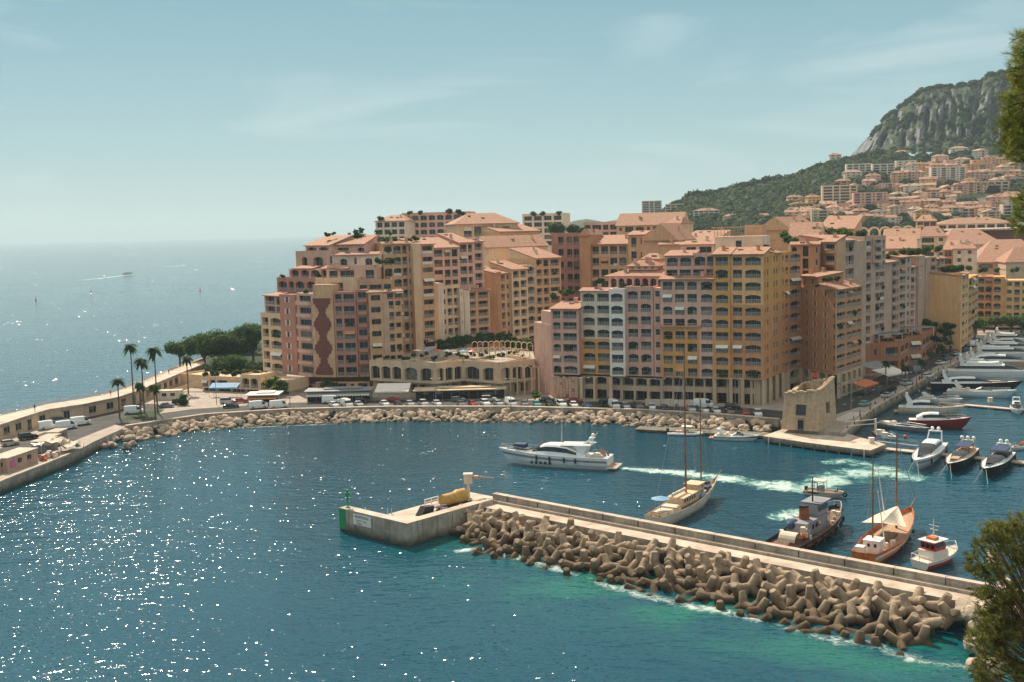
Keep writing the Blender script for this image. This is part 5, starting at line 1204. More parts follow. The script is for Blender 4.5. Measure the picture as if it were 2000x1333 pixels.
for i,(x,Y,z,h,cr) in enumerate([(1858,398,2.5,12,3.5),(1868,408,2.5,12,3.2),(1846,392,2.5,11,3.5),(1835,384,2.5,9,3.2)]):
    p=D(x,Y,660); tree('street_tree',ORD[i]+' dark street tree in the shade at the foot of the blank yellow wall',(p.x,p.y,z),h,cr,r4,'trees at the yellow wall',nb=8,dens=14)
# entrance shrubs below left blocks
for i,(x,yb,h,cr,lab) in enumerate([(535,772,6.5,3.6,'dense green shrub tree against the ground arches, left'),(548,775,5.5,3,'smaller green shrub tree beside the arches'),(640,776,6,3.4,'round dark bush tree above the restaurant pavilion'),(1045,784,3,1.8,'light green bush beside the mural wall'),(355,792,4,3,'dark banana plant clump by the white van')]):
    tree('bushy_tree',lab,G(x,yb),h,cr,r4,None,nb=8,dens=20,base=.2,flat=.8)
# roof gardens: x, y of foot, depth, radius
rg=[(640,459,372,1.3),(652,457,372,1.1),(700,465,372,2.6),(715,469,374,2.4),(731,472,374,1.9),(750,472,374,1.8),(765,472,372,1.9),(800,470,372,1.3),(812,468,374,1.6),(740,513,352,2.0),(752,514,352,1.6),(762,513,352,1.8),(552,541,362,1.3),(598,571,350,1.3),(622,540,356,1.4),
 (745,430,560,2.4),(800,418,566,2),(820,417,566,2),(875,416,566,2.5),(895,417,566,2.6),(905,418,566,2),(1040,420,636,2.5),(1060,419,636,2.5),(1090,420,636,3),(1000,463,470,2),(1085,459,560,6),(1115,457,560,5),(1140,455,556,4),(1155,452,556,3),
 (1100,578,330,2.1),(1085,582,330,1.9),(1115,574,330,1.8),(1170,556,330,2.2),(1218,557,316,1.2),(1255,561,313,1.0),
 (1498,486,312,1.5),(1535,470,380,2.4),(1550,478,370,2.6),(1560,486,360,2.2),(1530,462,400,2.5),(1590,482,345,2),(1640,462,400,3.2),(1658,464,380,3.6),(1680,464,370,2.6),(1600,456,410,3),(1625,458,410,3),(1615,553,306,1.9),(1636,548,306,1.5),(1595,560,305,1),
 (1733,506,380,2.2),(1748,500,384,2.4),(1760,496,390,2.6),(1775,498,392,2.8),(1790,496,398,3),(1808,494,410,3),(1830,490,418,2.4),(1850,532,410,2.8),(1862,530,412,3),(1875,528,414,2.8),(1892,528,440,2.2),(1920,532,480,2.6),(1980,530,480,2.4),(1950,530,480,2),
 (1700,668,362,1.6),(1735,668,362,1.8),(1760,664,372,2.2),(1790,660,384,2.6),(1800,640,400,3.6),(1815,640,405,3.6),(1795,672,384,2)]
for i,(x,y,Y,r_) in enumerate(rg):
    p=P(x,y+3,Y=Y); shrub('rounded green roof-garden bush growing on the roof terraces of the apartment blocks',p,r_*1.0,r4,'roof-garden bushes')
for i,(x,y,Y,h,cr) in enumerate([(699,470,373,5,2.2),(740,474,373,5,1.4),(762,474,373,4.5,1.1),(1285,400,560,0,0)][:3]):
    p=P(x,y,Y=Y); tree('roof_tree',['feathery tree standing on the roof of the left block','slim cypress on the left roof garden','second slimmer cypress on the left roof garden, right one'][i],p,h,cr,r4,'trees on the left roof',mats=(LEAFD,LEAF),nb=7,flat=.9 if i==0 else 1.3,dens=24)
# car park on the far right
slab('car_park',[G(1880,668,2.6),G(1925,655,2.6),G(2060,650,2.6),G(2100,640,2.6),D(2100,470,640).to_3d(),D(1925,470,640).to_3d(),D(1880,440,640).to_3d()],2.0,4.6,[CONC,PAVE],kind='structure') if False else None
# ================= boats =================
def boat_hull(t,L,B,fb,mats,stripe=None,sheer=.25,bow=.9,draft=.5,deckz=None,fine=2.2,tumble=.0,stern=.85,deckm=None,flare=.12,bulwark=0,band=None,rake=.12):
    """x forward, stern at -L/2; returns functions half-beam(x01), sheer z(x01)"""
    n=22
    hb=lambda s: B/2*((stern+(1-stern)*min(1,s/.35)) if s<.35 else max(0.02,1-((s-.35)/.65)**fine)**.8)
    sh=lambda s: fb*(1+sheer*(s**2)*1.6+ (bulwark*(1-s)**3))
    mb=MB(); R_=[]
    for i in range(n+1):
        s=i/n; b=hb(s); z=sh(s); x=-L/2+L*s; k=1 if s<.6 else 1
        ex=lambda zf: L*rake*(zf-1)*(s**4)      # raked stem
        w0=b*(.82 if s<.7 else .82-(s-.7)*1.7); kz=-draft*(1 if s<.75 else 1-(s-.75)/.25*.7)
        sec=[(x+ex(0)*1.6,0,kz),(x+ex(0)*1.3,max(w0*.8,.01),-.1*1),(x+ex(.35),max(w0,.01)+ (b-w0)*.35,z*.35),(x+ex(.62),w0+(b-w0)*.72,z*.62),(x+ex(.8),w0+(b-w0)*.88,z*.80),(x+ex(1),b,z)]
        R_.append(sec)
    full=[]
    for sec in R_: full.append([Vector(p) for p in sec[::-1]]+[Vector((p[0],-p[1],p[2])) for p in sec[1:]])
    vs=[p for q in full for p in q]; m=len(full[0]); fs=[];ms=[]
    for k in range(n):
        for i in range(m-1):
            ring=i if i<5 else 9-i      # 0 = sheer strake ... 4 = bottom
            mb.faces([full[k][i],full[k][i+1],full[k+1][i+1],full[k+1][i]],[(0,1,2,3)],{0:0,1:1 if stripe else 0,2:0,3:0,4:2 if len(mats)>2 else 0}[ring] if band is None else band[ring])
    mb.poly([Vector(p) for p in full[0]][::-1],0 if band is None else band[0])
    mb.poly(full[-1],0 if band is None else band[0])
    h=mb.build('hull',mats,t,smooth=False)
    # deck
    dm=MB(); dz=(lambda s: sh(s)-(deckz or 0.02))
    for k in range(n):
        a,b=full[k][0],full[k][-1]; c,d=full[k+1][0],full[k+1][-1]; s0,s1=k/n,(k+1)/n
        f=.97; dm.poly([Vector((b.x,b.y*f,dz(s0))),Vector((a.x,a.y*f,dz(s0))),Vector((c.x,c.y*f,dz(s1))),Vector((d.x,d.y*f,dz(s1)))][::-1],0)
    dm.build('deck',deckm or TEAK,t)
    if deckz:
        wm=MB()
        for k in range(n):
            for e in(0,-1):
                a,c=full[k][e],full[k+1][e]; s0,s1=k/n,(k+1)/n; wm.poly([a,c,Vector((c.x,c.y*.95,dz(s1))),Vector((a.x,a.y*.95,dz(s0)))])
        wm.build('bulwark',mats[0],t)
    # rubbing rail
    rm=MB()
    for e in(0,-1): rm.path([full[k][e]+Vector((0,0,.02)) for k in range(0,n+1)],.05+B*.006,4)
    rm.build('gunwale',mats[-1] if False else (mats[0]),t)
    X=lambda s:-L/2+L*s
    return hb,sh,X
def superstructure(t,secs,wfun=None,mat_=WH,name='cabin',glass=DGLASS,front=2,g0=1,wsides=(0,99)):
    """secs: (x,halfwidth,z_bottom,z_top) from stern to bow; sides get a glass band, steep front sections become windscreen"""
    R_=[]
    for x,w_,zb,zt in secs:
        h=zt-zb; pr=[(w_,zb),(w_*.98,zb+.36*h),(w_*.88,zb+.80*h),(w_*.74,zb+.96*h),(w_*.35,zt)]
        R_.append([Vector((x,y,z)) for y,z in pr]+[Vector((x,-y,z)) for y,z in pr[::-1]])
    mb=MB(); gl=MB(); n=len(R_)
    for k in range(n-1):
        for i in range(9):
            q=[R_[k][i],R_[k][i+1],R_[k+1][i+1],R_[k+1][i]]
            side=i in(1,7); ws=(k>=n-1-front) and i in(2,3,4,5,6)
            if (side and wsides[0]<=k<wsides[1]) or ws: 
                gl.poly(q); 
            else: mb.poly(q)
    mb.poly(R_[0]); mb.poly(R_[-1][::-1])
    mb.build(name,mat_,t,smooth=False)
    if gl.f: gl.build('windows',glass,t)
def railing_(t,pts,h=.8,m=STEEL,r=.03,name='railing',every=1):
    mb=MB(); up=[Vector(p)+Vector((0,0,h)) for p in pts]; mb.path(up,r,4)
    for a,b in list(zip(pts,up))[::every]: mb.tube(a,b,r,r,4)
    mb.build(name,m,t)
def yacht(name,label,loc,rz,L,B,fb,hullm=WH,kind='coupe',deckm=WH,arch=True,domes=2,top=WH,boot=BLACK,glass=DGLASS,pad=None,group=None,cover=None,stripe=None,fenders=0,cat='motor yacht',roof=None,scale=1):
    t=thing(name,label,cat,loc,rz,group)
    hb,sh,X=boat_hull(t,L,B,fb,[hullm,stripe or hullm,boot],stripe=stripe,sheer=.28,deckm=deckm,fine=2.4)
    z=lambda s:sh(s)
    if kind=='coupe':
        H_=B*.36; w=B*.36
        superstructure(t,[(X(.12),w*.9,z(.12),z(.12)+H_*.5),(X(.22),w,z(.2)-.02,z(.2)+H_*.96),(X(.34),w,z(.3),z(.3)+H_*1.1),(X(.48),w*.98,z(.48)-.05,z(.48)+H_*1.0),(X(.56),w*.9,z(.56)-.05,z(.56)+H_*.72),(X(.66),w*.72,z(.66)-.05,z(.66)+H_*.16),(X(.84),w*.34,z(.84)-.05,z(.84)+H_*.04)],mat_=top,front=3,wsides=(1,5),glass=glass)
        tz=z(.3)+H_*1.1
    elif kind=='open':
        H_=B*.22; w=B*.36
        superstructure(t,[(X(.42),w,z(.4)-.02,z(.4)+H_*.5),(X(.5),w*.98,z(.5)-.02,z(.5)+H_*1.15),(X(.56),w*.9,z(.56)-.05,z(.56)+H_*.9),(X(.66),w*.7,z(.66)-.05,z(.66)+H_*.25),(X(.88),w*.3,z(.86)-.05,z(.86)+H_*.08)],mat_=top,front=3,wsides=(0,3),glass=glass)
        m2=MB(); m2.box((X(.2),0,z(.2)+.25),(L*.26,B*.62,.5)); m2.box((X(.3),0,z(.3)+.45),(L*.05,B*.5,.7)); m2.build('seats',pad or CANV,t)
        tz=z(.4)+H_
    elif kind=='fly':
        H_=B*.36; w=B*.4
        superstructure(t,[(X(.14),w*.95,z(.12)-.02,z(.12)+H_),(X(.3),w,z(.3),z(.3)+H_),(X(.55),w*.96,z(.5),z(.5)+H_),(X(.62),w*.85,z(.6),z(.6)+H_*.8),(X(.72),w*.6,z(.72)-.05,z(.72)+H_*.12),(X(.84),w*.4,z(.84)-.05,z(.84)+.04)],mat_=top,front=3,wsides=(0,4),glass=glass)
        superstructure(t,[(X(.2),w*.7,z(.3)+H_*.99,z(.3)+H_*1.35),(X(.42),w*.75,z(.3)+H_*.99,z(.3)+H_*1.35),(X(.5),w*.65,z(.3)+H_*.99,z(.3)+H_*1.5),(X(.53),w*.5,z(.3)+H_*.99,z(.3)+H_*1.05)],mat_=top,front=1,wsides=(9,9),name='flybridge')
        tz=z(.3)+H_*1.4
    if arch:
        m2=MB(); xa=X(.16); hh=B*.22
        for y in(-1,1): m2.faces([(xa-.2,y*B*.33,z(.2)+B*.18),(xa+1.2,y*B*.33,z(.2)+B*.18),(xa-.3,y*B*.27,tz+hh),(xa-1.0,y*B*.27,tz+hh),(xa-.2,y*B*.33-.15*y,z(.2)+B*.18),(xa+1.2,y*B*.33-.15*y,z(.2)+B*.18),(xa-.3,y*B*.27-.15*y,tz+hh),(xa-1.0,y*B*.27-.15*y,tz+hh)],[(0,1,2,3),(7,6,5,4),(0,4,5,1),(1,5,6,2),(3,2,6,7),(0,3,7,4)])
        m2.box((xa-.65,0,tz+hh),(.8,B*.56,.16)); m2.build('radar_arch',top,t)
        for i in range(domes):
            m2=MB(); y=(i-(domes-1)/2)*B*.26; m2.tube((xa-.65,y,tz+hh),(xa-.65,y,tz+hh+.3),.12,.12,6); m2.ball((xa-.65,y,tz+hh+.55),.34+B*.015,0,8,6); m2.build('radar_dome',WH,t,smooth=True)
    if fenders:
        for sg_ in(-1,1): m2=MB(); m2.tube((X(.99),sg_*.25,z(1)),(X(1)+3.2,sg_*1.3,-.1),.035,.035,4); m2.build('mooring_line',CANV,t)
    if roof: m2=MB(); m2.box((X(.3),0,tz+B*.16),(L*.26,B*.66,.14)); [m2.tube((X(.3)+sx*L*.11,sy*B*.3,z(.2)),(X(.3)+sx*L*.11,sy*B*.3,tz+B*.16),.05,.05,5) for sx in(-1,1) for sy in(-1,1)]; m2.build('hardtop',roof,t)
    if pad: m2=MB(); m2.box((X(.7),0,z(.7)+B*.07),(L*.12,B*.34,.16)); m2.build('sun_pad',pad,t)
    for sg_ in(-1,1): railing_(t,[(X(s)-.1,sg_*hb(s)*.93,z(s)) for s in [.5+.06*i for i in range(8)]],.65)
    m2=MB(); m2.box((X(0)-.5,0,.45),(1.3,B*.78,.14)); m2.build('swim_platform',TEAK,t)
    for i in range(fenders):
        s=.12+.62*i/max(1,fenders-1)
        for sg_ in (-1,1): m2=MB(); m2.tube((X(s),sg_*(hb(s)+.12),z(s)*.85),(X(s),sg_*(hb(s)+.1),z(s)*.35),.17,.17,7); m2.build('fender',NAVY,t)
    return t,hb,sh,X,tz
def person(label,loc,rz=0,shirt=WHITE,legs=NAVY,pose='stand',hair=BLACK,h=1.74):
    t=thing('person',label,'person',loc,rz)
    me=bpy.data.meshes.new('p'); k=h/1.74
    sit=pose=='sit'; hz_=.5 if sit else .93
    if sit: J=[(0,0,hz_),(0,0,hz_+.28),(0,0,hz_+.5),(0,0,hz_+.6),(0,.02,hz_+.75),(.19,0,hz_+.47),(.25,.12,hz_+.24),(.2,.32,hz_+.16),(-.19,0,hz_+.47),(-.25,.12,hz_+.24),(-.2,.32,hz_+.16),(.1,0,hz_-.02),(.12,.42,hz_),(.12,.45,.06),(.12,.58,.04),(-.1,0,hz_-.02),(-.12,.42,hz_),(-.12,.45,.06),(-.12,.58,.04)]
    else: J=[(0,0,.93),(0,.01,1.18),(0,0,1.42),(0,.01,1.52),(0,.02,1.65),(.19,0,1.40),(.25,.02,1.13),(.24,.14,.92),(-.19,0,1.40),(-.25,-.02,1.13),(-.23,.05,.88),(.1,0,.9),(.12,.1,.5),(.12,.04,.08),(.13,.18,.04),(-.1,0,.9),(-.12,-.04,.5),(-.12,-.16,.08),(-.12,-.03,.04)]
    E_=[(0,1),(1,2),(2,3),(3,4),(2,5),(5,6),(6,7),(2,8),(8,9),(9,10),(0,11),(11,12),(12,13),(13,14),(0,15),(15,16),(16,17),(17,18)]
    rad=[.14,.135,.15,.06,.10,.07,.05,.04,.07,.05,.04,.10,.07,.045,.035,.10,.07,.045,.035]
    me.from_pydata([tuple(a*k for a in j) for j in J],E_,[]); o=bpy.data.objects.new('p',me); C.collection.objects.link(o)
    s=o.modifiers.new('s','SKIN'); sv=me.skin_vertices[0].data
    for i,r_ in enumerate(rad): sv[i].radius=(r_*k,r_*k*.85)
    sv[0].use_root=True; ss=o.modifiers.new('u','SUBSURF'); ss.levels=1
    bpy.context.view_layer.update(); m2=bpy.data.meshes.new_from_object(o.evaluated_get(bpy.context.evaluated_depsgraph_get())); bpy.data.objects.remove(o); m2.name='body'
    for m in(SKIN,shirt,legs): m2.materials.append(m)
    for p in m2.polygons:
        c=p.center; z_=c.z/k; x_=abs(c.x)/k
        if sit: p.material_index=1 if hz_+.05<z_<hz_+.56 and not(x_>.2 and c.y>.1) else (2 if z_<=hz_+.05 and z_>.12 else 0)
        else: p.material_index=1 if .95<z_<1.5 and not(x_>.2 and z_<1.2) else (2 if .1<z_<=.95 and x_<.2 else 0)
    m2.polygons.foreach_set('use_smooth',[True]*len(m2.polygons)); obj('body',m2,t)
    mb=MB(); mb.ball((0,-.01,(J[4][2]+.06)*k),.115*k,0,8,5,(1,1,.8)); mb.build('hair',hair,t,smooth=True)
    return t
def Wp(x,y): return P(x,y,z=0)
def place(xs,ys,xb,yb):   # stern pixel, bow pixel at water level -> centre, heading, length
    a,b=Wp(xs,ys),Wp(xb,yb); d=b-a; return (a+b)/2,math.atan2(d.y,d.x),d.length
# --- big white yacht under way ---
c,a,L_=place(1192,915,976,903)
t=thing('motor_yacht','large sleek white motor yacht under way in the middle of the harbour','motor yacht',c,a); L=L_; B=6.2
hb,sh,X=boat_hull(t,L,B,2.5,[WH,GREYP2,mat('yacht_bottom',(.5,.55,.56),.3)],stripe=True,sheer=.22,deckm=WH,fine=2.1,draft=.8,rake=.1,stern=.9,band={0:0,1:1,2:0,3:0,4:2})
z=sh
superstructure(t,[(X(.20),1.9,z(.2)-.3,z(.2)+.5),(X(.27),2.3,z(.27)-.02,z(.27)+1.1),(X(.36),2.4,z(.36)-.02,z(.36)+2.05),(X(.46),2.4,z(.46)-.05,z(.46)+2.3),(X(.55),2.3,z(.55)-.05,z(.55)+2.15),(X(.60),2.1,z(.6)-.05,z(.6)+1.75),(X(.67),1.7,z(.67)-.05,z(.67)+.75),(X(.74),1.4,z(.74)-.05,z(.74)+.3),(X(.93),.5,z(.93)-.08,z(.93)+.1)],front=3,wsides=(1,6))
m=MB(); zt=z(.4)+2.15
m.faces([(X(.16),-1.9,zt+.25),(X(.42),-2.0,zt+.05),(X(.42),2.0,zt+.05),(X(.16),1.9,zt+.25),(X(.13),-1.5,zt+.55),(X(.42),-1.7,zt+.3),(X(.42),1.7,zt+.3),(X(.13),1.5,zt+.55),],[(0,1,2,3),(7,6,5,4),(0,4,5,1),(2,6,7,3),(3,7,4,0),(1,5,6,2)])
for y in(-1.9,1.9): m.faces([(X(.17),y,zt+.3),(X(.30),y,zt+.1),(X(.24),y,z(.22)+.5),(X(.22),y,z(.22)+.3),(X(.17),y*.9,zt+.3),(X(.30),y*.9,zt+.1),(X(.24),y*.9,z(.22)+.5),(X(.22),y*.9,z(.22)+.3)],[(0,1,2,3),(7,6,5,4),(1,5,6,2),(0,3,7,4)])
m.build('hardtop',WH,t)
m=MB(); m.faces([(X(.20),-.9,zt+.4),(X(.24),-.9,zt+.4),(X(.15),-.7,zt+1.7),(X(.13),-.7,zt+1.7),(X(.20),.9,zt+.4),(X(.24),.9,zt+.4),(X(.15),.7,zt+1.7),(X(.13),.7,zt+1.7)],[(0,1,2,3),(7,6,5,4),(0,4,5,1),(1,5,6,2),(2,6,7,3),(3,7,4,0)]); m.tube((X(.14),0,zt+1.7),(X(.10),0,zt+3.2),.06,.04,5); m.tube((X(.115),-.7,zt+2.6),(X(.115),.7,zt+2.6),.05,.05,5); m.build('radar_mast',WH,t)
for x_,y,zz,r_ in((.155,.7,1.55,.55),(.165,-.7,1.3,.52),(.145,0,2.3,.42)): m=MB(); m.ball((X(x_),y,zt+zz),r_,0,10,7); m.build('radar_dome',WH,t,smooth=True)
for x_,hh,y in((.40,10.5,1.6),(.45,11.5,-1.6)): m=MB(); m.tube((X(x_),y,zt+.2),(X(x_)-.2,y,zt+hh),.035,.02,4); m.build('antenna',WH,t)
for sg_ in(-1,1): railing_(t,[(X(s),sg_*hb(s)*.92,z(s)) for s in [.62+.04*i for i in range(10)]],.9)
m=MB(); m.box((X(.80),0,z(.8)+1.0),(2.6,2.2,.9)); m.build('sun_bench',NAVY,t)
for i in range(5):
    for sg_ in(-1,1): m=MB(); s=.42+.022*i; m.box((X(.50)+i*1.05,sg_*(hb(.5)*.945),1.0),(.5,.12,.55)); m.build('porthole',DGLASS,t)
for s in(.27,.37,.50,.62):
    for sg_ in(-1,1): m=MB(); m.tube((X(s),sg_*(hb(s)+.14),z(s)*.88),(X(s),sg_*(hb(s)+.08),z(s)*.5),.2,.2,8); m.ball((X(s),sg_*(hb(s)+.14),z(s)*.9),.12); m.build('fender',NAVY,t)
m=MB(); m.box((X(0)-.9,0,.55),(2.2,B*.82,.25)); m.build('swim_platform',WH,t); m=MB(); m.box((X(0)-.9,0,.69),(1.9,B*.74,.03)); m.build('platform_deck',TEAK,t)
for y in(-1,1): m=MB(); [m.box((X(.0)-.1+i*.32,y*2.0,.8+i*.24),(.34,1.0,.25)) for i in range(6)]; m.build('stairs',TEAK,t)
m=MB(); m.box((X(.10),0,z(.1)+.2),(2.4,3.6,.6)); m.build('aft_sofa',CANV,t)
for y in(-1,1): railing_(t,[(X(.0),y*2.6,1.0),(X(.05),y*2.7,2.2),(X(.12),y*2.75,z(.1)),(X(.18),y*2.75,z(.1))],.8)
m=MB(); m.tube((X(.09),1.5,z(.1)+.3),(X(.06),1.5,z(.1)+2.4),.04,.04,5); m.build('flagstaff',STEEL,t)
m=MB(); m.loft([[Vector((X(.065)-.25*i,1.5+.1*math.sin(i),z(.1)+2.3-.15*i)),Vector((X(.075)-.22*i,1.5+.1*math.sin(i+.5),z(.1)+1.2-.2*i))] for i in range(6)]); m.build('ensign',PINK,t)
Rm=Matrix.Rotation(a,3,'Z'); 
for x_,y,lab,sh_,lg in((.05,.3,'person in white shirt at the stern of the big white yacht',WHITE,NAVY),(.035,-.9,'person in dark clothes on the stern stairs of the big white yacht',NAVY,NAVY)):
    person(lab,c+Rm@Vector((X(x_)-.2,y,z(.1)-.35 if y>0 else 1.6)),a,sh_,lg)
# --- two-masted wooden gulet ---
def sail_boat(label,c,a,L,B,fb,hullm,stripe,masts,tent=None,cab=None):
    t=thing('sailing_boat',label,'sailing boat',c,a); hb,sh,X=boat_hull(t,L,B,fb,[hullm,stripe,hullm] if stripe else [ORP,WHITE,YEL,REDP],band=None if stripe else {0:0,1:1,2:2,3:3,4:1},stripe=True,sheer=.55,deckm=TEAK,fine=2.0,deckz=.55,stern=.62,draft=.9,rake=.10,bulwark=.35)
    for s,hh,r_,bm in masts:
        m=MB(); m.tube((X(s),0,sh(s)-.5),(X(s)-.25,0,sh(s)+hh),r_,r_*.55,8); m.tube((X(s)-.25,0,sh(s)+hh-.2),(X(s)-.25,0,sh(s)+hh+.9),.03,.02,4); m.tube((X(s)-.18,-1.1,sh(s)+hh*.62),(X(s)-.18,1.1,sh(s)+hh*.62),.05,.05,5); m.build('mast',WOOD,t)
        m=MB()
        for y in(-1,1):
            for dx in(-.5,.5): m.tube((X(s)+dx,y*hb(s)*.95,sh(s)),(X(s)-.2,y*.1,sh(s)+hh*.9),.018,.018,3)
        m.build('shrouds',STEEL,t)
        if bm: 
            m=MB(); m.tube((X(s)-.3,0,sh(s)+1.9),(X(s)-bm,0,sh(s)+1.9),.12,.09,6); m.build('boom',WOOD,t)
            m=MB(); secs=[[Vector((X(s)-.4-(bm-.8)*k/8,(.26+.05*math.sin(k*2))*math.cos(q),sh(s)+2.15+(.28+.05*math.sin(k*3))*math.sin(q))) for q in [2*math.pi*j/8 for j in range(8)]] for k in range(9)]; m.loft(secs,0,True,True); m.build('furled_sail',CANV,t,smooth=True)
    m=MB(); m.tube((X(.97),0,sh(1)),(X(1)+L*.11,0,sh(1)+1.1),.14,.07,6); m.build('bowsprit',WOOD,t)
    m=MB(); s,hh=masts[0][:2]; s1,h1=masts[-1][:2]; m.tube((X(1)+L*.1,0,sh(1)+1.0),(X(s1)-.2,0,sh(s1)+h1*.95),.06,.06,4); m.tube((X(.01),0,sh(0)+.3),(X(s)-.2,0,sh(s)+hh*.95),.02,.02,3); m.build('stays',STEEL,t)
    return t,hb,sh,X
a_=Wp(1275,1035); b_=Wp(1398,967); d=b_-a_; c=(a_+b_)/2; a=math.atan2(d.y,d.x); L=d.length
t,hb,sh,X=sail_boat('cream two-masted wooden sailing boat with a blue parasol moored at the breakwater',c,a,L,5.2,1.7,CANV,CANV,[(.50,27.5,.22,6.2),(.75,18,.17,0)])
m=MB(); m.box((X(.48),0,sh(.5)+.55),(L*.30,2.9,1.5)); m.box((X(.50),0,sh(.5)+1.35),(L*.33,3.3,.14)); m.build('deckhouse',CREAM,t)
m=MB(); m.box((X(.64),0,sh(.6)+1.0),(L*.09,2.6,2.3)); m.box((X(.64),0,sh(.6)+2.2),(L*.12,3.0,.12)); m.build('wheelhouse',CREAM,t)
for i in range(5):
    for y in(-1,1): m=MB(); m.box((X(.37)+i*1.05,y*1.46,sh(.5)+.75),(.55,.05,.6)); m.build('window',DGLASS,t)
m=MB(); m.box((X(.66),-1.31,sh(.6)+1.0),(.8,.05,1.5)); m.build('door',WOOD,t)
m=MB(); m.box((X(.16),0,sh(.15)-.1),(3.2,2.6,.7)); m.box((X(.27),0,sh(.25)+.1),(2.0,3.0,.8)); m.build('cushion_seats',CANV,t)
m=MB(); m.tube((X(.16),.6,sh(.1)),(X(.16),.6,sh(.1)+2.6),.04,.04,5); [m.faces([(X(.16)+1.7*math.cos(k*.785),.6+1.7*math.sin(k*.785),sh(.1)+2.25),(X(.16)+1.7*math.cos((k+1)*.785),.6+1.7*math.sin((k+1)*.785),sh(.1)+2.25),(X(.16),.6,sh(.1)+2.75)],[(0,1,2)]) for k in range(8)]; m.build('parasol',BLUEC,t)
m=MB(); m.box((X(.80),-.6,sh(.8)+.1),(2.0,1.0,.5)); m.box((X(.88),.3,sh(.88)+.2),(1.0,.8,.6)); m.box((X(.73),1.2,sh(.8)),(1.3,.8,.8)); m.build('deck_gear',NAVY,t)
m=MB(); m.ball((X(.64),-1.75,sh(.6)+.15),.75,0,8,5,(1.5,.5,.8)); m.build('tender_cover',BLUEC,t)
railing_(t,[(X(s),y_,sh(s)+.0) for s,y_ in [(.35,-hb(.35)),(.2,-hb(.2)),(.08,-hb(.08)),(.0,-hb(0)*.8),(0,hb(0)*.8),(.1,hb(.1)),(.3,hb(.3))]],.75,WOOD,.05)
# --- wooden fishing boat with sail awning ---
a_=Wp(1682,1108); b_=Wp(1770,1030); d=b_-a_; c=(a_+b_)/2+Vector((.6,0,0)); a=math.atan2(d.y,d.x); L=d.length*1.06
t,hb,sh,X=sail_boat('old orange and white wooden fishing boat with a cream sail awning',c,a,L,6.0,1.75,ORP,None,[(.17,13.5,.17,0),(.66,15.0,.2,0)])
m=MB(); e1=Vector((X(.28),2.6,sh(.3)+2.8)); e2=Vector((X(.62),2.9,sh(.6)+1.7)); e3=Vector((X(.66),-.2,sh(.66)+3.2)); e4=Vector((X(.42),-3.3,sh(.4)+1.9)); e5=Vector((X(.30),-.3,sh(.3)+3.0))
N_=7
for i in range(N_):
    for j in range(N_):
        def q(u_,v_): 
            p0=e5.lerp(e3,u_); p1=e4.lerp(e4.lerp(e3,.15),u_); p=p0.lerp(p1,v_); p.z-=.7*math.sin(math.pi*u_)*math.sin(math.pi*v_); return p
        m.poly([q(i/N_,j/N_),q((i+1)/N_,j/N_),q((i+1)/N_,(j+1)/N_),q(i/N_,(j+1)/N_)])
        def q2(u_,v_): p=e5.lerp(e3,u_).lerp(e1.lerp(e2,u_),v_); p.z-=.5*math.sin(math.pi*u_)*math.sin(math.pi*v_); return p
        m.poly([q2(i/N_,j/N_),q2((i+1)/N_,j/N_),q2((i+1)/N_,(j+1)/N_),q2(i/N_,(j+1)/N_)])
m.build('sail_awning',CANV,t)
m=MB(); m.box((X(.15),-.3,sh(.15)+.4),(2.6,2.4,1.9)); m.box((X(.15),-.3,sh(.15)+1.4),(2.8,2.6,.1)); m.box((X(.06),1.0,sh(.1)+.1),(1.4,1.3,1.2)); m.build('wheelhouse',WHITE,t)
m=MB(); [m.box((X(.15)-1.31,-.9+k*1.0,sh(.15)+.7),(.05,.4,.5)) for k in range(2)]; m.build('portholes',DGLASS,t)
m=MB(); m.box((X(.45),0,sh(.45)-.3),(4.4,2.4,.5)); m.build('hatch_boards',WOOD,t)
m=MB()
for k in range(8): m.box((X(.20+.05*rnd.random()*3),rnd.uniform(-2,2),sh(.25)-.1),(rnd.uniform(.4,1.0),rnd.uniform(.4,.9),rnd.uniform(.5,1.2)),0,rnd.uniform(0,3))
m.build('deck_gear',OFFW,t)
m=MB(); m.tube((X(.22),-1.5,sh(.2)),(X(.13),-1.0,sh(.2)+9.0),.11,.08,6); m.tube((X(.60),1.2,sh(.5)),(X(.47),1.6,sh(.5)+10.5),.1,.06,6); m.build('sprits',WHITE,t)
for s in(.35,.55,.7): m=MB(); m.ball((X(s),-hb(s)-.15,sh(s)*.55),.3,0,7,5,(1,.7,1.3)); m.build('fender',BLACK,t)
# --- tug ---
a_=Wp(1528,1085); b_=Wp(1636,1022); d=b_-a_; c=(a_+b_)/2; a=math.atan2(d.y,d.x); L=d.length*1.05; TUGO=mat('rusty_orange',(.34,.10,.04),.7,.35,1.5,col2=(.14,.055,.03)); TUGD=mat('rusty_deck',(.20,.11,.08),.8,.35,1.2)
t=thing('tugboat','grey and rusty orange tugboat with black tyre fenders moored at the breakwater','tugboat',c,a)
hb,sh,X=boat_hull(t,L,6.4,1.75,[BLACK,TUGO,TUGO],stripe=True,sheer=.5,deckm=TUGD,fine=3.0,deckz=.5,stern=.9,band={0:0,1:1,2:1,3:0,4:2})
m=MB(); m.box((X(.45),0,sh(.45)+.75),(L*.40,3.4,2.3)); m.build('deckhouse',GREYP2,t)
superstructure(t,[(X(.48),1.4,sh(.5)+1.9,sh(.5)+3.8),(X(.62),1.5,sh(.5)+1.9,sh(.5)+3.9),(X(.67),1.3,sh(.5)+1.9,sh(.5)+3.7),(X(.68),1.1,sh(.5)+1.9,sh(.5)+2.2)],mat_=GREYP2,front=1,wsides=(0,3),name='wheelhouse')
m=MB(); m.box((X(.58),0,sh(.5)+3.95),(L*.2,3.4,.12)); m.build('wheelhouse_roof',GREYP2,t)
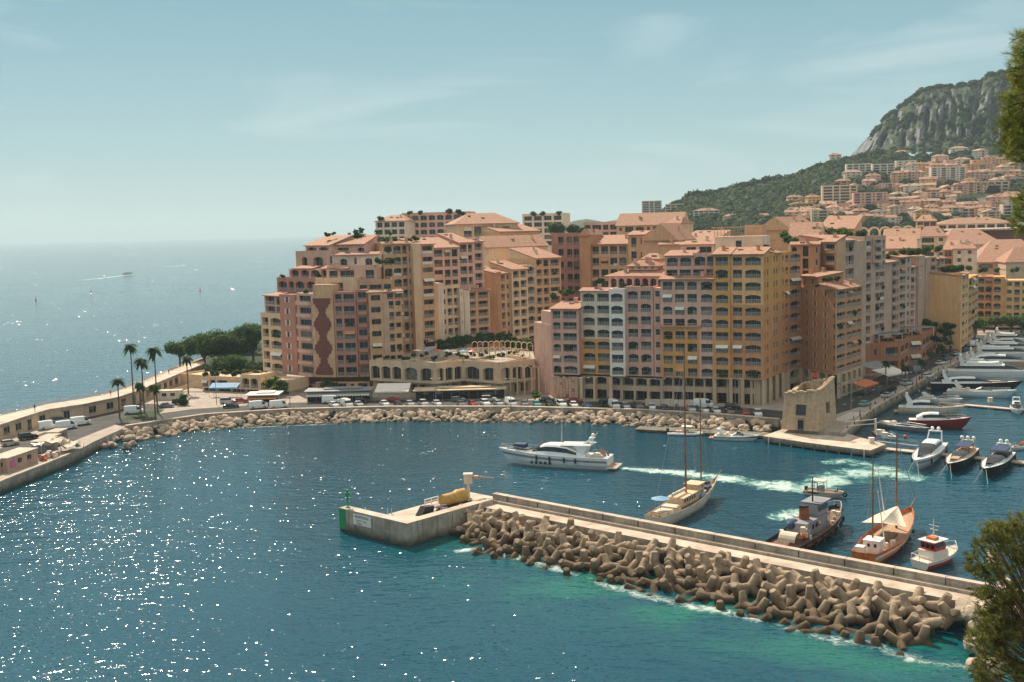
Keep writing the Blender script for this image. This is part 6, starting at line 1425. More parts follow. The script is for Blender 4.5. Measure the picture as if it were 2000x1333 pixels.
m=MB(); m.tube((X(.38),0,sh(.4)+1.9),(X(.37),0,sh(.4)+4.0),.85,.75,10); m.build('funnel',TUGO,t); m=MB(); m.tube((X(.369),0,sh(.4)+4.0),(X(.369),0,sh(.4)+4.3),.8,.8,10); m.build('funnel_top',BLACK,t)
m=MB(); m.tube((X(.52),0,sh(.5)+4),(X(.52),0,sh(.5)+8.2),.14,.08,6); m.tube((X(.52),-1.2,sh(.5)+6.2),(X(.52),1.2,sh(.5)+6.2),.06,.06,5); m.tube((X(.52),-.8,sh(.5)+7.2),(X(.52),.8,sh(.5)+7.2),.05,.05,5); m.box((X(.54),0,sh(.5)+5.4),(.5,1.6,.25)); m.build('mast',BLACK,t)
for i in range(3): m=MB(); m.box((X(.36)+i*1.3,-1.72,sh(.45)+1.0),(.7,.06,.7)); m.build('window',DGLASS,t)
m=MB(); m.loft([[Vector((X(.14)+1.3*math.cos(q),y,sh(.2)+1.3*math.sin(q))) for q in [math.pi*k/8 for k in range(9)]] for y in(-1.4,1.4)]); m.build('winch_cover',CANV,t)
m=MB(); m.ball((X(.22),-1.4,sh(.2)+.4),.6,0); m.tube((X(.3),1,sh(.3)),(X(.3),-1,sh(.3)),.4,.4,10); m.build('orange_float',ORP,t)
m=MB(); m.ball((X(.28),1.0,sh(.3)+1.6),1.3,0,10,6,(1.4,.7,.6)); m.build('blue_boat_cover',NAVY,t)
m=MB()
for k in range(34): m.box((X(.16+.62*rnd.random()),rnd.choice([-1,1])*rnd.uniform(1.2,2.5),sh(.3)+rnd.uniform(0,1.8)),(rnd.uniform(.2,.8),rnd.uniform(.2,.8),rnd.uniform(.3,.9)),0,rnd.uniform(0,3))
m.build('deck_gear',OFFW,t)
def tyre(t,p,r_=.42,ax='x',m_=BLACK):
    mb=MB(); secs=[]
    for k in range(12):
        q=2*math.pi*k/12; cc=Vector((math.cos(q)*r_,0,math.sin(q)*r_)); secs.append([Vector(p)+cc+cc.normalized()*.16*math.cos(w_)+Vector((0,.13*math.sin(w_),0)) for w_ in [2*math.pi*j/6 for j in range(6)]])
    secs.append(secs[0]); mb.loft(secs,0,True); return mb.build('tyre_fender',m_,t,smooth=True)
for s in(.12,.25,.38,.5,.62,.74,.85):
    for y in(-1,1): tyre(t,(X(s),y*(hb(s)+.15),sh(s)*.6))
m=MB(); m.ball((X(1)-.2,0,sh(1)*.75),.7,0,8,6,(.7,1.3,1.1)); m.build('bow_fender',BLACK,t)
railing_(t,[(X(s),y_*hb(s)*.93,sh(s)) for s,y_ in [(.7,-1),(.8,-1),(.9,-1),(.97,-1),(.97,1),(.9,1),(.8,1),(.7,1)]],.9,CANV,.05)
# --- pilot boat ---
c=Wp(1842,1108); t=thing('pilot_boat','small white and red workboat with wraparound rails beside the bushes','workboat',c+Vector((0,2,0)),R(35)); L=9.3
hb,sh,X=boat_hull(t,L,3.7,1.2,[WHITE,REDP,REDP],stripe=True,sheer=.35,deckm=OFFW,fine=2.6,band={0:0,1:0,2:1,3:1,4:1})
m=MB(); m.box((X(.36),0,sh(.4)+.55),(3.6,2.7,1.3)); m.build('cabin_base',WHITE,t)
superstructure(t,[(X(.22),1.3,sh(.4)+1.2,sh(.4)+2.5),(X(.48),1.3,sh(.4)+1.2,sh(.4)+2.55),(X(.52),1.2,sh(.4)+1.2,sh(.4)+2.3),(X(.53),1.1,sh(.4)+1.2,sh(.4)+1.4)],mat_=REDP,front=1,wsides=(0,3),name='wheelhouse')
for i in range(3):
    m=MB(); m.box((X(.22)-.06,-.8+.8*i,sh(.4)+1.85),(.06,.6,.65)); m.build('window',DGLASS,t)
m=MB(); m.box((X(.36),0,sh(.4)+2.62),(3.6,2.9,.14)); m.build('cabin_roof',WHITE,t)
m=MB(); m.box((X(.34),0,sh(.4)+2.9),(1.2,1.4,.35)); m.build('life_raft',ORP,t)
m=MB(); m.tube((X(.42),.3,sh(.4)+2.6),(X(.41),.3,sh(.4)+5.6),.12,.07,6); m.tube((X(.42),-.6,sh(.4)+4.6),(X(.42),1.1,sh(.4)+4.6),.05,.05,5); m.tube((X(.42),-.4,sh(.4)+4.0),(X(.42),.9,sh(.4)+4.0),.08,.08,5); m.build('mast',WHITE,t)
railing_(t,[(X(s),y_*hb(s)*.95,sh(s)) for s,y_ in [(.5,-1),(.3,-1),(.15,-1),(.02,-1),(.0,0),(.02,1),(.15,1),(.3,1),(.5,1),(.7,1),(.85,1),(.97,0),(.85,-1),(.7,-1),(.5,-1)]],.85,WHITE,.045)
# --- small workboat with canopy ---
a_=Wp(1573,965); b_=Wp(1648,974); d=b_-a_; c=(a_+b_)/2; a=math.atan2(d.y,d.x); L=d.length
t=thing('workboat','small grey open workboat with a canopy crossing the foamy wake','workboat',c,a); hb,sh,X=boat_hull(t,L,2.8,.95,[OFFW,GREYP2,GREYP2],stripe=True,sheer=.2,deckm=TEAK,fine=3.2,deckz=.35,band={0:0,1:1,2:0,3:0,4:1})
m=MB(); m.box((X(.36),0,sh(.4)+2.0),(2.6,2.1,.1)); m.build('canopy',CANV,t)
m=MB(); [m.tube((X(.36)+sx*1.2,sy*.9,sh(.3)-.3),(X(.36)+sx*1.2,sy*.9,sh(.3)+2.0),.05,.05,5) for sx in(-1,1) for sy in(-1,1)]; m.box((X(.42),0,sh(.3)+.3),(1.0,1.2,1.3)); m.build('console',GREYP2,t)
m=MB(); m.box((X(.02),0,sh(0)+.1),(.5,.5,1.0)); m.build('outboard',BLACK,t); tyre(t,(X(1)+.2,0,.75),.35); railing_(t,[(X(.1),-1.2,sh(.1)),(X(.3),-1.3,sh(.1)),(X(.5),-1.35,sh(.1))],.4)
Rm=Matrix.Rotation(a,3,'Z'); person('person in dark clothes sitting in the bow of the small workboat',c+Rm@Vector((X(.84),0,sh(.8)-.35)),a+R(90),NAVY,BLACK,'sit'); person('person standing under the canopy of the small workboat',c+Rm@Vector((X(.3),.3,sh(.3)-.35)),a-R(90),GREYP2,NAVY)
# --- moored yachts at the pontoon, bows toward the camera ---
def moored(xb,yb,xs,ys,**k):
    c,a,L=place(xs,ys,xb,yb); return yacht('motor_yacht',k.pop('label'),c,a,L,k.pop('B'),k.pop('fb'),**k)
moored(1788,925,1832,880,label='white flybridge yacht with two domes, moored bow-first left of the two dark-hulled boats',B=5.0,fb=1.9,kind='coupe',domes=2,stripe=GREYP2,fenders=2)
moored(1852,928,1895,888,label='tan open yacht with navy canopy and black hull, middle one of three at the pontoon',B=4.6,fb=1.6,kind='open',hullm=BLACK,top=OFFW,deckm=CANV,pad=TEAK,domes=3,roof=NAVY,fenders=2)
moored(1922,938,1965,896,label='white decked yacht with dark hatch and navy canopy, rightmost of three at the pontoon',B=4.8,fb=1.6,kind='open',hullm=BLACK,domes=2,roof=NAVY,pad=BLACK,fenders=3)
moored(1897,838,1775,834,label='sleek yacht with dark red hull and white deck, moored at the right quay',B=4.6,fb=2.0,kind='coupe',hullm=mat('dark_red_hull',(.22,.02,.02),.3,.05),domes=0,arch=False)
moored(1885,811,1755,806,label='white sport yacht moored just behind the red-hulled yacht',B=4.8,fb=1.7,kind='coupe',hullm=OFFW,domes=1)
moored(1815,848,1715,832,label='grey rigid tender yacht with covered stern in front of the red-hulled yacht',B=3.4,fb=1.0,kind='open',hullm=GREYP2,domes=0,arch=False,cat='speedboat')
moored(1750,862,1712,848,label='small white tender with orange buoy at the corner of the right quay',B=2.2,fb=.7,kind='open',domes=0,arch=False,cat='speedboat')
moored(1998,765,1818,762,label='black-hulled classic yacht with long low cabin, nearest yacht beyond the second pontoon',B=5.0,fb=2.2,kind='coupe',hullm=BLACK,domes=1,pad=TEAK)
moored(1880,790,1795,784,label='small white cabin cruiser between the pontoon and the black-hulled yacht',B=3.2,fb=1.1,kind='open',domes=0)
for i,(xb,yb,xs,ys,B_,f_,kd) in enumerate([(2060,745,1846,738,6,2.6,'fly'),(2070,722,1868,718,6,2.4,'coupe'),(2060,706,1884,702,5.5,2.4,'fly'),(2050,694,1915,690,5,2.3,'fly'),(2040,684,1925,681,5,2.2,'coupe'),(2030,675,1935,672,5,2.2,'fly')]):
    moored(xb,yb,xs,ys,label=['large white','long grey','white','slim white','smaller white','last small white'][i]+' motor yacht, '+ORD[i]+' in the packed row behind the black-hulled yacht',B=B_,fb=f_,kind=kd,hullm=[WH,GREYP,WH,WH,OFFW,WH][i],domes=2,group='yachts packed at the far quay')
for i,(xb,yb,xs,ys,B_,f_,kd,hm) in enumerate([(1985,778,1850,772,4.4,1.6,'open',WH),(1965,731,1878,727,5,2.2,'fly',WH),(1995,714,1900,710,5,2.0,'coupe',NAVY),(1975,699,1908,696,4.6,2.0,'fly',WH),(1960,688,1920,685,4.4,2,'coupe',OFFW),(1965,680,1930,677,4.4,2,'fly',WH)]):
    moored(xb,yb,xs,ys,label=['open white sport boat just in front of the black-hulled classic yacht','white flybridge boat squeezed behind the black-hulled classic yacht','navy-hulled sport yacht in the packed far row','short white flybridge yacht in the packed far row','cream cabin yacht deep in the packed far row','white yacht deepest in the packed far row by the car park'][i],B=B_,fb=f_,kind=kd,hullm=hm,domes=1,group='yachts packed at the far quay')
moored(1988,812,1984,800,label='small white cabin boat facing the camera at the right edge pontoon',B=3.2,fb=1.1,kind='fly',domes=0,cat='motor boat')
moored(1975,882,2010,872,label='small white dinghy with orange patch at the right edge',B=2.3,fb=.6,kind='open',domes=0,arch=False,cat='dinghy',pad=ORP)
# boats by the rocks
moored(1484,862,1395,858,label='white open speedboat with low windscreen moored under the boulders',B=3.4,fb=1.0,kind='open',domes=0,stripe=BLACK,cat='speedboat')
c,a,L=place(1305,849,1372,851); t=thing('inflatable_boat','white and grey inflatable boat moored left of the speedboat','inflatable boat',c,a)
for y in(-1,1):
    m=MB(); m.path([(-L/2,y*1.15,.35),(L*.2,y*1.15,.38),(L*.42,y*.6,.5),(L*.5,y*.05,.6)],.34,8); m.build('tube',WH,t,smooth=True)
m=MB(); m.box((0,0,.3),(L*.8,1.8,.3)); m.box((.2,0,.9),(1.2,.9,.9)); m.box((-1.5,0,.8),(1.4,1.5,.6)); m.build('floor_console',GREYP,t); m=MB(); m.box((.4,0,2.2),(2.6,2.0,.1)); [m.tube((.4+sx,sy*.8,.6),(.4+sx,sy*.8,2.2),.04) for sx in(-1,1) for sy in(-1,1)]; m.build('bimini',WHITE,t); m=MB(); m.box((-L/2-.1,0,.9),(.6,.6,1.3)); m.build('outboard',BLACK,t)
# left boats
c=Wp(200,869); t=thing('floating_dock','yellow-white floating jet-ski platform by the left rocks','platform',c,R(0)); 
for i in range(5): m=MB(); m.tube((-2.8+i*1.25,-1.2,.18),(-2.8+i*1.25,1.2,.18),.5,.5,8); m.build('float_cell',CANV,t)
def jetski(label,c,a,m_):
    t=thing('jet_ski',label,'jet ski',c,a); mb=MB(); secs=[]
    for x,w_,z0,z1 in((-1.5,.45,0,.45),(-.5,.55,-.05,.6),(.5,.5,-.05,.7),(1.2,.3,.1,.6),(1.6,.05,.35,.5)): secs.append([Vector((x,w_,z0)),Vector((x,w_*.9,z1*.7)),Vector((x,w_*.4,z1)),Vector((x,-w_*.4,z1)),Vector((x,-w_*.9,z1*.7)),Vector((x,-w_,z0))])
    mb.loft(secs,0,True,True); mb.build('hull',m_,t); mb=MB(); mb.box((-.4,0,.72),(1.3,.4,.25)); mb.tube((.45,-.4,1.0),(.45,.4,1.0),.04); mb.tube((.6,0,.6),(.45,0,1.0),.06); mb.build('seat',BLACK,t)
jetski('white and blue jet ski on the floating platform',Wp(213,866)+Vector((0,0,.62)),R(10),WH)
yacht('speedboat','small dark boat tied to the low left quay',Wp(140,893),R(28),6.5,2.2,.6,hullm=NAVY,kind='open',arch=False,domes=0,cat='speedboat')
# distant speedboat and buoys
c=Wp(250,536); yacht('speedboat','tiny white speedboat far out at sea with its wake',c,R(25),14,4,1.8,kind='coupe',domes=0,cat='speedboat')
for i,(x,y,lab) in enumerate([(70,587,'tall channel buoy at the left edge of the sea'),(178,571,'channel buoy below the distant speedboat'),(391,568,'channel buoy nearest to the apartments')]):
    t=thing('buoy',lab,'buoy',Wp(x,y)); k=1.0; m=MB(); m.tube((0,0,-.3),(0,0,.7*k),.9*k,.7*k,10); m.build('float',REDP,t); m=MB(); m.tube((0,0,.6*k),(0,0,3*k),.35*k,.15*k,6); m.ball((0,0,3.2*k),.3*k); m.build('tower',REDP,t)
t=thing('mooring_buoy','orange mooring buoy by the small tender','buoy',Wp(1768,856)); m=MB(); m.ball((0,0,.3),.5,0,10,7); m.build('float',ORP,t,smooth=True)

# ================= wakes =================
def foam_mat(name,white,thr,sc=.5,teal=(.03,.26,.24)):
    m=bpy.data.materials.new(name); m.use_nodes=True; N=m.node_tree.nodes; L=m.node_tree.links; b=N['Principled BSDF']; b.inputs['Roughness'].default_value=.5
    g=N.new('ShaderNodeNewGeometry'); uv=N.new('ShaderNodeAttribute'); uv.attribute_name='edge'
    n=N.new('ShaderNodeTexNoise'); n.inputs['Scale'].default_value=sc; n.inputs['Detail'].default_value=9; n.inputs['Roughness'].default_value=.68; n.inputs['Distortion'].default_value=1.2; L.new(g.outputs['Position'],n.inputs['Vector'])
    def ma(op,a,b2,c=None):
        q=N.new('ShaderNodeMath'); q.operation=op
        for i,x in enumerate((a,b2,c)):
            if x is None: continue
            if isinstance(x,(int,float)): q.inputs[i].default_value=x
            else: L.new(x,q.inputs[i])
        return q.outputs[0]
    n4=N.new('ShaderNodeTexNoise'); n4.inputs['Scale'].default_value=sc*.22; n4.inputs['Detail'].default_value=3; L.new(g.outputs['Position'],n4.inputs['Vector'])
    v=ma('MULTIPLY_ADD',uv.outputs['Fac'],.5,ma('MULTIPLY_ADD',n4.outputs[0],.7,ma('ADD',n.outputs[0],-.35)))
    r=N.new('ShaderNodeMapRange'); r.inputs[1].default_value=thr; r.inputs[2].default_value=thr+.30; r.inputs[4].default_value=.9; L.new(v,r.inputs[0])
    r2=N.new('ShaderNodeMapRange'); r2.inputs[1].default_value=thr+.10; r2.inputs[2].default_value=thr+.3; r2.inputs[4].default_value=white; L.new(v,r2.inputs[0])
    x=N.new('ShaderNodeMix'); x.data_type='RGBA'; x.inputs[6].default_value=(*teal,1); x.inputs[7].default_value=(.55,.66,.62,1); L.new(r2.outputs[0],x.inputs[0]); L.new(x.outputs[2],b.inputs['Base Color'])
    L.new(r.outputs[0],b.inputs['Alpha']); return m
FOAM=foam_mat('wake_foam',.9,.69,.55); FOAM2=foam_mat('churned_water',.7,.72,.32); SURF=foam_mat('surf_foam',1,.86,.7,(.30,.42,.40))
def wake(name,pts,ws,m,lab,z=.03):
    """pts: photo pixels on the water, ws: half widths in metres"""
    Q=[Wp(*p) for p in pts]; n=len(Q); K=8; vs=[];fs=[];at=[]; 
    dense=[];dw=[]
    for i in range(n-1):
        for k in range(6): f=k/6; dense.append(Q[i].lerp(Q[i+1],f)); dw.append(ws[i]+(ws[i+1]-ws[i])*f)
    dense.append(Q[-1]); dw.append(ws[-1]); n=len(dense)
    for i,p in enumerate(dense):
        d=(dense[min(n-1,i+1)]-dense[max(0,i-1)]).normalized(); q=Vector((-d.y,d.x,0))
        for j in range(K+1): u_=j/K*2-1; vs.append((*(p+q*u_*dw[i])[:2],z)); at.append((1-abs(u_)**1.6)*min(1,(n-1-i)/4+.0)*min(1,i/2+.5))
    for i in range(n-1):
        for j in range(K): a=i*(K+1)+j; fs.append((a,a+1,a+K+2,a+K+1))
    me=bpy.data.meshes.new(name); me.from_pydata(vs,[],fs); A=me.attributes.new('edge','FLOAT','POINT'); A.data.foreach_set('value',at); me.materials.append(m); return obj(name,me,label=lab,cat='wake' if name!='surf' else 'surf',kind='stuff')
wake('wake_foam',[(1192,913),(1250,917),(1320,924),(1390,930),(1450,940),(1520,950),(1580,958),(1640,965)],[1.6,3.2,4.2,5.0,5.6,6.4,6.4,5],FOAM,'white foaming wake trailing from the big yacht')
wake('wake_foam',[(1560,958),(1620,940),(1680,925),(1740,925),(1790,935),(1825,945)],[4,8,9,8,6,2.5],FOAM2,'broad patch of churned turquoise water near the moored yachts',.034)
wake('wake_foam',[(1600,905),(1660,903),(1720,915),(1780,925)],[3,6,6,4],FOAM2,'streaks of churned water in front of the dock',.038)
wake('wake_foam',[(1500,1015),(1540,1008),(1590,1000),(1640,990)],[3,5.2,5.2,2.6],FOAM,'foamy swirl behind the tugboat',.042)
wake('wake_foam',[(262,536),(230,540),(190,545),(130,549)],[3.5,5,6,4],FOAM,'thin white wake of the distant speedboat')
wake('wake_foam',[(365,519),(330,521),(300,522)],[6,9,3],FOAM,'faint far-off white wake line on the sea')
wake('wake_foam',[(545,511),(510,512),(480,512)],[6,8,3],FOAM,'faintest far-off wake line nearest to the apartments')
wake('surf',[(880,1078),(950,1072),(1050,1100),(1130,1126),(1270,1168),(1400,1195),(1500,1216),(1600,1242),(1700,1262),(1790,1290),(1910,1312),(1980,1322)],[1.6,2.4,3.0,2.4,3.0,2.6,2.6,3.0,3.0,3.0,3.6,3],SURF,'white surf washing round the tetrapods')
wake('surf',[(150,882),(260,856),(400,840),(560,832),(760,826)],[.8]*5,SURF,'thin surf along the boulders')
# ================= docks, promenade, vehicles, people =================
dk=thing('concrete_dock','wide concrete dock at the foot of the stone tower','dock',(0,0,0)); mb=MB()
q=[G(1490,852,1.6),G(1600,868,1.6),G(1700,880,1.6),G(1730,868,1.6),G(1650,846,1.6),G(1530,838,1.6)]
mb.prism([(p.x,p.y) for p in q],.35,1.6,0,1); mb.build('deck',[CONC,DECK],dk)
a,b=q[0],q[2]
for i in range(9): p=a.lerp(b,(i+.5)/9); m=MB(); m.box((p.x,p.y-.05,.3),(.25,.35,2.4)); m.build('pile',CANV,dk)
q2=[G(1240,838,.8),G(1500,852,.8),G(1512,846,.8),G(1250,832,.8)]
m=MB(); m.prism([(p.x,p.y) for p in q2],.3,.75,0); m.build('side_jetty',CONC,dk)
def pontoon(lab,x0,y0,x1,y1,w_,z=.55):
    a,b=G(x0,y0,z),G(x1,y1,z); t=thing('pontoon',lab,'pontoon',((a+b)/2).xy.to_3d(),math.atan2((b-a).y,(b-a).x)); L_=(b-a).length
    m=MB(); m.box((0,0,z-.12),(L_,w_,.24)); m.build('deck',DECK,t)
    n=int(L_/6)
    for i in range(n): m=MB(); m.box((-L_/2+L_*(i+.5)/n,0,.12),(4.5,w_*.9,.4)); m.build('float',CONC,t)
    return t
pontoon('concrete pontoon holding the three moored yachts',1730,876,2030,906,2.4)
pontoon('second concrete pontoon beyond the red-hulled yacht',1835,786,2040,804,2.2)
for x,y,lab in((1702,866,'cream service pedestal at the end of the dock'),(1716,850,'taller cream service pedestal by the gangway'),(1728,856,'white service pedestal beside the gangway'),(1934,786,'grey pedestal on the second pontoon')):
    p=G(x,y,1.6 if x<1800 else .55); t=thing('service_pedestal',lab,'pedestal',p); m=MB(); m.box((0,0,.6),(1.1,.9,1.2)); m.build('cabinet',CANV,t); m=MB(); m.box((0,0,1.25),(1.25,1.05,.1)); m.build('lid',WHITE,t)
gp_=thing('gangway','sloping metal gangway with handrails from dock to pontoon','gangway',G(1712,862,1.6),R(-12)); m=MB(); m.faces([(0,-.6,.05),(9,-.6,-.9),(9,.6,-.9),(0,.6,.05)],[(0,1,2,3)]); m.build('ramp',STEEL,gp_)
for y in(-.6,.6): railing_(gp_,[(i*1.5,y,.05-i*.158) for i in range(7)],1.0)
dv=thing('davit','pale slim davit post on the quay corner','crane',G(1710,846,2.5)); m=MB(); m.tube((0,0,0),(0,0,3.4),.3,.25,8); m.tube((0,0,3.2),(-6.5,2,2.4),.12,.08,6); m.tube((0,0,2.2),(-6.5,2,1.4),.08,.08,6); m.build('arm',OFFW,dv)
# --- raised sea promenade on the left ---
pz_=6.4
fr=[G(-60,955,2.5),G(40,895,2.5),G(95,868,2.5),G(215,815,2.5),G(285,785,2.5),G(338,748,2.5),G(385,712,2.5)]
top_in=[P(-60,848,z=pz_),P(0,830,z=pz_),P(67,808,z=pz_),P(95,800,z=pz_),P(162,790,z=pz_),P(230,776,z=pz_),P(270,763,z=pz_),P(338,735,z=pz_),P(400,710,z=pz_)]
top_out=[P(-60,830,z=pz_),P(0,812,z=pz_),P(67,796,z=pz_),P(95,789,z=pz_),P(162,779,z=pz_),P(216,768,z=pz_),P(270,750,z=pz_),P(338,722,z=pz_),P(398,700,z=pz_)]
pr_=thing('sea_promenade','raised seafront promenade with rooms built under it, along the left shore','promenade',(0,0,0))
def poly3(mb,pts,z0,z1,m0=0,m1=1):
    from mathutils.geometry import tessellate_polygon
    tri_=tessellate_polygon([[Vector((p[0],p[1],0)) for p in pts]])
    for t_ in tri_: 
        q=[Vector((pts[i][0],pts[i][1],z1)) for i in t_]; 
        if (q[1]-q[0]).cross(q[2]-q[0]).z<0: q=q[::-1]
        mb.poly(q,m1)
    n=len(pts)
    for i in range(n): a,b=pts[i],pts[(i+1)%n]; mb.poly([(a[0],a[1],z0),(b[0],b[1],z0),(b[0],b[1],z1),(a[0],a[1],z1)],m0)
mb=MB(); poly3(mb,[p for p in top_in]+top_out[::-1],2.4,pz_,0,1); mb.build('deck',[BEI,DECK],pr_)
mb=MB(); 
for i in range(len(top_in)-1):
    a,b=top_in[i],top_in[i+1]; d=(b-a).normalized(); n_=Vector((d.y,-d.x,0)); mb.faces([a+n_*.35+Vector((0,0,-.35)),b+n_*.35+Vector((0,0,-.35)),b+n_*.35+Vector((0,0,.12)),a+n_*.35+Vector((0,0,.12)),a+Vector((0,0,-.35)),b+Vector((0,0,-.35)),b+Vector((0,0,.12)),a+Vector((0,0,.12))],[(0,1,2,3),(3,2,6,7),(4,5,1,0)])
mb.build('cornice',CONC,pr_)
for i in range(len(top_in)-1):
    a,b=top_in[i],top_in[i+1]; d=(b-a).normalized(); L_=(b-a).length; n_=Vector((d.y,-d.x,0)); k=max(1,int(L_/5.2)); rz=math.atan2(d.y,d.x)
    for j in range(k):
        p=a+d*(L_*(j+.5)/k); dr=(j+i)%3==0; m=MB(); m.box((0,0,0),(2.4 if not dr else 1.6,.2,1.7 if not dr else 2.7),0); m.box((0,-.06,0),(.12,.2,1.7 if not dr else 2.7),1); m.box((0,-.08,.95 if not dr else 1.45),(2.9,.3,.2),1); m.box((0,-.08,-.9 if not dr else -1.38),(2.8,.26,.14),1)
        o=m.build('door' if dr else 'window',[DGLASS,FRAME],pr_); o.location=(p+n_*.06)+Vector((0,0,-pz_+(4.5 if not dr else 3.9))); o.location.z=4.5 if not dr else 3.95; o.rotation_euler=(0,0,rz)
rl=thing('promenade_railing','long pinkish tubular railing on the sea edge of the promenade','railing',(0,0,pz_)); mb=MB(); RPNK=mat('rail_pink',(.55,.38,.33),.5)
ps=[]
for a,b in zip(top_out,top_out[1:]):
    k=max(1,int((b-a).length/2.4)); 
    for j in range(k): ps.append(a.lerp(b,j/k))
ps.append(top_out[-1]); ps=[Vector((p.x+.3,p.y,0)) for p in ps]
for z in(.4,.75,1.1): mb.path([p+Vector((0,0,z)) for p in ps],.035,4)
mb.build('rails',RPNK,rl); 
for p in ps[:99]: m=MB(); m.box((p.x,p.y,.6),(.09,.09,1.2)); m.build('post',RPNK,rl)
for p,lab,s_,l_ in((P(68,803,z=pz_),'person in black walking on the promenade, leftmost',BLACK,BLACK),(P(216,774,z=pz_),'person in dark red walking on the promenade between the two others',REDP,NAVY),(P(330,732,z=pz_),'distant pair member walking at the far end of the promenade',NAVY,GREYP2)):
    person(lab,p,R(30),s_,l_)
# --- cabins, tarps at the left quay ---
def cabin(x,y,L_,w_,h_,rz,lab,m_,pk=None):
    t=thing('site_cabin',lab,'cabin',G(x,y),rz); m=MB(); m.box((0,0,h_/2),(L_,w_,h_)); 
    for i in range(int(L_/.6)): m.box((-L_/2+.3+i*.6,-w_/2-.02,h_/2),(.08,.06,h_-.2))
    m.build('shell',m_,t); m=MB(); m.box((0,0,h_+.08),(L_+.3,w_+.3,.16)); [m.box((-L_/2+.5+i*1.0,0,h_+.19),(.1,w_+.2,.06)) for i in range(int(L_))]; m.build('roof',OFFW,t)
    for xx in(-.12*L_,.2*L_): m=MB(); m.box((xx,-w_/2-.05,h_*.6),(1.3,.1,.9),0); m.box((xx,-w_/2-.08,h_*.6),(.08,.1,.9),1); m.build('window',[DGLASS,FRAME],t)
    if pk: m=MB(); m.box((-L_*.36,-w_/2-.06,h_*.5),(1.9,.08,1.6)); m.build('pink_panel',pk,t)
    return t
ql=math.atan2((G(140,886)-G(0,938)).y,(G(140,886)-G(0,938)).x)
cabin(28,912,11,4.5,3.0,ql,'long grey site cabin with a white roof and pink panel on the low left quay',GREYP,mat('pink_panel',(.55,.15,.30),.6))
cabin(-20,925,7,4.5,2.9,ql,'second site cabin cut by the left edge of the photo',GREYP)
cabin(88,880,6,3,2.6,ql,'grey cabin with dark door behind the long white-roofed cabin',GREYP2); cabin(112,862,5,3,2.6,ql+.1,'dark grey container left of the white vans',GREYP2); cabin(98,872,5,3,2.5,ql+.1,'blue-grey container in the middle of the cabin cluster',GREYP)
def tarp(x,y,w_,d_,h_,lab,m_,rz):
    t=thing('shade_tarpaulin',lab,'tarpaulin',G(x,y),rz); m=MB(); n=8
    for i in range(n):
        for j in range(n):
            q=lambda a,b:(-w_/2+w_*a/n,-d_/2+d_*b/n,h_+.5*math.sin(math.pi*a/n*2+b*.2)+.25*math.sin(b*1.1+a*.5)+(.9 if 2<a<6 and 2<b<6 else 0)*.5)
            m.poly([q(i,j),q(i+1,j),q(i+1,j+1),q(i,j+1)])
    m.build('sheet',m_,t)
    for sx in(-1,1):
        for sy in(-1,1): m=MB(); m.tube((sx*w_*.47,sy*d_*.47,0),(sx*w_*.47,sy*d_*.47,h_),.06); m.build('pole',STEEL,t)
tarp(84,887,6,3.2,2.4,'white sagging tarpaulin in front of the grey cabins',WHITE,ql); tarp(112,882,6,4,2.4,'peaked cream tarpaulin tent at the quay corner',CANV,ql+.2); tarp(142,880,7,3,1.2,'low cream tarpaulin spread over the rocks',CANV,ql+.2)
for i in range(9):
    x=rnd.uniform(78,130); y=905-(x-60)*.28+rnd.uniform(-4,3); p=G(x,y); m_=[ORP,GREYP2,OFFW,NAVY,CANV][i%5]; t=thing('quay_clutter',['pile of orange nets','dark grey crate stack','off-white crate stack','navy drum pile','cream sack pile'][i%5]+[' nearer the cabins',' nearer the rocks'][i//5]+' on the low left quay','fishing gear',p)
    for k in range(3): m=MB(); m.box((rnd.uniform(-.6,.6),rnd.uniform(-.4,.4),.35+.3*k),(rnd.uniform(.7,1.1),rnd.uniform(.6,.9),.6),0,rnd.uniform(0,3)); m.build('crate',m_,t)
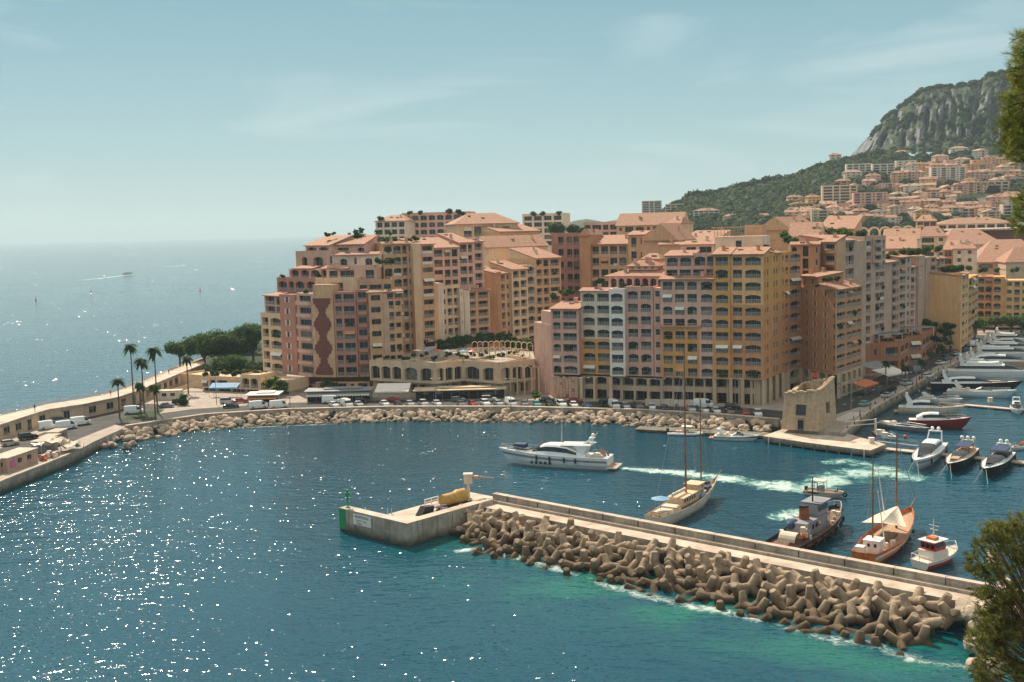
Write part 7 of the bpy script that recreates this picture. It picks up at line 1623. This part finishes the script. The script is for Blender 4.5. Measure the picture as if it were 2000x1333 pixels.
# --- vehicles ---
CARM={}
def carparts(kind):
    if kind in CARM: return CARM[kind]
    if kind=='hatch': L,W,hh,S=4.1,1.75,1.45,[(-2.05,.55,.75,.0),(-1.95,.95,1.0,0),(-1.75,1.0,1.40,1),(-1.0,1.0,1.46,1),(.2,1.0,1.44,1),(.95,.98,1.0,0),(1.75,.85,.88,0),(2.05,.6,.65,0)]
    elif kind=='sedan': L,W,hh,S=4.5,1.8,1.4,[(-2.25,.6,.8,0),(-2.1,.92,.95,0),(-1.55,.98,1.0,0),(-1.05,1,1.38,1),(.2,1,1.40,1),(.95,.98,.98,0),(1.9,.85,.85,0),(2.25,.6,.62,0)]
    elif kind=='suv': L,W,hh,S=4.6,1.9,1.75,[(-2.3,.7,.9,0),(-2.2,1.0,1.15,0),(-2.05,1.05,1.68,1),(-1,1.05,1.76,1),(.4,1.05,1.72,1),(1.05,1.02,1.15,0),(2.0,.95,1.0,0),(2.3,.7,.75,0)]
    else: L,W,hh,S=5.2,2.0,2.2,[(-2.6,.8,1.1,0),(-2.58,1.2,2.2,1),(-1,1.25,2.28,1),(.9,1.25,2.25,1),(1.45,1.2,1.95,1),(2.0,1.15,1.25,0),(2.5,1.0,1.05,0),(2.6,.7,.75,0)]
    body=MB(); gl=MB(); w=W/2; R_=[]
    for x,zb,zt,r_ in S: 
        sh_=zb; R_.append([Vector((x,w*.96,.28)),Vector((x,w,sh_*.75)),Vector((x,w*.96,sh_)),Vector((x,w*(.78 if r_ else .9),zt)),Vector((x,w*.4,zt+.03*r_)),Vector((x,-w*.4,zt+.03*r_)),Vector((x,-w*(.78 if r_ else .9),zt)),Vector((x,-w*.96,sh_)),Vector((x,-w,sh_*.75)),Vector((x,-w*.96,.28))])
    for k in range(len(R_)-1):
        r0,r1=S[k][3],S[k+1][3]
        for i in range(9):
            q=[R_[k][i],R_[k][i+1],R_[k+1][i+1],R_[k+1][i]]
            if kind=='van': g=(i in(2,6) and k>=3 and r0 and r1 or (i in (2,6) and r0!=r1 and k>3)) or (i in(3,4,5) and k==4)
            else: g=(i in(2,6) and (r0 or r1)) or (i in(3,4,5) and r0!=r1)
            (gl if g else body).poly(q)
    body.poly(R_[0]); body.poly(R_[-1][::-1])
    wm=MB(); wm.tube((0,-.11,0),(0,.11,0),.34,.34,12,0); wm.tube((0,-.12,0),(0,.12,0),.19,.19,8,1)
    lm=MB(); lm.box((0,0,0),(.08,.34,.16))
    CARM[kind]=(L,W,body,gl,wm.mesh('wheel',[BLACK,STEEL]),lm,S,{}); return CARM[kind]
PAINT={}
def car(kind,col,label,p,rz,group):
    L,W,body,gl,wm,lm,S,cache=carparts(kind); cn,cc=col
    if cn not in PAINT: PAINT[cn]=mat('car_paint_'+cn,cc,.22,.03,spec=.6)
    if cn not in cache: cache[cn]=(body.mesh('body',[PAINT[cn]]),)
    if 'g' not in cache: cache['g']=gl.mesh('window_glass',[DGLASS]); cache['h']=lm.mesh('headlight',[STEEL]); cache['t']=lm.mesh('tail_light',[REDP])
    nm={'hatch':'parked_car','sedan':'parked_car','suv':'parked_car','van':'parked_van'}[kind]
    t=thing(nm,label,'van' if kind=='van' else 'car',p,rz,group); obj('body',cache[cn][0],t); obj('window_glass',cache['g'],t)
    for x in(-L*.31,L*.31):
        for y in(-1,1): obj('wheel',wm,t,(x,y*(W/2-.08),.34))
    for y in(-1,1): obj('headlight',cache['h'],t,(L/2-.03,y*W*.36,.66)); obj('tail_light',cache['t'],t,(-L/2+.02,y*W*.38,.78))
    return t
COL=[('white',(.75,.75,.74)),('silver',(.45,.46,.47)),('grey',(.16,.165,.17)),('black',(.02,.02,.022)),('blue',(.04,.10,.20)),('red',(.35,.03,.02)),('teal',(.10,.35,.36)),('beige',(.45,.40,.33))]
CN={c[0]:c for c in COL}
def row(pts,s0,s1,step,side,ang,lab,group,pat,jit=.4,skip=()):
    s=s0; i=0
    while s<s1:
        p,d=along(pts,s); q=Vector((-d.y,d.x,0)); kd,cn=pat[i%len(pat)]
        if i not in skip: car(kd,CN[cn],cn+' '+{'hatch':'hatchback','sedan':'saloon car','suv':'large car','van':'van'}[kd]+', '+ORD[i]+' '+lab,Vector((p.x,p.y,2.52))+q*(side+rnd.uniform(-jit,jit)),math.atan2(d.y,d.x)+ang+rnd.uniform(-.06,.06),group)
        s+=step*rnd.uniform(.9,1.1); i+=1
row(wall,58,WL-6,3.55,3.8,R(-62),'in the row parked behind the harbour parapet','cars parked behind the harbour parapet',[('hatch','white'),('van','white'),('hatch','silver'),('suv','grey'),('hatch','white'),('sedan','black'),('hatch','silver'),('suv','silver'),('hatch','white'),('hatch','white'),('sedan','grey'),('hatch','red'),('suv','white'),('hatch','silver'),('van','white'),('sedan','grey'),('hatch','teal'),('hatch','black'),('suv','white'),('hatch','white'),('sedan','blue')],skip=(3,9,21,27))
row(wall,30,WL-14,8.5,11.5,R(0),'in the row on the far side of the waterfront street','cars on the far side of the street',[('sedan','black'),('hatch','grey'),('suv','silver'),('van','white'),('hatch','black'),('sedan','red')],skip=(2,6,9,13))
for x,y,kd,cn,lab,rz in ((505,798,'van','white','white van with dark windscreen at the left end of the waterfront parking',R(20)),(545,797,'van','white','second white van, right of the first at the waterfront parking',R(20)),(262,808,'van','white','white van parked under the palms',R(8)),(325,796,'sedan','grey','dark grey saloon behind the palms',R(5)),(352,790,'suv','black','black car near the container by the palms',R(5)),(470,787,'sedan','red','red convertible at the left waterfront parking',R(10)),(445,788,'suv','silver','silver off-road car beside the red convertible',R(10)),
   (130,838,'van','white','white van on the low left quay, middle of three',R(35)),(158,830,'van','white','large white van on the low left quay, right one of three',R(30)),(95,838,'van','white','white van by the garages under the promenade, leftmost of three',R(40)),(55,858,'suv','black','black car by the garages under the promenade',R(35)),(20,870,'hatch','beige','beige hatchback at the left edge by the garages',R(35)),(118,826,'suv','grey','dark car in the shade of the promenade wall',R(30)),
   (1772,752,'suv','silver','silver large car on the right-hand quay road under the awning',R(30)),(1812,738,'hatch','white','white car driving on the right-hand quay road',R(30)),(1790,728,'van','grey','grey van on the right-hand quay road',R(30)),(1733,776,'sedan','silver','silver car at the kerb of the right-hand quay, in front of the scooters',R(40)),(1690,793,'hatch','teal','pale teal car by the zebra crossing',R(45)),(1838,712,'hatch','white','white hatchback farther along the quay road',R(30)),(1850,703,'suv','grey','grey car farther along the quay road',R(30)),(1868,694,'hatch','silver','silver hatchback farther along the quay road',R(30)),(1886,686,'sedan','blue','blue saloon at the far end of the quay road',R(30)),(1900,676,'van','white','white van at the far end of the quay road',R(30))):
    car(kd,CN[cn],lab,G(x,y,2.53),rz,None)
# box container by the palms, green kiosk
cabin(330,780,8,3,2.7,R(3),'white open-sided container stall behind the palms',OFFW); 
# scooters
def scooter(p,rz,lab,m_,g):
    t=thing('scooter',lab,'scooter',p,rz,g)
    m=MB(); m.faces([(-.75,.12,.35),(-.1,.16,.4),(.35,.12,.3),(-.75,-.12,.35),(-.1,-.16,.4),(.35,-.12,.3),(-.75,.1,.75),(-.15,.12,.72),(-.75,-.1,.75),(-.15,-.12,.72)],[(0,1,7,6),(3,8,9,4),(6,7,9,8),(0,6,8,3),(1,2,5,4),(7,1,4,9)]); m.tube((.35,0,.3),(.55,0,1.0),.09,.06,6); m.box((.5,0,.7),(.08,.36,.5)); m.build('body',m_,t)
    m=MB(); m.box((-.4,0,.8),(.75,.28,.12)); m.build('seat',BLACK,t); m=MB(); m.tube((.55,-.32,1.02),(.55,.32,1.02),.03); m.build('handlebar',BLACK,t)
    for x in(-.6,.62): m=MB(); m.tube((x,-.06,.24),(x,.06,.24),.24,.24,10); m.build('wheel',BLACK,t)
sc0=None
for i in range(22):
    f=i/22; p=G(1722,772).lerp(G(1765,755),f) if i<14 else G(1055,786).lerp(G(1110,789),(i-14)/8)
    lab=ORD[i if i<14 else i-14]+(' scooter from the left in the row on the right-hand quay' if i<14 else ' scooter from the left parked below the mural wall')
    if sc0 is None: scooter(p,R(100),lab,BLACK,'parked scooters'); sc0=C.collection.objects[-1]; sc0=[o for o in C.collection.objects if o.name=='scooter'][0]
    else: c_=copy_tree(sc0); c_.location=p; c_['label']=lab; c_.rotation_euler=(0,0,R(rnd.uniform(80,120)))
# people
pl=[(1828,746,'man in white shirt strolling on the right quay, nearest the moored boats',WHITE,NAVY),(1822,749,'person in pale blue beside the man in white on the right quay',BLUEC,NAVY),(1795,772,'person in tan standing on the right quay near the stern of the small cruiser',TAN,NAVY),(1790,754,'person in red on the right quay behind the scooters',REDP,BLACK),(1782,757,'person in dark top on the right quay behind the scooters',NAVY,GREYP2),(1745,800,'person alone on the right quay above the tender',BLACK,NAVY),(1680,818,'person in dark clothes near the stone tower crossing',BLACK,BLACK),(1700,812,'person in tan on the quay between the tower and the bollards',CANV,NAVY),(1850,731,'distant stroller in grey on the right quay',GREYP2,NAVY),(1868,722,'distant stroller in white farther on the right quay',WHITE,NAVY),(800,792,'pedestrian in white on the waterfront street below the white tent',WHITE,NAVY),(1030,789,'pedestrian in red near the left end of the mural wall',REDP,NAVY),(487,792,'pedestrian in white beside the salmon awnings',WHITE,BLACK)]
for i,(x,y,lab,a,b) in enumerate(pl): person(lab,G(x,y,2.5),R(rnd.uniform(0,360)),a,b)
# more strollers on the sunny quay
cl=[('white',WHITE),('blue',BLUEC),('red',REDP),('black',BLACK),('orange',ORP),('cream',CANV),('green',GRP)]
for i in range(18):
    f=(i+.5)/18; p=G(1668,828).lerp(G(1880,706),f)+Vector((rnd.uniform(-2.2,.5),rnd.uniform(0,2.5),0)); n_,m_=cl[i%7]
    person('stroller in a %s top, %s from the tower along the right quay'%(n_,ORD[i]),(p.x,p.y,2.5),rnd.uniform(0,6.28),m_,[NAVY,GREYP2,BLACK,CANV][i%4])
# lamps
def lamp(p,h,lab,rz=0,arm=1.2):
    t=thing('street_lamp',lab,'street lamp',p,rz,'street lamps on the waterfront'); m=MB(); m.tube((0,0,0),(0,0,h),.12,.07,6); m.build('pole',GREYP2,t)
    m=MB(); m.tube((-arm,0,h+.1),(arm,0,h+.1),.04,.04,5); m.build('arm',GREYP2,t)
    for x in(-arm,arm): m=MB(); m.box((x,0,h+.12),(.6,.28,.14)); m.build('lamp_head',OFFW,t)
for i,(x,yb) in enumerate([(423,790),(567,798),(852,797),(998,798),(1142,797),(1290,800),(1436,800)]): lamp(G(x,yb),8.2,ORD[i]+' tall street lamp from the left along the harbour parapet')
for i,(x,yb) in enumerate([(1662,800),(1790,742),(1851,716),(1905,690),(1770,777)]): lamp(G(x,yb),7,['street lamp just right of the stone tower','street lamp on the right quay by the awning','slim pale lamp on the right quay amid the yachts','farthest street lamp on the right quay','street lamp beside the scooters'][i])
# bollards along the right quay
b0=None
for i in range(14):
    f=i/13; p=G(1655,838).lerp(G(1800,752),f); t=thing('bollard',ORD[i]+' iron bollard from the tower along the right quay edge','bollard',p,0,'bollards on the right quay'); m=MB(); m.tube((0,0,0),(0,0,.75),.24,.2,8); m.ball((0,0,.85),.27,0,8,5,(1,1,.6)); m.build('post',WOOD,t)
# restaurant hoardings & planters
t=thing('hoarding','white panel hoarding along the street below the pink penthouse block','hoarding',G(1268,793),R(-16)); 
for i in range(8): m=MB(); m.box((i*2.3,0,.95),(2.2,.1,1.9)); m.build('panel',OFFW,t)
for i,(x,y) in enumerate([(1080,790),(1110,792),(1150,793),(1180,795),(1225,797)]): shrub(ORD[i]+' planter shrub from the left along the street below the mural wall',G(x,y),1.0,r4,'planter shrubs on the street')
slab('lawn',[G(352,742,2.53),G(400,700,2.53),G(470,672,2.53),G(560,665,2.53),G(560,745,2.53),G(400,752,2.53)],2.4,2.53,[LEAFD,LEAFD],kind='structure'); slab('lawn',[G(1040,784,2.53),G(1115,792,2.53),G(1110,797,2.53),G(1045,790,2.53)],2.4,2.53,[LEAF,LEAF],kind='structure'); slab('lawn',[G(235,822,2.53),G(262,806,2.53),G(322,800,2.53),G(300,815,2.53)],2.4,2.55,[LEAF,LEAF],kind='structure')
# diners' parasols etc on the podium
for i in range(7):
    p=P(820+i*17+rnd.uniform(-4,4),712-i*.3,Y=342-i); t=thing('parasol',ORD[i]+' parasol from the left on the podium terrace','parasol',(p.x,p.y,pz+.9),0,'parasols on the podium terrace'); m=MB(); [m.faces([(1.4*math.cos(k*.785),1.4*math.sin(k*.785),2.1),(1.4*math.cos((k+1)*.785),1.4*math.sin((k+1)*.785),2.1),(0,0,2.6)],[(0,1,2)]) for k in range(8)]; m.build('canopy',[CANV,BLUEC,ORP,WHITE][i%4],t); m=MB(); m.tube((0,0,0),(0,0,2.6),.03); m.build('pole',WOOD,t)

# ================= foreground greenery =================
r5=random.Random(21)
NEED=leafmat('pine_needles',(.15,.19,.045),(.08,.11,.03)); NEED2=leafmat('pine_needles_gold',(.28,.25,.07),(.17,.14,.045))
def needles(mb,p,d,n,ln,rng,wd=.0022):
    for i in range(n):
        a=(d+Vector((rng.gauss(0,.55),rng.gauss(0,.55),rng.gauss(0,.55)))).normalized(); b=a.orthogonal().normalized()*wd; e=p+a*ln*rng.uniform(.6,1.1); m=rng.choice([0,0,1]); mb.poly([p-b,p+b,e+b*.4,e-b*.4],m)
BU1=leafmat('bush_leaf',(.13,.15,.05),(.07,.085,.03)); BU2=leafmat('bush_leaf_dry',(.20,.17,.07),(.12,.10,.045))
def bough(name,label,anchor,tips,Yd,dens,ln,cat,rad,wd,mats=(NEED,NEED2,LEAFD)):
    """tips: photo pixels (x,y,spread m) of needle tufts; boughs grow from the anchor point outside the frame"""
    A=Vector(anchor); t=thing(name,label,cat,(A.x,A.y,A.z)); mb=MB(); br_=MB()
    for (x,y,sp,n) in tips:
        c=P(x,y,Y=Yd+r5.uniform(-.6,.6))-A; mid=c*.55+Vector((0,0,c.length*.08))
        br_.tube((0,0,0),mid,rad,rad*.6,5); br_.tube(mid,c,rad*.6,rad*.2,4)
        for k in range(n):
            q=c+Vector((r5.gauss(0,sp),r5.gauss(0,sp),r5.gauss(0,sp))); dd=Vector((r5.gauss(-.3,.6),r5.gauss(0,.6),r5.gauss(.5,.6))).normalized()
            if k%6==0: br_.tube(c+(q-c)*.2,q,rad*.15,rad*.08,3)
            for m_ in range(3): needles(mb,q+dd*m_*ln*.3,dd,dens,ln,r5,wd)
    mb.build('needles' if cat=='pine tree' else 'foliage',list(mats),t); br_.build('branches',BARK,t); return t
Yd=14.
m_px=Yd/F
tp=[]
for y in range(70,320,11): 
    w_=interp([(50,4),(90,16),(130,30),(170,30),(200,40),(250,50),(285,48),(310,30),(335,8)],y); n=max(1,int(w_/11))
    for k in range(n+1): tp.append((2006-w_*k/max(1,n)+6,y+r5.uniform(-5,5),.035,7))
bough('pine_tree','sunlit pine branches hanging into the upper right corner',(7.6,Yd,H+1.6),tp,Yd,9,.11,'pine tree',.05,.0028)
tp=[(1992+r5.uniform(-12,12),y,.035,7) for y in range(385,462,9)]
bough('pine_tree','small pine tuft at the right edge below the cliff',(7.4,Yd,H-.6),tp,Yd,9,.10,'pine tree',.04,.0028)
# lower right bush on the rock below the viewpoint
Yb=26.; tp=[]
for i in range(150):
    y=r5.uniform(1020,1380); wmax=interp([(1015,20),(1040,90),(1080,112),(1130,105),(1180,85),(1230,105),(1280,112),(1330,100),(1380,90)],y); tp.append((2010-wmax*r5.random()**.8,y,.09,10))
for i in range(60): tp.append((r5.uniform(2010,2100),r5.uniform(1030,1380),.12,8))
bough('rock_bush','olive green bush in the lower right corner in front of the breakwater',(P(2090,1400,Y=Yb)),tp,Yb,5,.14,'bush',.03,.011,(BU1,BU2,LEAFD))
mb=MB(); e0=P(2075,1420,Y=Yb); secs=[]
for k in range(9): 
    yy=16+k*3; secs.append([Vector((e0.x*yy/Yb*1.0+.3*noise.noise(Vector((k,0,0)))+j*1.6,yy,e0.z-.6-(Yb-yy)*.25+.7*noise.noise(Vector((k*.7,j*.6,5)))+j*1.2-(14 if j==0 else 0))) for j in range(8)])
mb.loft(secs); mb.build('rock_slope',ROCK,kind='structure')
# pale boulders at the landward end of the breakwater
for i in range(16):
    x=r5.uniform(1880,1990); y=r5.uniform(1070,1300); p=P(x,y,z=r5.uniform(1,4)); o=obj('boulder',r5.choice(rockmeshes),None,p,rot=(r5.uniform(-.5,.5),r5.uniform(-.5,.5),r5.uniform(0,6)),label='big pale boulder at the landward end of the breakwater behind the bush',cat='boulder',group='boulders at the end of the breakwater'); o.scale=(r5.uniform(1.0,1.6),)*3
# ---------------- haze ----------------
hz=MB(); hz.box((0,9900,158),(53000,20800,340)) 
hm=bpy.data.materials.new('haze'); hm.use_nodes=True; N=hm.node_tree.nodes; N.remove(N['Principled BSDF'])
pv=N.new('ShaderNodeVolumePrincipled'); pv.inputs['Color'].default_value=(.68,.86,.95,1); pv.inputs['Density'].default_value=.00009; pv.inputs['Anisotropy'].default_value=.15
hm.node_tree.links.new(pv.outputs[0],N['Material Output'].inputs['Volume'])
hz.build('haze',hm,kind='stuff',label='thin sea haze over the whole bay',cat='haze')
